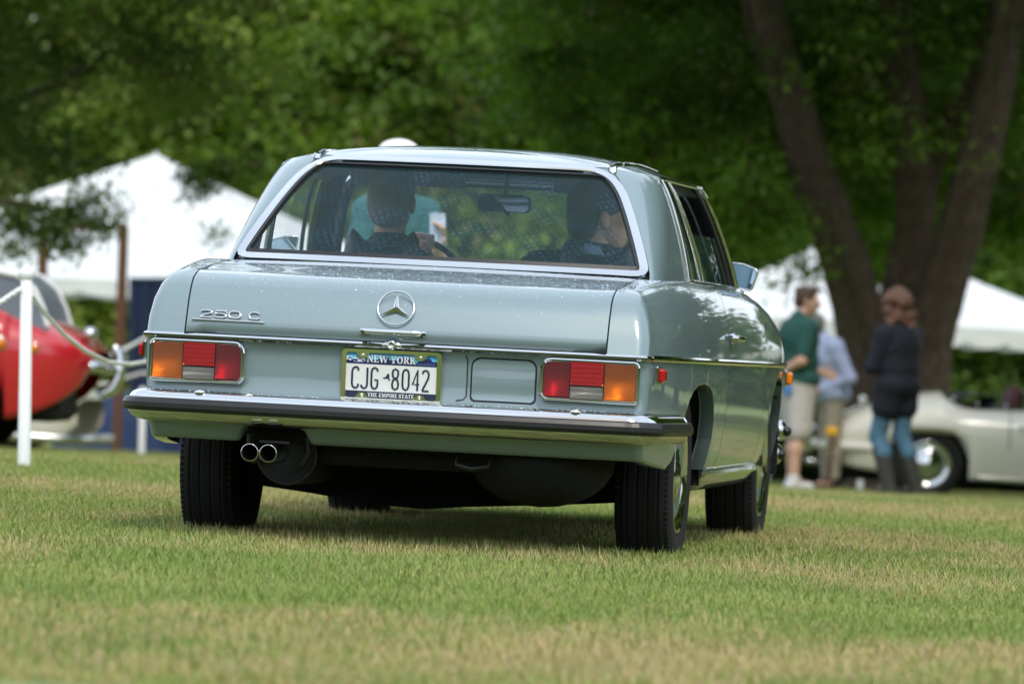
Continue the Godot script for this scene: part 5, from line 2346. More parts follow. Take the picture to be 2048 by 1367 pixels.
func build_trees():
	var spray := leaf_spray(1, 26, 0.34, 0.105, 0.062)
	var spray_far := leaf_spray(2, 22, 0.36, 0.15, 0.10)
	var g := RandomNumberGenerator.new()
	g.seed = 1234
	# the old many-stemmed tree behind the people
	var t := thing("shade_tree", "old dark many-stemmed tree rising behind the woman in navy", "tree", grounded(spot(1790, 900, 62)))
	var at := t.position
	var stems := [
		[[[1770, 1000], [1758, 860], [1738, 720], [1705, 580], [1662, 450], [1620, 330], [1580, 190], [1540, 40], [1490, -200], [1440, -450]], [0.44, 0.36, 0.29, 0.27, 0.255, 0.24, 0.22, 0.185, 0.15, 0.09], 0.0],
		[[[1800, 1000], [1800, 860], [1792, 720], [1806, 580], [1832, 450], [1826, 300], [1798, 100], [1785, -120], [1800, -400]], [0.44, 0.36, 0.28, 0.25, 0.215, 0.205, 0.19, 0.17, 0.12], 0.4],
		[[[1815, 1000], [1830, 860], [1848, 720], [1888, 580], [1926, 450], [1962, 310], [2004, 120], [2040, -100], [2080, -350]], [0.44, 0.37, 0.28, 0.255, 0.24, 0.225, 0.19, 0.16, 0.1], 0.1],
		[[[1590, 250], [1530, 130], [1500, 20], [1465, -150]], [0.12, 0.09, 0.075, 0.05], 0.1],
		[[[1840, 430], [1880, 300], [1940, 180], [1975, 60], [2000, -120]], [0.12, 0.10, 0.09, 0.08, 0.05], 0.5],
	]
	for i in stems.size():
		var st := begin()
		var path := []
		for p in stems[i][0]:
			path.append(spot(p[0], p[1], 62.0 + stems[i][2] * 1.5) - at)
		if i < 3:
			path[0].y = minf(path[0].y, -0.1)
		trunk_tube(st, path, stems[i][1], 40 + i)
		part(t, "trunk" if i < 3 else "limb", st, M.bark)
	var where := []
	var tints := PackedColorArray()
	# around the stems
	tints = clumps(g, where, tints, func(r): 
		var u: float = r.randf_range(1080, 2300)
		var low: float = 470 - 90 * absf(sin(u * 0.011)) - (130.0 if u > 1680 and u < 1860 else 0.0)
		return spot(u, low - 620 * pow(r.randf(), 0.9), r.randf_range(62.3, 69.0)) - at, 150, 26, 0.42, 1.0, Color(0.054, 0.105, 0.019), Color(0.208, 0.329, 0.041))
	for q in [[1598, 560, 61, 14], [1575, 520, 62, 8], [1520, 440, 61, 24], [1470, 455, 61, 24], [1500, 380, 60.5, 24], [1905, 560, 66, 18], [2030, 470, 64, 40], [1745, 420, 66, 34], [1745, 500, 65, 34], [1740, 350, 66, 34], [1420, 400, 62, 34], [1370, 330, 62, 34], [1450, 320, 62, 30], [2010, 440, 66, 26], [1720, 230, 64, 36], [1890, 230, 64, 36]]:
		tints = clumps(g, where, tints, func(r): return spot(q[0] + r.randf_range(-25, 25), q[1] + r.randf_range(-25, 25), q[2]) - at, 3, int(q[3] / 3.0), 0.20, 0.95, Color(0.086, 0.171, 0.022), Color(0.254, 0.390, 0.046))
	# high canopy above the frame keeps the inside in shade
	tints = clumps(g, where, tints, func(r): return spot(r.randf_range(900, 2700), r.randf_range(-1500, -260), r.randf_range(55, 70)) - at, 85, 16, 0.9, 2.6, Color(0.073, 0.140, 0.022), Color(0.179, 0.292, 0.041))
	stuff(t, "crown", spray, M.leaf, where, tints)
	# tree at the left whose low branches hang before the white tent
	t = thing("leaning_tree", "leafy tree at the left with low branches hanging before the white tent", "tree", grounded(spot(-420, 900, 52)))
	at = t.position
	var limbs := [
		[[[-420, 1040], [-400, 700], [-350, 300], [-300, -100], [-260, -500]], [0.34, 0.28, 0.24, 0.2, 0.12], 0.0],
		[[[-350, 300], [-120, 250], [60, 190], [240, 90], [420, -40]], [0.05, 0.04, 0.032, 0.025, 0.015], 1.5],
		[[[-330, 420], [-140, 400], [20, 405], [120, 425], [210, 455]], [0.08, 0.05, 0.035, 0.02, 0.008], -1.0],
	]
	for i in limbs.size():
		var st := begin()
		var path := []
		for p in limbs[i][0]:
			path.append(spot(p[0], p[1], 52.0 + limbs[i][2]) - at)
		path[0].y = minf(path[0].y, -0.1) if i == 0 else path[0].y
		trunk_tube(st, path, limbs[i][1], 60 + i, 9)
		part(t, "trunk" if i == 0 else "limb", st, M.bark)
	where = []
	tints = PackedColorArray()
	for q in [[20, 430, 14], [60, 420, 16], [110, 425, 18], [150, 440, 18], [190, 440, 12], [95, 470, 16], [135, 480, 14], [30, 480, 10], [5, 500, 8], [112, 505, 8], [225, 425, 6], [60, 455, 14], [170, 400, 10], [205, 395, 8]]:
		tints = clumps(g, where, tints, func(r): return spot(q[0] + r.randf_range(-16, 16), q[1] + r.randf_range(-14, 14), 51.0) - at, 2, int(q[2] / 2.0), 0.085, 0.55, Color(0.054, 0.095, 0.021), Color(0.150, 0.231, 0.044))
	tints = clumps(g, where, tints, func(r): 
		var u: float = r.randf_range(-400, 520)
		return spot(u, tab([[-400.0, 330.0], [100.0, 320.0], [190.0, 300.0], [290.0, 245.0], [370.0, 275.0], [440.0, 310.0], [520.0, 330.0]], u) - 560 * pow(r.randf(), 0.85), r.randf_range(50.5, 55)) - at, 62, 22, 0.30, 0.85, Color(0.054, 0.095, 0.021), Color(0.198, 0.270, 0.049))
	for q in [[375, 345, 5], [425, 352, 6], [400, 385, 3], [425, 470, 3], [415, 372, 4], [450, 340, 8], [500, 335, 8]]:
		tints = clumps(g, where, tints, func(r): return spot(q[0] + r.randf_range(-12, 12), q[1] + r.randf_range(-8, 8), 52.0) - at, 2, q[2], 0.06, 0.5, Color(0.054, 0.105, 0.021), Color(0.150, 0.231, 0.044))
	tints = clumps(g, where, tints, func(r): return spot(r.randf_range(-900, 500), r.randf_range(-1300, -260), r.randf_range(49, 57)) - at, 30, 14, 0.8, 2.4, Color(0.081, 0.138, 0.023), Color(0.198, 0.282, 0.044))
	stuff(t, "crown", spray, M.leaf, where, tints)
	# row of broad trees closing the lawn, each with its own shade of green
	var kinds := [
		[150, 98, "dusky green broad tree behind the left end of the big tent", Color(0.087, 0.133, 0.031), Color(0.208, 0.257, 0.055)],
		[520, 94, "broad yellow-green tree above the peak of the big white tent", Color(0.110, 0.170, 0.026), Color(0.280, 0.349, 0.050)],
		[900, 92, "bright green broad tree straight behind the coupe's roof", Color(0.071, 0.134, 0.018), Color(0.268, 0.378, 0.044)],
		[1270, 96, "fresh green broad tree right of the coupe's roof", Color(0.060, 0.126, 0.018), Color(0.244, 0.369, 0.044)],
		[1640, 104, "deep green broad tree seen left of the dark stems", Color(0.079, 0.145, 0.026), Color(0.194, 0.307, 0.039)],
		[2030, 102, "deep green broad tree at the right edge behind the dark stems", Color(0.069, 0.133, 0.026), Color(0.182, 0.287, 0.039)],
	]
	g.seed = 555
	for q in kinds:
		t = thing("broad_tree", q[2], "tree", grounded(spot(q[0], 900, q[1])), "broad trees closing the lawn")
		at = t.position
		var st := begin()
		trunk_tube(st, [Vector3(0, -0.2, 0), Vector3(0.05, 1.4, 0), Vector3(-0.1, 3.0, 0.1), Vector3(0.15, 6.0, 0), Vector3(0.1, 9.5, 0)], [0.38, 0.30, 0.26, 0.2, 0.07], q[0], 10)
		part(t, "trunk", st, M.bark)
		for i in 5:
			var a := g.randf() * TAU
			var h := g.randf_range(2.0, 4.2)
			st = begin()
			trunk_tube(st, [Vector3(0, h, 0), Vector3(cos(a) * 1.0, h + 0.9, sin(a)), Vector3(cos(a) * 2.4, h + 1.6, sin(a) * 2.2)], [0.12, 0.08, 0.03], 300 + i, 7)
			part(t, "limb", st, M.bark)
		where = []
		tints = PackedColorArray()
		tints = clumps(g, where, tints, func(r): 
			var a: float = r.randf() * TAU
			var rad := 3.0 * sqrt(r.randf())
			return Vector3(cos(a) * rad, 1.35 + 6.2 * pow(r.randf(), 0.95), sin(a) * rad * 0.9), 175, 17, 0.44, 1.1, q[3], q[4])
		tints = clumps(g, where, tints, func(r): return Vector3(r.randf_range(-3.1, 3.1), r.randf_range(1.2, 4.4), r.randf_range(1.6, 2.8)), 46, 17, 0.40, 1.05, q[3], q[4])
		tints = clumps(g, where, tints, func(r): 
			var a: float = r.randf() * TAU
			var rad := 3.2 * sqrt(r.randf())
			return Vector3(cos(a) * rad, 7.5 + 2.5 * r.randf(), sin(a) * rad - 1.5), 20, 8, 0.8, 2.6, q[3], q[4])
		stuff(t, "crown", spray_far, M.leaf, where, tints)
	for q in [[9.6, -13.0, 15.0], [17.5, -20.0, 16.0], [14.0, -36.0, 17.0], [7.8, -27.0, 15.0]]:
		t = thing("broad_tree", ["tall green tree right of the picture's edge beside the convertible", "tall green tree far right of the coupe, outside the picture", "tall green tree nearest the coupe's right flank, outside the picture", "tall green tree over the convertible's bonnet, outside the picture"][[-36.0, -20.0, -13.0, -27.0].find(q[1])], "tree", grounded(Vector3(q[0], 0, q[1])), "broad trees closing the lawn")
		var st := begin()
		trunk_tube(st, [Vector3(0, -0.2, 0), Vector3(0.1, 1.8, 0), Vector3(-0.1, 4.0, 0.1), Vector3(0.15, 8.0, 0), Vector3(0.1, 12.5, 0)], [0.5, 0.40, 0.34, 0.26, 0.07], 77 + int(q[0]), 10)
		part(t, "trunk", st, M.bark)
		where = []
		tints = PackedColorArray()
		tints = clumps(g, where, tints, func(r): 
			var a: float = r.randf() * TAU
			var rad := 4.6 * sqrt(r.randf())
			return Vector3(cos(a) * rad, 1.9 + (q[2] - 3.0) * r.randf(), sin(a) * rad), 170, 14, 0.7, 2.4, Color(0.075, 0.134, 0.026), Color(0.225, 0.329, 0.046))
		stuff(t, "crown", spray_far, M.leaf, where, tints)
	# hedge under the right-hand tent, and the wood all round
	t = thing("hedge", "dark clipped hedge beneath the right-hand white tent", "hedge", grounded(spot(1760, 900, 92)))
	at = t.position
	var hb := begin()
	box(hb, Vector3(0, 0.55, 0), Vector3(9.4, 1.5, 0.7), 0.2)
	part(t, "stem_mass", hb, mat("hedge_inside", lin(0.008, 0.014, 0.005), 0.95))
	where = []
	tints = PackedColorArray()
	tints = clumps(g, where, tints, func(r): return Vector3(r.randf_range(-4.8, 4.8), r.randf_range(0.05, 1.45), r.randf_range(0.3, 0.6)), 150, 14, 0.20, 0.8, Color(0.033, 0.063, 0.017), Color(0.081, 0.126, 0.023))
	stuff(t, "foliage", spray, M.leaf, where, tints)
	where = []
	tints = PackedColorArray()
	for i in 44000:
		var a := g.randf() * TAU
		var p := Vector3(cos(a) * g.randf_range(95, 118), 0, -12 + sin(a) * g.randf_range(112, 135))
		var h := 8.0 + 3.5 * sin(a * 23.0) + 2.0 * sin(a * 61.0)
		p.y = ground_y(p.x, p.z) + h * pow(g.randf(), 0.9)
		where.append(Transform3D(Basis(Vector3.UP, g.randf() * TAU).scaled(Vector3.ONE * g.randf_range(2.6, 4.4)), p))
		tints.append(Color(0.060, 0.105, 0.022).lerp(Color(0.198, 0.270, 0.044), g.randf()))
	stuff(self, "far_wood", leaf_spray(3, 24, 0.40, 0.16, 0.13), M.leaf, where, tints, "far wood of dark green trees all round the lawn", "wood")


# ---------------------------------------------------------------- tents and what stands under them
func make_tent(label: String, peak: Vector3, eave_y: float, hx: float, hz: float, scallop: float, turn := 0.0):
	var t := thing("tent", label, "tent", Vector3(peak.x, ground_y(peak.x, peak.z), peak.z))
	t.rotation.y = turn
	var base := t.position.y
	var top := peak.y - base
	var ev := eave_y - base
	for k in 4:
		var st := begin()
		var rows := []
		for i in 11:
			var f := i / 10.0
			var y := lerpf(ev, top, pow(f, 1.18))
			var r := PackedVector3Array()
			for j in 13:
				var s := (j / 6.0 - 1.0) * (1 - f)
				var sag := 0.05 * sin(PI * f) * (1 - absf(j / 6.0 - 1.0))
				var p := Vector3(s * hx, y - sag, hz * (1 - f)) if k % 2 == 0 else Vector3(hx * (1 - f), y - sag, -s * hz)
				if k >= 2:
					p *= Vector3(-1, 1, -1)
				r.append(p)
			rows.append(r)
		grid(st, rows, Vector3(0, -2, 0))
		part(t, "canopy_panel", st, M.tent)
		st = begin()
		rows = [PackedVector3Array(), PackedVector3Array()]
		for j in 97:
			var s := j / 48.0 - 1.0
			var p := Vector3(s * hx, ev, hz) if k % 2 == 0 else Vector3(hx, ev, -s * hz)
			if k >= 2:
				p *= Vector3(-1, 1, -1)
			var drop := 0.17 + scallop * sqrt(absf(sin(s * PI * 5.0)))
			rows[0].append(p + Vector3(0, 0.0, 0))
			rows[1].append(p * Vector3(1.004, 1, 1.004) + Vector3(0, -drop, 0))
		grid(st, rows, Vector3(0, ev, 0))
		part(t, "valance", st, M.tent)
	for x in [-1.0, 1.0]:
		for z in [-1.0, 1.0]:
			var st := begin()
			tube(st, [Vector3(x * hx * 0.99, -0.1, z * hz * 0.99), Vector3(x * hx * 0.99, ev, z * hz * 0.99)], 0.032, 8)
			part(t, "pole", st, M.white_paint)
	var st := begin()
	tube(st, [Vector3(0, ev, 0), Vector3(0, top + 0.03, 0)], 0.03, 8)
	part(t, "mast", st, M.white_paint)
	return t


func build_tents():
	make_tent("large white peaked tent at the left behind the red car", spot(312, 308, 82), spot(150, 556, 77.6).y, 4.5, 4.5, 0.06)
	make_tent("white tent behind the people, left of the dark tree stems", spot(1622, 498, 88), spot(1540, 622, 86).y, 1.95, 1.95, 0.10)
	make_tent("white scalloped tent right of the dark tree stems", spot(1890, 536, 84), spot(1980, 655, 81.3).y, 2.7, 2.7, 0.13)
	make_tent("white tent further right beyond the cream convertible, off the picture's edge", spot(3080, 500, 74), spot(3080, 640, 70).y, 4.5, 4.2, 0.14, 0.2)
	# timber frame standing before the left tent
	var t := thing("timber_frame", "brown timber frame of two posts and a beam before the left tent", "frame", grounded(spot(160, 900, 66)))
	var at := t.position
	for q in [[[86, 462], [78, 905]], [[247, 452], [233, 905]]]:
		var st := begin()
		sweep(st, [spot(q[1][0], q[1][1], 66) - at - Vector3(0, 0.1, 0), spot(q[0][0], q[0][1], 66) - at], [Vector3(0, 0, 1)], rect(0.11, 0.10, Vector2.ZERO, 0.01), false, true, -1)
		part(t, "post", st, M.brown_wood)
	var st := begin()
	sweep(st, [spot(78, 455, 66) - at, spot(254, 452, 66) - at], [Vector3(0, 0, 1)], rect(0.10, 0.07, Vector2.ZERO, 0.01), false, true, -1)
	part(t, "beam", st, M.brown_wood)
	# drapes and tables under the left tent
	t = thing("drape", "dark blue drape hanging beside the brown timber post", "drape", grounded(spot(292, 900, 72)))
	at = t.position
	st = begin()
	var rows := [PackedVector3Array(), PackedVector3Array()]
	for i in 31:
		var u := lerpf(258, 470, i / 30.0)
		for e in 2:
			var p := spot(u, 556 if e == 0 else 893, 72) - at
			p.z += 0.06 * sin(i * 1.7)
			rows[e].append(p)
	grid(st, rows, Vector3(0, 0, -3))
	part(t, "cloth", st, M.blue_drape)
	st = begin()
	tube(st, [rows[0][0], rows[0][30]], 0.02, 6)
	part(t, "rail", st, M.worn_chrome)
	t = thing("table", "table under a royal blue cloth behind the red car's nose", "table", grounded(spot(245, 900, 69)))
	at = t.position
	st = begin()
	var r := []
	for q in [[0.0, 0.72], [0.5, 0.72], [0.53, 0.70], [0.55, 0.35], [0.58, 0.02]]:
		var ring := PackedVector3Array()
		for i in 41:
			var a := TAU * i / 40
			var k: float = q[0] * (1.0 + (0.06 * sin(a * 9) if q[1] < 0.6 else 0.0))
			ring.append(Vector3(cos(a) * k * 1.4, q[1], sin(a) * k * 0.7))
		r.append(ring)
	grid(st, r, Vector3(0, 0.3, 0))
	part(t, "tablecloth", st, M.royal_blue)
	st = begin()
	box(st, Vector3(0, 0.70, 0), Vector3(1.3, 0.03, 0.6), 0.01)
	part(t, "tabletop", st, M.grey_cloth)
	for q in [[262, "first"], [298, "second"]]:
		pass


# ---------------------------------------------------------------- other vintage cars, seen from the side; local +x is the visible end
# fn: top(x), edge(x), half(x); belt is where the flank is widest
func body_of(st: SurfaceTool, xs: Array, top: Callable, edge: Callable, half: Callable, belt: float, open0 := 9.0, open1 := 9.0):
	var rows := []
	for x in xs:
		var r := PackedVector3Array()
		var w: float = half.call(x)
		var yb: float = edge.call(x)
		var yt: float = top.call(x)
		var bl := minf(belt, lerpf(yb, yt, 0.6))
		r.append(Vector3(x, yb, w * 0.90 - 0.05))
		for k in 8:
			var t := k / 8.0
			var y := lerpf(yb, bl, t)
			r.append(Vector3(x, y, w * (0.90 + 0.10 * sin(t * PI / 2))))
		for k in 15:
			var a := k / 14.0 * PI / 2
			if x > open0 and x < open1 and k > 9:
				a = 9 / 14.0 * PI / 2
			r.append(Vector3(x, bl + (yt - bl) * pow(sin(a), 0.75), w * pow(cos(a), 0.55) if k < 14 else 0.0))
			if x > open0 and x < open1 and k > 9:
				r[r.size() - 1] = r[r.size() - 2] + Vector3(0, -0.03, -0.004)
		rows.append(r)
	grid(st, rows, Vector3(xs[xs.size() / 2], belt * 0.8, 0))
	var m := []
	for q in rows:
		var n := PackedVector3Array()
		for p in q:
			n.append(p * Vector3(1, 1, -1))
		m.append(n)
	grid(st, m, Vector3(xs[xs.size() / 2], belt * 0.8, 0))


func small_wheel(parent: Node3D, at: Vector3, r: float, cap: Material):
	var w := Node3D.new()
	w.name = numbered("wheel", parent)
	parent.add_child(w)
	w.position = at
	var ax := Basis(Vector3.RIGHT, PI / 2)
	if at.z < 0:
		ax = Basis(Vector3.RIGHT, -PI / 2)
	var st := begin()
	lathe(st, Vector3.ZERO, ax, [Vector2(r * 0.64, 0.06), Vector2(r * 0.72, 0.075), Vector2(r * 0.88, 0.078), Vector2(r * 0.97, 0.06), Vector2(r, 0.03), Vector2(r, -0.03), Vector2(r * 0.97, -0.06), Vector2(r * 0.6, -0.07)], 40)
	part(w, "tyre", st, M.tyre)
	st = begin()
	lathe(st, Vector3.ZERO, ax, [Vector2(0.0, 0.085), Vector2(0.03, 0.085), Vector2(0.045, 0.072), Vector2(r * 0.33, 0.074), Vector2(r * 0.42, 0.055), Vector2(r * 0.44, 0.035), Vector2(r * 0.55, 0.05), Vector2(r * 0.64, 0.068), Vector2(r * 0.66, 0.06), Vector2(r * 0.6, -0.05), Vector2(0, -0.05)], 40)
	part(w, "rim", st, cap)


func arch_stations(x0: float, x1: float, arches: Array, step := 0.09) -> Array:
	var xs := []
	var x := x0
	while x < x1:
		xs.append(x)
		x += step
	xs.append(x1)
	for a in arches:
		for i in 13:
			xs.append(a[0] - a[1] * cos(PI * i / 12.0) * 0.9999)
		xs.append(a[0] - a[1] - 0.004)
		xs.append(a[0] + a[1] + 0.004)
	xs.sort()
	return xs


func arch_edge(x: float, base: float, arches: Array, axle: float) -> float:
	for a in arches:
		if absf(x - a[0]) < a[1]:
			return maxf(base, axle + sqrt(a[1] * a[1] - (x - a[0]) * (x - a[0])) * 0.98)
	return base


func build_other_cars():
	# cream open two-seater at the right, tail to the left
	var c := thing("convertible", "cream vintage convertible with black folded top behind the woman in navy", "car", grounded(spot(1843, 985, 53.6)))
	c.rotation.z = -0.012
	c.rotation.y = 0.13
	var arches := [[0.0, 0.375], [2.1, 0.375]]
	var xs := arch_stations(-0.98, 3.05, arches)
	var top := func(x: float) -> float:
		return stab([[-0.99, 0.46], [-0.96, 0.56], [-0.86, 0.66], [-0.62, 0.80], [-0.3, 0.91], [0.0, 0.975], [0.10, 0.985], [0.16, 0.95], [0.28, 0.90], [0.5, 0.885], [1.4, 0.90], [1.7, 0.90], [2.3, 0.83], [2.8, 0.70], [3.0, 0.60], [3.06, 0.5]], x)
	var half := func(x: float) -> float:
		return stab([[-0.99, 0.50], [-0.9, 0.62], [-0.6, 0.745], [0.0, 0.80], [1.0, 0.80], [2.1, 0.80], [2.6, 0.74], [2.95, 0.62], [3.06, 0.48]], x)
	var edge := func(x: float) -> float:
		var base: float = stab([[-0.99, 0.40], [-0.9, 0.31], [-0.7, 0.25], [-0.4, 0.22], [0.3, 0.20], [2.4, 0.20], [2.8, 0.26], [3.06, 0.40]], x)
		return arch_edge(x, base, arches, 0.30)
	var st := begin()
	body_of(st, xs, top, edge, half, 0.60, 0.17, 1.45)
	part(c, "body_shell", st, M.cream_paint)
	for z in [0.70, -0.70]:
		for x in [0.0, 2.1]:
			small_wheel(c, Vector3(x, 0.315, z), 0.325, M.chrome)
	st = begin()   # dark tub, folded top and its studs
	box(st, Vector3(0.9, 0.72, 0), Vector3(1.5, 0.30, 1.15), 0.05)
	part(c, "cockpit", st, M.trim_dark)
	st = begin()
	box(st, Vector3(1.0, 0.26, 0), Vector3(3.7, 0.26, 1.05), 0.05)
	part(c, "floor_pan", st, M.under)
	st = begin()
	var fr := []
	for i in 13:
		var a := PI * i / 12.0
		var ring := PackedVector3Array()
		for k in 13:
			var b := TAU * k / 12.0
			ring.append(Vector3(0.44 - 0.10 * sin(a) + 0.17 * cos(b), 0.915 + 0.055 * sin(b) + 0.02 * sin(a), -0.64 * cos(a)))
		fr.append(ring)
	grid(st, fr, Vector3(0.44, 0.9, 0))
	part(c, "folded_top", st, M.black_top)
	for q in [[0.20, 0.925], [0.42, 0.885], [0.68, 0.885]]:
		st = begin()
		ball(st, Vector3(q[0], q[1], 0.655), Vector3.ONE * 0.018, Basis(), 8, 6)
		part(c, "stud", st, M.chrome)
	st = begin()
	box(st, Vector3(0.72, 0.70, 0.808), Vector3(0.006, 0.42, 0.006))
	part(c, "door_joint", st, M.gap)
	st = begin()
	tube(st, [Vector3(0.80, 0.695, 0.80), Vector3(0.84, 0.70, 0.835), Vector3(0.95, 0.70, 0.835), Vector3(0.98, 0.695, 0.80)], 0.012, 6)
	part(c, "door_handle", st, M.chrome)
	st = begin()
	box(st, Vector3(1.1, 0.215, 0.735), Vector3(1.3, 0.045, 0.03), 0.012)
	part(c, "sill_trim", st, M.worn_chrome)
	st = begin()
	var bp := []
	var bn := []
	for i in 15:
		var a := PI * (i / 14.0) - PI / 2
		bp.append(Vector3(-0.60 - 0.46 * cos(a) ** 0.6 if absf(a) < PI / 2 - 0.01 else -0.45, 0.435, 0.74 * sin(a)))
		bn.append(Vector3(-cos(a) - 0.05, 0, sin(a)))
	sweep(st, bp, bn, rect(0.05, 0.085, Vector2.ZERO, 0.02))
	part(c, "rear_bumper", st, M.cream_paint)
	for z in [0.45, -0.45]:
		st = begin()
		tube(st, [Vector3(-1.06, 0.36, z), Vector3(-1.09, 0.44, z), Vector3(-1.08, 0.56, z), Vector3(-1.03, 0.60, z)], [0.03, 0.038, 0.036, 0.03], 8)
		part(c, "overrider", st, M.chrome)
		st = begin()
		ball(st, Vector3(-0.90, 0.66, z * 1.22), Vector3(0.05, 0.035, 0.05), Basis(), 10, 6)
		part(c, "tail_lamp", st, M.side_lens)
	for z in [0.3]:
		st = begin()
		tube(st, [Vector3(-0.8, 0.27, z), Vector3(-1.10, 0.27, z)], 0.035, 8)
		part(c, "tail_pipe", st, M.chrome)
	st = begin()   # steering wheel and windscreen frame beyond the frame's edge
	tube(st, [Vector3(1.46, 0.89, 0.62), Vector3(1.36, 1.16, 0.52), Vector3(1.36, 1.16, -0.52), Vector3(1.46, 0.89, -0.62)], 0.016, 6)
	part(c, "windscreen_frame", st, M.chrome)
	st = begin()
	quad(st, Vector3(1.46, 0.89, 0.62), Vector3(1.36, 1.16, 0.52), Vector3(1.36, 1.16, -0.52), Vector3(1.46, 0.89, -0.62))
	part(c, "windscreen", st, M.side_glass)
	for z in [0.33, -0.33]:
		st = begin()
		box(st, Vector3(0.78, 0.93, z), Vector3(0.12, 0.28, 0.42), 0.05, Basis(Vector3.FORWARD, 0.2))
		part(c, "seat_back", st, mat("oxblood", lin(0.06, 0.012, 0.012), 0.6))
	# red coupe at the left, nose to the right
	c = thing("sports_car", "red vintage sports car with chrome bumper behind the white rope post", "car", grounded(spot(196, 885, 40.5)))
	c.basis = Basis(Vector3.UP, 0.10).scaled(Vector3.ONE * 1.11)
	arches = [[-0.86, 0.34], [-3.1, 0.34]]
	xs = arch_stations(-4.0, 0.0, arches, 0.07)
	top = func(x: float) -> float:
		return stab([[-4.0, 0.5], [-3.8, 0.68], [-3.2, 0.80], [-1.6, 1.01], [-1.1, 1.00], [-0.66, 0.965], [-0.45, 0.905], [-0.2, 0.815], [-0.05, 0.735], [0.0, 0.665]], x)
	half = func(x: float) -> float:
		return stab([[-4.0, 0.45], [-3.7, 0.66], [-3.0, 0.76], [-1.0, 0.76], [-0.4, 0.70], [-0.12, 0.58], [0.0, 0.42]], x)
	edge = func(x: float) -> float:
		var base: float = stab([[-4.0, 0.40], [-3.6, 0.22], [-1.3, 0.20], [-0.5, 0.23], [-0.30, 0.29], [-0.12, 0.41], [-0.03, 0.53], [0.0, 0.62]], x)
		return arch_edge(x, base, arches, 0.29)
	st = begin()
	body_of(st, xs, top, edge, half, 0.70)
	part(c, "body_shell", st, M.red_paint)
	for z in [0.64, -0.64]:
		for x in [-0.86, -3.1]:
			small_wheel(c, Vector3(x, 0.29, z), 0.30, M.chrome)
	st = begin()
	box(st, Vector3(-2.0, 0.42, 0), Vector3(3.6, 0.40, 1.1), 0.05)
	part(c, "floor_pan", st, M.under)
	# curved windscreen with its bright frame
	var fp := []
	for q in [[-0.16, 0.745], [-0.20, 0.86], [-0.26, 0.97], [-0.36, 1.05], [-0.52, 1.075], [-1.6, 1.10]]:
		fp.append(Vector3(q[0] - 0.12, q[1] + 0.065, 0.60))
	for s in [1.0, -1.0]:
		st = begin()
		var p2 := []
		for p in fp:
			p2.append(p * Vector3(1, 1, s))
		tube(st, p2, [0.018, 0.018, 0.02, 0.022, 0.02, 0.018], 8)
		part(c, "window_frame", st, M.white_paint)
		st = begin()
		var low := []
		for i in fp.size():
			low.append(Vector3(fp[i].x, 0.78, s * 0.60))
		grid(st, [PackedVector3Array(fp.map(func(p): return p * Vector3(1, 1, s * 0.99))), PackedVector3Array(low)], Vector3(-1, 0.9, 0))
		part(c, "side_glass", st, mat("grey_glass", Color(0.42, 0.45, 0.50), 0.3))
	st = begin()
	var hr := [PackedVector3Array(), PackedVector3Array()]
	for p in fp:
		hr[0].append(p * Vector3(1, 1, 1) + Vector3(0, 0.01, 0))
		hr[1].append(p * Vector3(1, 1, -1) + Vector3(0, 0.01, 0))
	grid(st, hr, Vector3(-1, 0.2, 0))
	part(c, "roof_and_windscreen", st, M.grey_glass)
	for q in [[-0.56, 0.69, 0.042, "side_amber", "side_indicator"], [-0.35, 0.67, 0.030, "side_amber", "side_reflector"]]:
		st = begin()
		lathe(st, Vector3(q[0], q[1], half.call(q[0]) * 0.985), Basis(Vector3.RIGHT, PI / 2), [Vector2(0, 0.025), Vector2(q[2] * 0.7, 0.022), Vector2(q[2] * 0.95, 0.008), Vector2(q[2], -0.02)], 16)
		part(c, q[4], st, M[q[3]])
		st = begin()
		lathe(st, Vector3(q[0], q[1], half.call(q[0]) * 0.985), Basis(Vector3.RIGHT, PI / 2), [Vector2(q[2] * 0.96, 0.010), Vector2(q[2] * 1.15, 0.008), Vector2(q[2] * 1.2, -0.02)], 16)
		part(c, "lamp_ring", st, M.chrome)
	st = begin()
	ball(st, Vector3(-0.04, 0.775, 0.40), Vector3(0.05, 0.045, 0.05), Basis(), 12, 8)
	part(c, "headlamp", st, M.chrome)
	st = begin()
	var rp := []
	var rn := []
	for i in 17:
		var a := PI * i / 16.0 - PI / 2
		rp.append(Vector3(-0.02 + 0.11 * pow(maxf(cos(a), 0.0), 0.5), 0.57, 0.50 * sin(a)))
		rn.append(Vector3(cos(a) + 0.05, 0, sin(a)))
	sweep(st, rp, rn, rect(0.05, 0.08, Vector2.ZERO, 0.025))
	part(c, "front_bumper", st, M.chrome)
	for z in [0.30]:
		st = begin()
		tube(st, [Vector3(0.04, 0.40, z), Vector3(0.11, 0.44, z), Vector3(0.15, 0.55, z), Vector3(0.14, 0.66, z), Vector3(0.10, 0.70, z)], [0.034, 0.042, 0.042, 0.04, 0.03], 10)
		part(c, "overrider", st, M.chrome)
	# another cream car half hidden behind the red one
	c = thing("old_saloon", "cream vintage car almost hidden behind and below the red car", "car", grounded(spot(178, 885, 50)))
	arches = [[-0.75, 0.34], [-3.0, 0.34]]
	xs = arch_stations(-3.9, 0.0, arches, 0.1)
	top = func(x: float) -> float:
		return stab([[-3.9, 0.5], [-3.5, 0.75], [-1.2, 0.8], [-0.4, 0.74], [-0.1, 0.62], [0.0, 0.48]], x)
	half = func(x: float) -> float:
		return stab([[-3.9, 0.5], [-3.4, 0.72], [-0.5, 0.74], [-0.1, 0.66], [0.0, 0.55]], x)
	edge = func(x: float) -> float:
		return arch_edge(x, stab([[-3.9, 0.35], [-3.5, 0.15], [-0.4, 0.12], [-0.1, 0.16], [0.0, 0.26]], x), arches, 0.28)
	st = begin()
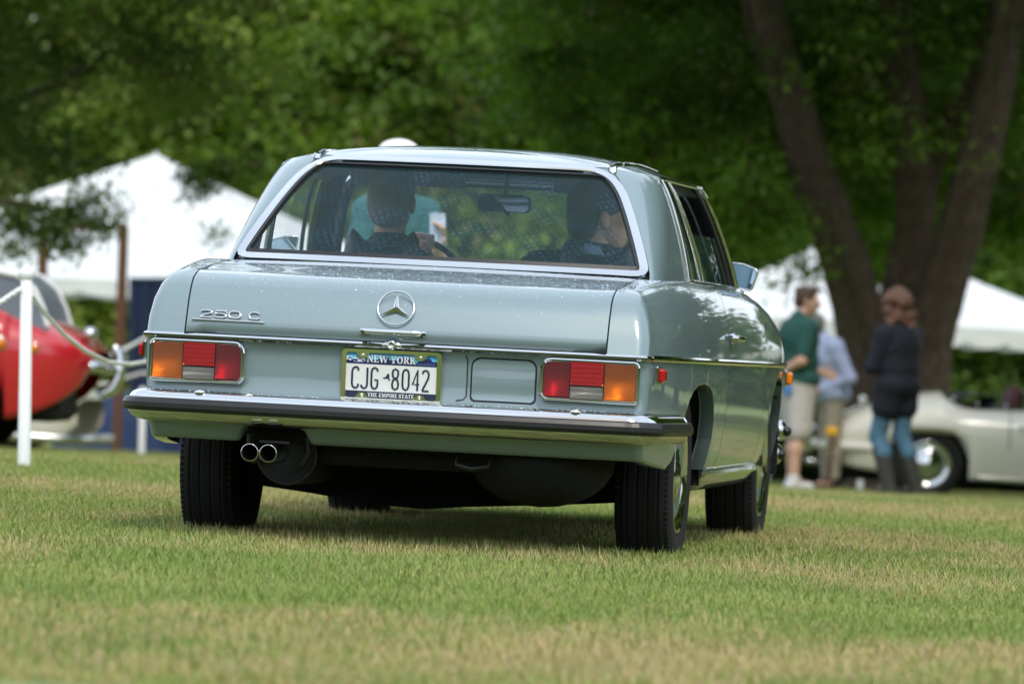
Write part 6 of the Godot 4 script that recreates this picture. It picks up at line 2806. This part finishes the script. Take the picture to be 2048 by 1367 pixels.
	body_of(st, xs, top, edge, half, 0.5)
	part(c, "body_shell", st, M.cream_paint)
	for z in [0.62, -0.62]:
		for x in [-0.75, -3.0]:
			small_wheel(c, Vector3(x, 0.29, z), 0.30, M.worn_chrome)
	st = begin()
	sweep(st, [Vector3(-0.7, 0.14, 0.76), Vector3(-0.1, 0.14, 0.76), Vector3(0.06, 0.14, 0.62), Vector3(0.08, 0.14, 0), Vector3(0.06, 0.14, -0.62)], [Vector3(0.5, 0, 0.8)], rect(0.05, 0.08, Vector2.ZERO, 0.02))
	part(c, "bumper", st, M.worn_chrome)


# ---------------------------------------------------------------- rope line
func rope_curve(a: Vector3, b: Vector3, sag: float, n := 40) -> Array:
	var out := []
	for i in n + 1:
		var t := i / float(n)
		out.append(a.lerp(b, t) - Vector3(0, sag * 4 * t * (1 - t), 0))
	return out


func make_rope(label: String, pts: Array, r: float):
	var c := Curve3D.new()
	for p in pts:
		c.add_point(p)
	var total := c.get_baked_length()
	var n := clampi(int(total / 0.02), 20, 500)
	var st := begin()
	for k in 3:   # three laid strands
		var path := []
		for i in n + 1:
			var q := c.sample_baked(total * i / n)
			var t := (c.sample_baked(minf(total, total * i / n + 0.01)) - c.sample_baked(maxf(0, total * i / n - 0.01))).normalized()
			var s := t.cross(Vector3(0, 0, 1)).normalized()
			var s2 := t.cross(s)
			var a := TAU * k / 3 + total * i / n / 0.085 * TAU * 0.5
			path.append(q + (s * cos(a) + s2 * sin(a)) * r * 0.55)
		tube(st, path, r * 0.62, 5)
	var o := part(self, "rope", st, M.rope)
	tag(o, label, "rope", "white ropes round the show field")


func make_post(label: String, foot: Vector3, height: float, lean: float):
	var t := thing("rope_post", label, "post", foot, "white rope posts")
	t.rotation.z = lean
	var st := begin()
	lathe(st, Vector3.ZERO, Basis(), [Vector2(0.0, height - 0.05), Vector2(0.027, height - 0.055), Vector2(0.031, -0.1)], 20)
	part(t, "shaft", st, M.white_paint)
	st = begin()
	ball(st, Vector3(0, height - 0.025, 0), Vector3(0.041, 0.036, 0.041), Basis(), 20, 12)
	part(t, "ball_top", st, M.white_paint)
	return t


func build_rope_line():
	var foot := spot(47, 944, 27)
	foot.y = 0.05
	make_post("nearest white rope post with ball top at the left edge", foot, 0.925, 0.038)
	make_post("white rope post hidden behind the coupe's left flank", grounded(spot(600, 880, 40)), 0.95, 0.03)
	make_post("far white post standing beyond the red car's nose", grounded(spot(284, 880, 52)), 0.62, 0.03)
	make_post("grey-white rope post behind the cream convertible's tail", grounded(spot(1722, 950, 58)), 0.96, 0.02)
	make_rope("thick white rope sagging from the nearest post before the red car", [spot(62, 588, 27), spot(90, 628, 27.2), spot(130, 672, 27.6), spot(170, 702, 28.1), spot(215, 724, 28.8), spot(258, 729, 29.5), spot(300, 722, 30.3), spot(360, 704, 31.6), spot(430, 675, 33.2), spot(500, 640, 35), spot(597, 600, 40)], 0.0105)
	make_rope("white rope running from the nearest post out of the left edge", [spot(44, 575, 27), spot(20, 590, 26.9), spot(0, 604, 26.8), spot(-40, 622, 26.6), spot(-110, 640, 26.2)], 0.0105)
	make_rope("white rope rising right from the red car's nose", [spot(150, 742, 43), spot(205, 716, 43.5), spot(250, 698, 44), spot(300, 670, 45), spot(360, 632, 46), spot(420, 590, 47)], 0.013)
	make_rope("low white rope between the timber post and the coupe", [spot(150, 772, 51), spot(220, 766, 51.3), spot(284, 745, 52), spot(330, 752, 52), spot(420, 740, 52)], 0.014)
	make_rope("pale rope sloping down left from the post behind the convertible", [spot(1720, 820, 58), spot(1690, 838, 58), spot(1650, 870, 57.5), spot(1600, 905, 57)], 0.014)
	# small yellow marker by the convertible's tail
	var t := thing("show_marker", "small yellow tag on a brown stake above the convertible's tail", "marker", grounded(spot(1664, 950, 50)))
	var st := begin()
	var tp := spot(1664, 862, 50) - t.position
	box(st, tp, Vector3(0.105, 0.075, 0.04), 0.012)
	part(t, "tag", st, M.yellow)
	st = begin()
	tube(st, [Vector3(tp.x, -0.05, 0), tp + Vector3(0.01, -0.03, 0)], [0.012, 0.02], 6)
	part(t, "stake", st, M.brown_wood)


# ---------------------------------------------------------------- people
# prims: [a, b, ra, rb] tapered capsule, or [centre, radii, basis] ellipsoid; joined with a smooth minimum and meshed as surface nets
func blob(st: SurfaceTool, prims: Array, cell: float, k: float):
	var lo := Vector3.ONE * 1e6
	var hi := -lo
	var boxes := []
	for p in prims:
		var a: Vector3
		var b: Vector3
		if p.size() == 4:
			var r := Vector3.ONE * maxf(p[2], p[3])
			a = Vector3(p[0]).min(p[1]) - r
			b = Vector3(p[0]).max(p[1]) + r
		else:
			var r := Vector3.ONE * maxf(p[1].x, maxf(p[1].y, p[1].z))
			a = p[0] - r
			b = p[0] + r
		boxes.append([a, b])
		lo = lo.min(a)
		hi = hi.max(b)
	var pad := k + cell * 2.0
	lo -= Vector3.ONE * pad
	hi += Vector3.ONE * pad
	var nx := int((hi.x - lo.x) / cell) + 2
	var ny := int((hi.y - lo.y) / cell) + 2
	var nz := int((hi.z - lo.z) / cell) + 2
	var f := PackedFloat32Array()
	f.resize(nx * ny * nz)
	f.fill(1.0)
	var sy := nx
	var sz := nx * ny
	for q in prims.size():
		var p: Array = prims[q]
		var i0 := Vector3i(((boxes[q][0] - Vector3.ONE * pad - lo) / cell).floor()).clamp(Vector3i.ZERO, Vector3i(nx - 1, ny - 1, nz - 1))
		var i1 := Vector3i(((boxes[q][1] + Vector3.ONE * pad - lo) / cell).ceil()).clamp(Vector3i.ZERO, Vector3i(nx - 1, ny - 1, nz - 1))
		var cap := p.size() == 4
		var a: Vector3 = p[0]
		var ab: Vector3 = (p[1] - a) if cap else Vector3.ZERO
		var l2 := maxf(ab.length_squared(), 1e-9)
		var ra: float = p[2] if cap else 0.0
		var rb: float = p[3] if cap else 0.0
		var inv: Basis = Basis() if cap else Basis(p[2]).inverse()
		var rr: Vector3 = Vector3.ONE if cap else p[1]
		for z in range(i0.z, i1.z + 1):
			for y in range(i0.y, i1.y + 1):
				var at := i0.x + y * sy + z * sz
				for x in range(i0.x, i1.x + 1):
					var v := lo + Vector3(x, y, z) * cell
					var d: float
					if cap:
						var t := clampf((v - a).dot(ab) / l2, 0.0, 1.0)
						d = (v - a - ab * t).length() - ra - (rb - ra) * t
					else:
						var w := inv * (v - a)
						var k0 := (w / rr).length()
						var k1 := (w / (rr * rr)).length()
						d = k0 * (k0 - 1.0) / maxf(k1, 1e-6)
					var o := f[at]
					var h := maxf(k - absf(o - d), 0.0) / k
					f[at] = minf(o, d) - h * h * k * 0.25
					at += 1
	var index := PackedInt32Array()
	index.resize(f.size())
	index.fill(-1)
	var verts := PackedVector3Array()
	var corners := [0, 1, sy, sy + 1, sz, sz + 1, sz + sy, sz + sy + 1]
	var offs := [Vector3(0, 0, 0), Vector3(1, 0, 0), Vector3(0, 1, 0), Vector3(1, 1, 0), Vector3(0, 0, 1), Vector3(1, 0, 1), Vector3(0, 1, 1), Vector3(1, 1, 1)]
	var edges := [[0, 1], [2, 3], [4, 5], [6, 7], [0, 2], [1, 3], [4, 6], [5, 7], [0, 4], [1, 5], [2, 6], [3, 7]]
	var near := cell * 2.2
	for z in nz - 1:
		for y in ny - 1:
			var at := y * sy + z * sz
			for x in nx - 1:
				if absf(f[at]) < near:
					var sum := Vector3.ZERO
					var n := 0
					for e in edges:
						var d0 := f[at + corners[e[0]]]
						var d1 := f[at + corners[e[1]]]
						if (d0 < 0.0) != (d1 < 0.0):
							sum += offs[e[0]].lerp(offs[e[1]], d0 / (d0 - d1))
							n += 1
					if n:
						index[at] = verts.size()
						verts.append(lo + (Vector3(x, y, z) + sum / n) * cell)
				at += 1
	st.set_smooth_group(0)
	for z in range(1, nz - 1):
		for y in range(1, ny - 1):
			for x in range(1, nx - 1):
				var at := x + y * sy + z * sz
				var inside := f[at] < 0.0
				if absf(f[at]) > near:
					continue
				for ax in 3:
					var s: int = [1, sy, sz][ax]
					if (f[at + s] < 0.0) == inside:
						continue
					var u: int = [sy, sz, 1][ax]
					var w: int = [sz, 1, sy][ax]
					var ids := [index[at - u - w], index[at - w], index[at], index[at - u]]
					if ids.min() < 0:
						continue
					if inside:
						quad(st, verts[ids[3]], verts[ids[2]], verts[ids[1]], verts[ids[0]])
					else:
						quad(st, verts[ids[0]], verts[ids[1]], verts[ids[2]], verts[ids[3]])


func hand_prims(wrist: Vector3, along: Vector3, palm: Vector3, thumb_side: Vector3, curl: float, sc := 1.0) -> Array:
	# along: from the wrist to the fingers; palm: the way the palm faces
	along = along.normalized()
	palm = (palm - along * palm.dot(along)).normalized()
	var side := along.cross(palm).normalized()
	if side.dot(thumb_side) < 0:
		side = -side
	var out := []
	var c := wrist + along * 0.05 * sc
	out.append([c, Vector3(0.040, 0.050, 0.016) * sc, Basis(side, along, side.cross(along))])
	var lens := [0.072, 0.080, 0.074, 0.058]
	for i in 4:
		var root: Vector3 = wrist + along * 0.085 * sc + side * (0.030 - 0.020 * i) * sc
		var dir := along
		var p := root
		var l: float = lens[i] * sc
		for j in 3:
			var a := curl * (0.5 + 0.5 * j)
			dir = (along * cos(a) + palm * sin(a)).normalized()
			var q: Vector3 = p + dir * l * [0.45, 0.32, 0.23][j]
			out.append([p, q, (0.0095 - 0.001 * j) * sc, (0.0088 - 0.001 * j) * sc])
			p = q
	var t0 := wrist + along * 0.02 * sc + side * 0.028 * sc
	var t1 := t0 + (along * 0.6 + side * 0.7 + palm * 0.35).normalized() * 0.045 * sc
	var t2 := t1 + (along * 0.85 + side * 0.15 + palm * 0.5).normalized() * 0.034 * sc
	out.append([t0, t1, 0.012 * sc, 0.0105 * sc])
	out.append([t1, t2, 0.0105 * sc, 0.009 * sc])
	return out


func head_prims(c: Vector3, b: Basis) -> Array:   # b.z is the way the face looks; c between the ears
	var e := func(x: float, y: float, z: float) -> Vector3: return c + b * Vector3(x, y, z)
	var out := [
		[e.call(0, 0.035, -0.012), Vector3(0.076, 0.086, 0.096), b],
		[e.call(0, -0.02, 0.025), Vector3(0.064, 0.085, 0.070), b],
		[e.call(0, -0.085, 0.050), Vector3(0.036, 0.028, 0.038), b],
		[e.call(0, 0.02, 0.088), e.call(0, -0.025, 0.112), 0.008, 0.013],
		[e.call(-0.014, -0.028, 0.098), e.call(0.014, -0.028, 0.098), 0.009, 0.009],
		[e.call(-0.035, 0.032, 0.080), e.call(0.035, 0.032, 0.080), 0.009, 0.009],
		[e.call(-0.020, -0.058, 0.083), e.call(0.020, -0.058, 0.083), 0.009, 0.009],
		[e.call(0.045, -0.005, 0.060), Vector3(0.022, 0.020, 0.022), b],
		[e.call(-0.045, -0.005, 0.060), Vector3(0.022, 0.020, 0.022), b],
	]
	return out


func ear_prims(c: Vector3, b: Basis) -> Array:
	var out := []
	for s in [1.0, -1.0]:
		out.append([c + b * Vector3(0.078 * s, 0.0, -0.008), Vector3(0.010, 0.032, 0.019), b * Basis(Vector3.UP, -0.35 * s)])
		out.append([c + b * Vector3(0.076 * s, -0.024, 0.0), Vector3(0.008, 0.012, 0.010), b])
	return out


func face_parts(t: Node3D, c: Vector3, b: Basis):
	for s in [1.0, -1.0]:
		var st := begin()
		ball(st, c + b * Vector3(0.031 * s, 0.012, 0.083), Vector3(0.012, 0.008, 0.008), b, 10, 6)
		part(t, "eye", st, M.eye)
	var st := begin()
	ball(st, c + b * Vector3(0, -0.060, 0.090), Vector3(0.022, 0.006, 0.006), b, 10, 6)
	part(t, "mouth", st, M.lips)


# J: joints in the person's own frame (facing +z); look: what they wear
func person(label: String, at: Vector3, turn: Basis, J: Dictionary, look: Dictionary) -> Node3D:
	var t := thing("person", label, "person", at)
	t.basis = turn
	var fine: float = look.get("fine", 0.006)
	var coarse: float = look.get("coarse", 0.014)
	var hb: Basis = J.get("head_basis", Basis())
	var grow: float = look.get("bulk", 1.0)
	var torso := func(extra: float) -> Array:
		var up: Vector3 = J.neck - J.hips
		var tb := Basis(Vector3.UP, J.get("twist", 0.0)) if absf(up.normalized().y) > 0.98 else Basis(Quaternion(Vector3.UP, up.normalized())) * Basis(Vector3.UP, J.get("twist", 0.0))
		var m: Vector3 = J.hips.lerp(J.neck, 0.66)
		var w: Vector3 = J.hips.lerp(J.neck, 0.30)
		return [
			[m, Vector3(0.165 * grow + extra, 0.20, 0.112 * grow + extra), tb],
			[w, Vector3(0.150 * grow + extra, 0.17, 0.112 * grow + extra), tb],
			[J.hips, Vector3(0.165 * grow + extra, 0.12, 0.120 * grow + extra), tb],
			[J.neck.lerp(J.sl, 0.25) - tb.y * 0.03, J.sl, 0.060 + extra, 0.058 + extra],
			[J.neck.lerp(J.sr, 0.25) - tb.y * 0.03, J.sr, 0.060 + extra, 0.058 + extra],
		]
	var arms := func(extra: float, upto: float) -> Array:
		var out := []
		for q in [["sl", "el", "wl"], ["sr", "er", "wr"]]:
			var a: Vector3 = J[q[0]]
			var b: Vector3 = J[q[1]]
			var c: Vector3 = J[q[2]]
			if upto >= 1.0:
				out.append([a, b, 0.052 * grow + extra, 0.042 + extra])
				out.append([b, b.lerp(c, minf(upto - 1.0, 1.0)), 0.042 + extra, lerpf(0.042, 0.028, minf(upto - 1.0, 1.0)) + extra])
			else:
				out.append([a, a.lerp(b, upto), 0.052 * grow + extra, 0.047 + extra * 1.4])
		return out
	var legs := func(extra: float, upto: float) -> Array:
		var out := []
		for q in [["hl", "kl", "al"], ["hr", "kr", "ar"]]:
			var a: Vector3 = J[q[0]]
			var b: Vector3 = J[q[1]]
			var c: Vector3 = J[q[2]]
			out.append([a, b if upto >= 1.0 else a.lerp(b, upto), 0.088 + extra, 0.056 + extra])
			if upto > 1.0:
				var calf := b.lerp(c, 0.35) - Vector3(0, 0, 0.015)
				out.append([b, calf, 0.054 + extra, 0.053 + extra])
				out.append([calf, b.lerp(c, minf(upto - 1.0, 1.0)), 0.053 + extra, 0.036 + extra])
		return out
	# the body, head and hands: one surface
	var st := begin()
	var bp: Array = torso.call(0.0) + arms.call(0.0, 2.0)
	bp.append([J.neck - Vector3(0, 0.04, 0), J.head - hb.z * 0.01 - hb.y * 0.03, 0.058, 0.054])
	if J.has("hl"):
		bp += legs.call(0.0, 2.0)
		for q in ["al", "ar"]:
			bp.append([J[q], J[q] + Vector3(0, -0.04, 0.12), 0.036, 0.028])
	blob(st, bp, coarse, 0.035)
	blob(st, head_prims(J.head, hb), fine, 0.022)
	blob(st, ear_prims(J.head, hb), fine * 0.8, 0.008)
	for q in [["el", "wl", "handl", 1.0], ["er", "wr", "handr", -1.0]]:
		var h: Array = J.get(q[2], [(J[q[1]] - J[q[0]]), Vector3(-q[3], 0, 0), Vector3(0, 0, 1), 0.5])
		blob(st, hand_prims(J[q[1]], h[0], h[1], h[2], h[3]) + [[J[q[1]].lerp(J[q[0]], 0.15), J[q[1]] + Vector3(h[0]).normalized() * 0.02, 0.028, 0.024]], fine, 0.008)
	part(t, "body", st, M[look.get("skin", "skin")])
	face_parts(t, J.head, hb)
	# clothes
	st = begin()
	var sp: Array = torso.call(0.016) + arms.call(0.014, look.get("sleeve", 0.6))
	if look.has("hem"):
		for q in ["hl", "hr"]:
			sp.append([J[q], J[q].lerp(J["k" + q[1]], look.hem), 0.112, 0.120])
	sp.append([J.neck - Vector3(0, 0.05, 0), J.neck.lerp(J.head, 0.12), 0.070, 0.066])
	blob(st, sp, coarse * 0.85, 0.04)
	part(t, look.get("top_name", "shirt"), st, M[look.top])
	if look.has("legs"):
		st = begin()
		var lp: Array = legs.call(look.get("leg_loose", 0.012), look.get("leg_len", 1.9))
		lp.append([J.hips, Vector3(0.172 * grow, 0.12, 0.128 * grow), Basis()])
		blob(st, lp, coarse * 0.85, 0.03)
		part(t, look.get("legs_name", "trousers"), st, M[look.legs])
	if look.has("shoes"):
		for q in ["al", "ar"]:
			st = begin()
			var fw := Vector3(0, 0, 1)
			var sh := [[J[q] + Vector3(0, -0.045, -0.03), J[q] + Vector3(0, -0.052, 0.145), 0.046, 0.042], [J[q] + Vector3(0, -0.03, 0), J[q] + (Vector3(J["k" + q[1]]) - J[q]).normalized() * look.get("shoe_top", 0.02), 0.046 if look.get("shoe_top", 0.02) < 0.1 else 0.058, 0.05 if look.get("shoe_top", 0.02) < 0.1 else 0.074]]
			blob(st, sh, coarse * 0.8, 0.02)
			part(t, "shoe" if look.get("shoe_top", 0.02) < 0.1 else "boot", st, M[look.shoes])
	st = begin()
	var hp := []
	for q in look.hair:
		hp.append([J.head + hb * Vector3(q[0], q[1], q[2]), Vector3(q[3], q[4], q[5]), hb])
	blob(st, hp, fine, 0.02)
	part(t, "hair", st, M[look.hair_mat])
	return t


const SHORT_HAIR := [[0, 0.055, -0.020, 0.082, 0.078, 0.096], [0, 0.0, -0.055, 0.076, 0.075, 0.060], [0, 0.095, 0.035, 0.062, 0.035, 0.055], [0.066, 0.030, 0.0, 0.018, 0.035, 0.045], [-0.066, 0.030, 0.0, 0.018, 0.035, 0.045]]


func build_people():
	var lean := Basis(Vector3.FORWARD, -0.032)
	# driver, seen from behind through the rear window (the car's nose points to -z)
	var back := Basis(Vector3.UP, PI)
	var J := {
		"head": Vector3(0, 1.205, 0), "neck": Vector3(0, 1.040, -0.02), "hips": Vector3(0, 0.55, 0.02),
		"sl": Vector3(0.19, 0.935, -0.02), "el": Vector3(0.25, 0.74, 0.20), "wl": Vector3(0.16, 0.90, 0.38),
		"sr": Vector3(-0.19, 0.935, -0.02), "er": Vector3(-0.20, 0.82, 0.20), "wr": Vector3(-0.075, 1.045, 0.300),
		"hl": Vector3(0.10, 0.60, 0.05), "kl": Vector3(0.16, 0.68, 0.46), "al": Vector3(0.14, 0.46, 0.76),
		"hr": Vector3(-0.10, 0.60, 0.05), "kr": Vector3(-0.12, 0.68, 0.46), "ar": Vector3(-0.10, 0.46, 0.76),
		"head_basis": Basis(Vector3.UP, -0.05),
		"handr": [Vector3(0.1, 0.5, 0.6), Vector3(0.2, -0.3, 0.8), Vector3(1, 0, 0), 1.1], "handl": [Vector3(0.0, 0.4, 0.8), Vector3(-0.3, -0.5, 0.6), Vector3(-1, 0, 0), 1.1],
	}
	person("driver with short grey hair and dark shirt, seen from behind through the rear window", Vector3(-0.385, 0.005, -1.06), back, J, {"skin": "skin", "top": "black_shirt", "sleeve": 1.35, "legs": "dark_hair", "hair": [[0, 0.050, -0.016, 0.084, 0.082, 0.100], [0, -0.005, -0.050, 0.079, 0.080, 0.062], [0, -0.045, -0.06, 0.060, 0.045, 0.04], [0, 0.095, 0.035, 0.062, 0.035, 0.055]], "hair_mat": "grey_hair", "fine": 0.005, "coarse": 0.012})
	# passenger looking out to the right
	J = {
		"head": Vector3(0.0, 1.190, 0), "neck": Vector3(0.03, 1.055, 0.0), "hips": Vector3(0, 0.60, 0.06),
		"sl": Vector3(0.21, 0.985, -0.03), "el": Vector3(0.27, 0.75, 0.12), "wl": Vector3(0.17, 0.70, 0.34),
		"sr": Vector3(-0.16, 1.00, 0.05), "er": Vector3(-0.26, 0.82, 0.20), "wr": Vector3(-0.16, 0.74, 0.38),
		"hl": Vector3(0.10, 0.60, 0.05), "kl": Vector3(0.14, 0.68, 0.46), "al": Vector3(0.14, 0.46, 0.72),
		"hr": Vector3(-0.10, 0.60, 0.05), "kr": Vector3(-0.14, 0.68, 0.46), "ar": Vector3(-0.12, 0.46, 0.72),
		"head_basis": Basis(Vector3.UP, -1.22),
	}
	var p := person("dark-haired passenger in a charcoal jacket with blue collar looking out of the side window", Vector3(0.375, 0.0, -1.02), back, J, {"skin": "skin_pale", "top": "charcoal_jacket", "top_name": "jacket", "sleeve": 1.9, "legs": "charcoal_jacket", "hair": [[0, 0.058, -0.030, 0.087, 0.082, 0.100], [0, 0.0, -0.065, 0.080, 0.085, 0.062], [0, -0.05, -0.07, 0.06, 0.05, 0.045], [0, 0.10, 0.030, 0.066, 0.038, 0.062], [0.068, 0.045, 0.01, 0.020, 0.035, 0.045], [-0.068, 0.045, 0.01, 0.020, 0.035, 0.045]], "hair_mat": "dark_hair", "bulk": 1.1, "fine": 0.005, "coarse": 0.012})
	var st := begin()
	var col := []
	for i in 17:
		var a := TAU * i / 16.0
		var r := PackedVector3Array()
		for k in 4:
			r.append(Vector3(0.02 + cos(a) * (0.066 + 0.012 * k), 1.095 - 0.020 * k + 0.012 * cos(a * 1.0), 0.0 + sin(a) * (0.066 + 0.012 * k)))
		col.append(r)
	grid(st, col, Vector3(0.02, 1.06, 0))
	part(p, "collar", st, M.light_collar)
	# man in a white hat standing before the car, seen through its windows
	var at := grounded(spot(780, 1000, 28.2))
	J = {
		"head": Vector3(0, 1.585, 0.02), "neck": Vector3(0, 1.44, 0), "hips": Vector3(0, 0.93, 0),
		"sl": Vector3(0.165, 1.37, 0), "el": Vector3(0.22, 1.12, 0.06), "wl": Vector3(0.10, 1.20, 0.27),
		"sr": Vector3(-0.165, 1.37, 0), "er": Vector3(-0.24, 1.13, 0.02), "wr": Vector3(-0.08, 1.16, 0.25),
		"hl": Vector3(0.09, 0.92, 0), "kl": Vector3(0.10, 0.49, 0.02), "al": Vector3(0.11, 0.09, -0.01),
		"hr": Vector3(-0.09, 0.92, 0), "kr": Vector3(-0.11, 0.49, 0.03), "ar": Vector3(-0.12, 0.09, 0.0),
		"handl": [Vector3(0, 0.6, 0.4), Vector3(-0.6, 0, 0.3), Vector3(0, 0, 1), 0.9],
	}
	p = person("person in a white hat and teal shirt standing in front of the coupe", at, (lean * Basis(Vector3.UP, 0.60)).scaled(Vector3.ONE * 0.955), J, {"skin": "skin_pale", "top": "teal_shirt", "bulk": 0.82, "sleeve": 0.7, "legs": "khaki", "shoes": "dark_shoe", "hair": SHORT_HAIR, "hair_mat": "brown_hair"})
	st = begin()
	blob(st, [[Vector3(0, 1.672, 0.012), Vector3(0.100, 0.066, 0.135), Basis()], [Vector3(0, 1.645, 0.012), Vector3(0.13, 0.014, 0.165), Basis()]], 0.007, 0.02)
	part(p, "hat", st, M.white_cloth)
	var sheet := begin()
	var rows := []
	for i in 7:
		var r := PackedVector3Array()
		for k in 9:
			r.append(Vector3(-0.038 + i * 0.0125, -0.085 + k * 0.021, 0.012 * sin(i * 0.8) + 0.01 * sin(k * 0.7)))
		rows.append(r)
	grid(sheet, rows, Vector3(0, 0, -1))
	for i in rows.size():
		for k in rows[i].size():
			rows[i][k] += Vector3(0, 0, -0.002)
	grid(sheet, rows, Vector3(0, 0, 1))
	var sh := part(self, "folded_sheet", sheet, M.paper)
	sh.position = p.position + p.basis * Vector3(0.085, 1.275, 0.315)
	sh.rotation = Vector3(-0.15, 0.1, 0.08)
	tag(sh, "pale blue-white folded sheet held up by the person in the white hat", "paper")
	# man in the dark green polo, side on, facing right
	at = grounded(spot(1590, 970, 49.6))
	J = {
		"head": Vector3(0, 1.615, 0.085), "neck": Vector3(0, 1.465, 0.0), "hips": Vector3(0, 0.95, 0.01),
		"sl": Vector3(0.20, 1.385, 0.02), "el": Vector3(0.25, 1.10, 0.05), "wl": Vector3(0.15, 1.02, 0.28),
		"sr": Vector3(-0.20, 1.385, 0.02), "er": Vector3(-0.265, 1.11, -0.07), "wr": Vector3(-0.03, 0.985, -0.215),
		"hl": Vector3(0.09, 0.93, 0), "kl": Vector3(0.10, 0.50, 0.03), "al": Vector3(0.11, 0.09, 0.02),
		"hr": Vector3(-0.09, 0.93, 0), "kr": Vector3(-0.11, 0.50, -0.01), "ar": Vector3(-0.12, 0.09, -0.06),
		"head_basis": Basis(Vector3.UP, -0.35) * Basis(Vector3.RIGHT, 0.08),
		"handr": [Vector3(0.8, -0.35, 0.05), Vector3(0, 0, -1), Vector3(0, 1, 0), 0.5],
	}
	p = person("person in a dark green polo and pale shorts, side on, right of the coupe", at, lean * Basis(Vector3.UP, PI / 2 + 0.5), J, {"skin": "skin_pale", "top": "green_polo", "sleeve": 0.78, "bulk": 1.42, "hem": 0.12, "legs": "pale_shorts", "legs_name": "shorts", "leg_len": 0.95, "leg_loose": 0.05, "shoes": "white_shoe", "hair": SHORT_HAIR, "hair_mat": "brown_hair"})
	st = begin()
	blob(st, [[Vector3(-0.16, 0.875, -0.15), Vector3(0.02, 0.05, 0.042), Basis()], [Vector3(-0.17, 0.835, -0.15), Vector3(0.015, 0.035, 0.03), Basis()]], 0.008, 0.02)
	part(p, "blue_cloth", st, M.blue_cloth)
	# man in the light blue shirt behind him, facing left
	at = grounded(spot(1662, 965, 53))
	J = {
		"head": Vector3(0, 1.50, 0.20), "neck": Vector3(0, 1.395, 0.10), "hips": Vector3(0, 0.90, 0),
		"sl": Vector3(0.20, 1.32, 0.05), "el": Vector3(0.275, 1.04, -0.07), "wl": Vector3(0.10, 0.92, 0.16),
		"sr": Vector3(-0.20, 1.32, 0.05), "er": Vector3(-0.27, 1.05, -0.02), "wr": Vector3(-0.10, 0.95, 0.20),
		"hl": Vector3(0.09, 0.90, 0), "kl": Vector3(0.10, 0.48, 0.02), "al": Vector3(0.11, 0.09, 0),
		"hr": Vector3(-0.09, 0.90, 0), "kr": Vector3(-0.11, 0.48, 0.02), "ar": Vector3(-0.12, 0.09, 0),
		"handl": [Vector3(-0.7, -0.3, 0.4), Vector3(0, 0, -1), Vector3(0, 1, 0), 0.7],
	}
	person("person in a light blue shirt and khaki trousers half hidden behind the green polo", at, lean * Basis(Vector3.UP, -1.15), J, {"skin": "skin", "top": "blue_shirt", "sleeve": 1.85, "bulk": 1.3, "legs": "khaki", "shoes": "dark_shoe", "hair": SHORT_HAIR, "hair_mat": "grey_hair"})
	# woman in the navy coat, facing left, arms folded
	at = grounded(spot(1793, 978, 46.8))
	J = {
		"head": Vector3(0, 1.520, 0.045), "neck": Vector3(0, 1.385, -0.005), "hips": Vector3(0, 0.90, 0),
		"sl": Vector3(0.175, 1.300, 0.0), "el": Vector3(0.235, 1.04, 0.08), "wl": Vector3(0.06, 1.08, 0.20),
		"sr": Vector3(-0.175, 1.300, 0.0), "er": Vector3(-0.235, 1.04, 0.08), "wr": Vector3(-0.06, 1.11, 0.22),
		"handl": [Vector3(-1, 0.05, 0), Vector3(0, 0, -1), Vector3(0, 1, 0), 0.3], "handr": [Vector3(1, 0.05, 0.05), Vector3(0, 0, -1), Vector3(0, 1, 0), 0.3],
		"hl": Vector3(0.085, 0.90, 0), "kl": Vector3(0.085, 0.49, 0.13), "al": Vector3(0.10, 0.09, -0.02),
		"hr": Vector3(-0.085, 0.90, 0), "kr": Vector3(-0.09, 0.49, 0.03), "ar": Vector3(-0.14, 0.09, -0.10),
		"head_basis": Basis(Vector3.UP, -0.10),
	}
	var curls := []
	var g := RandomNumberGenerator.new()
	g.seed = 8
	for i in 190:
		var d := Vector3(g.randfn(), g.randfn(), g.randfn()).normalized()
		if d.z > 0.55 or (d.z > 0.15 and d.y < 0.1 and absf(d.x) < 0.8):
			continue
		var q := Vector3(d.x * 0.098, d.y * 0.108 + 0.025, d.z * 0.108 - 0.02)
		if d.y < -0.1:
			q.y -= g.randf() * 0.24
			q.x *= 1.45
			q.z = q.z * 1.1 - 0.01
		var r := g.randf_range(0.015, 0.034)
		curls.append([q.x, q.y, q.z, r, r * 1.25, r])
	curls.append([0, 0.05, -0.02, 0.086, 0.085, 0.098])
	curls.append([0, -0.06, -0.07, 0.085, 0.11, 0.06])
	person("person with curly auburn hair in a navy coat, jeans and boots, arms folded", at, lean * Basis(Vector3.UP, -PI / 2 - 0.62), J, {"skin": "skin_pale", "top": "navy_coat", "top_name": "coat", "sleeve": 1.95, "bulk": 1.22, "hem": 0.42, "legs": "jeans", "legs_name": "jeans", "leg_len": 1.5, "leg_loose": 0.014, "shoes": "boots", "shoe_top": 0.30, "hair": curls, "hair_mat": "auburn_hair"})
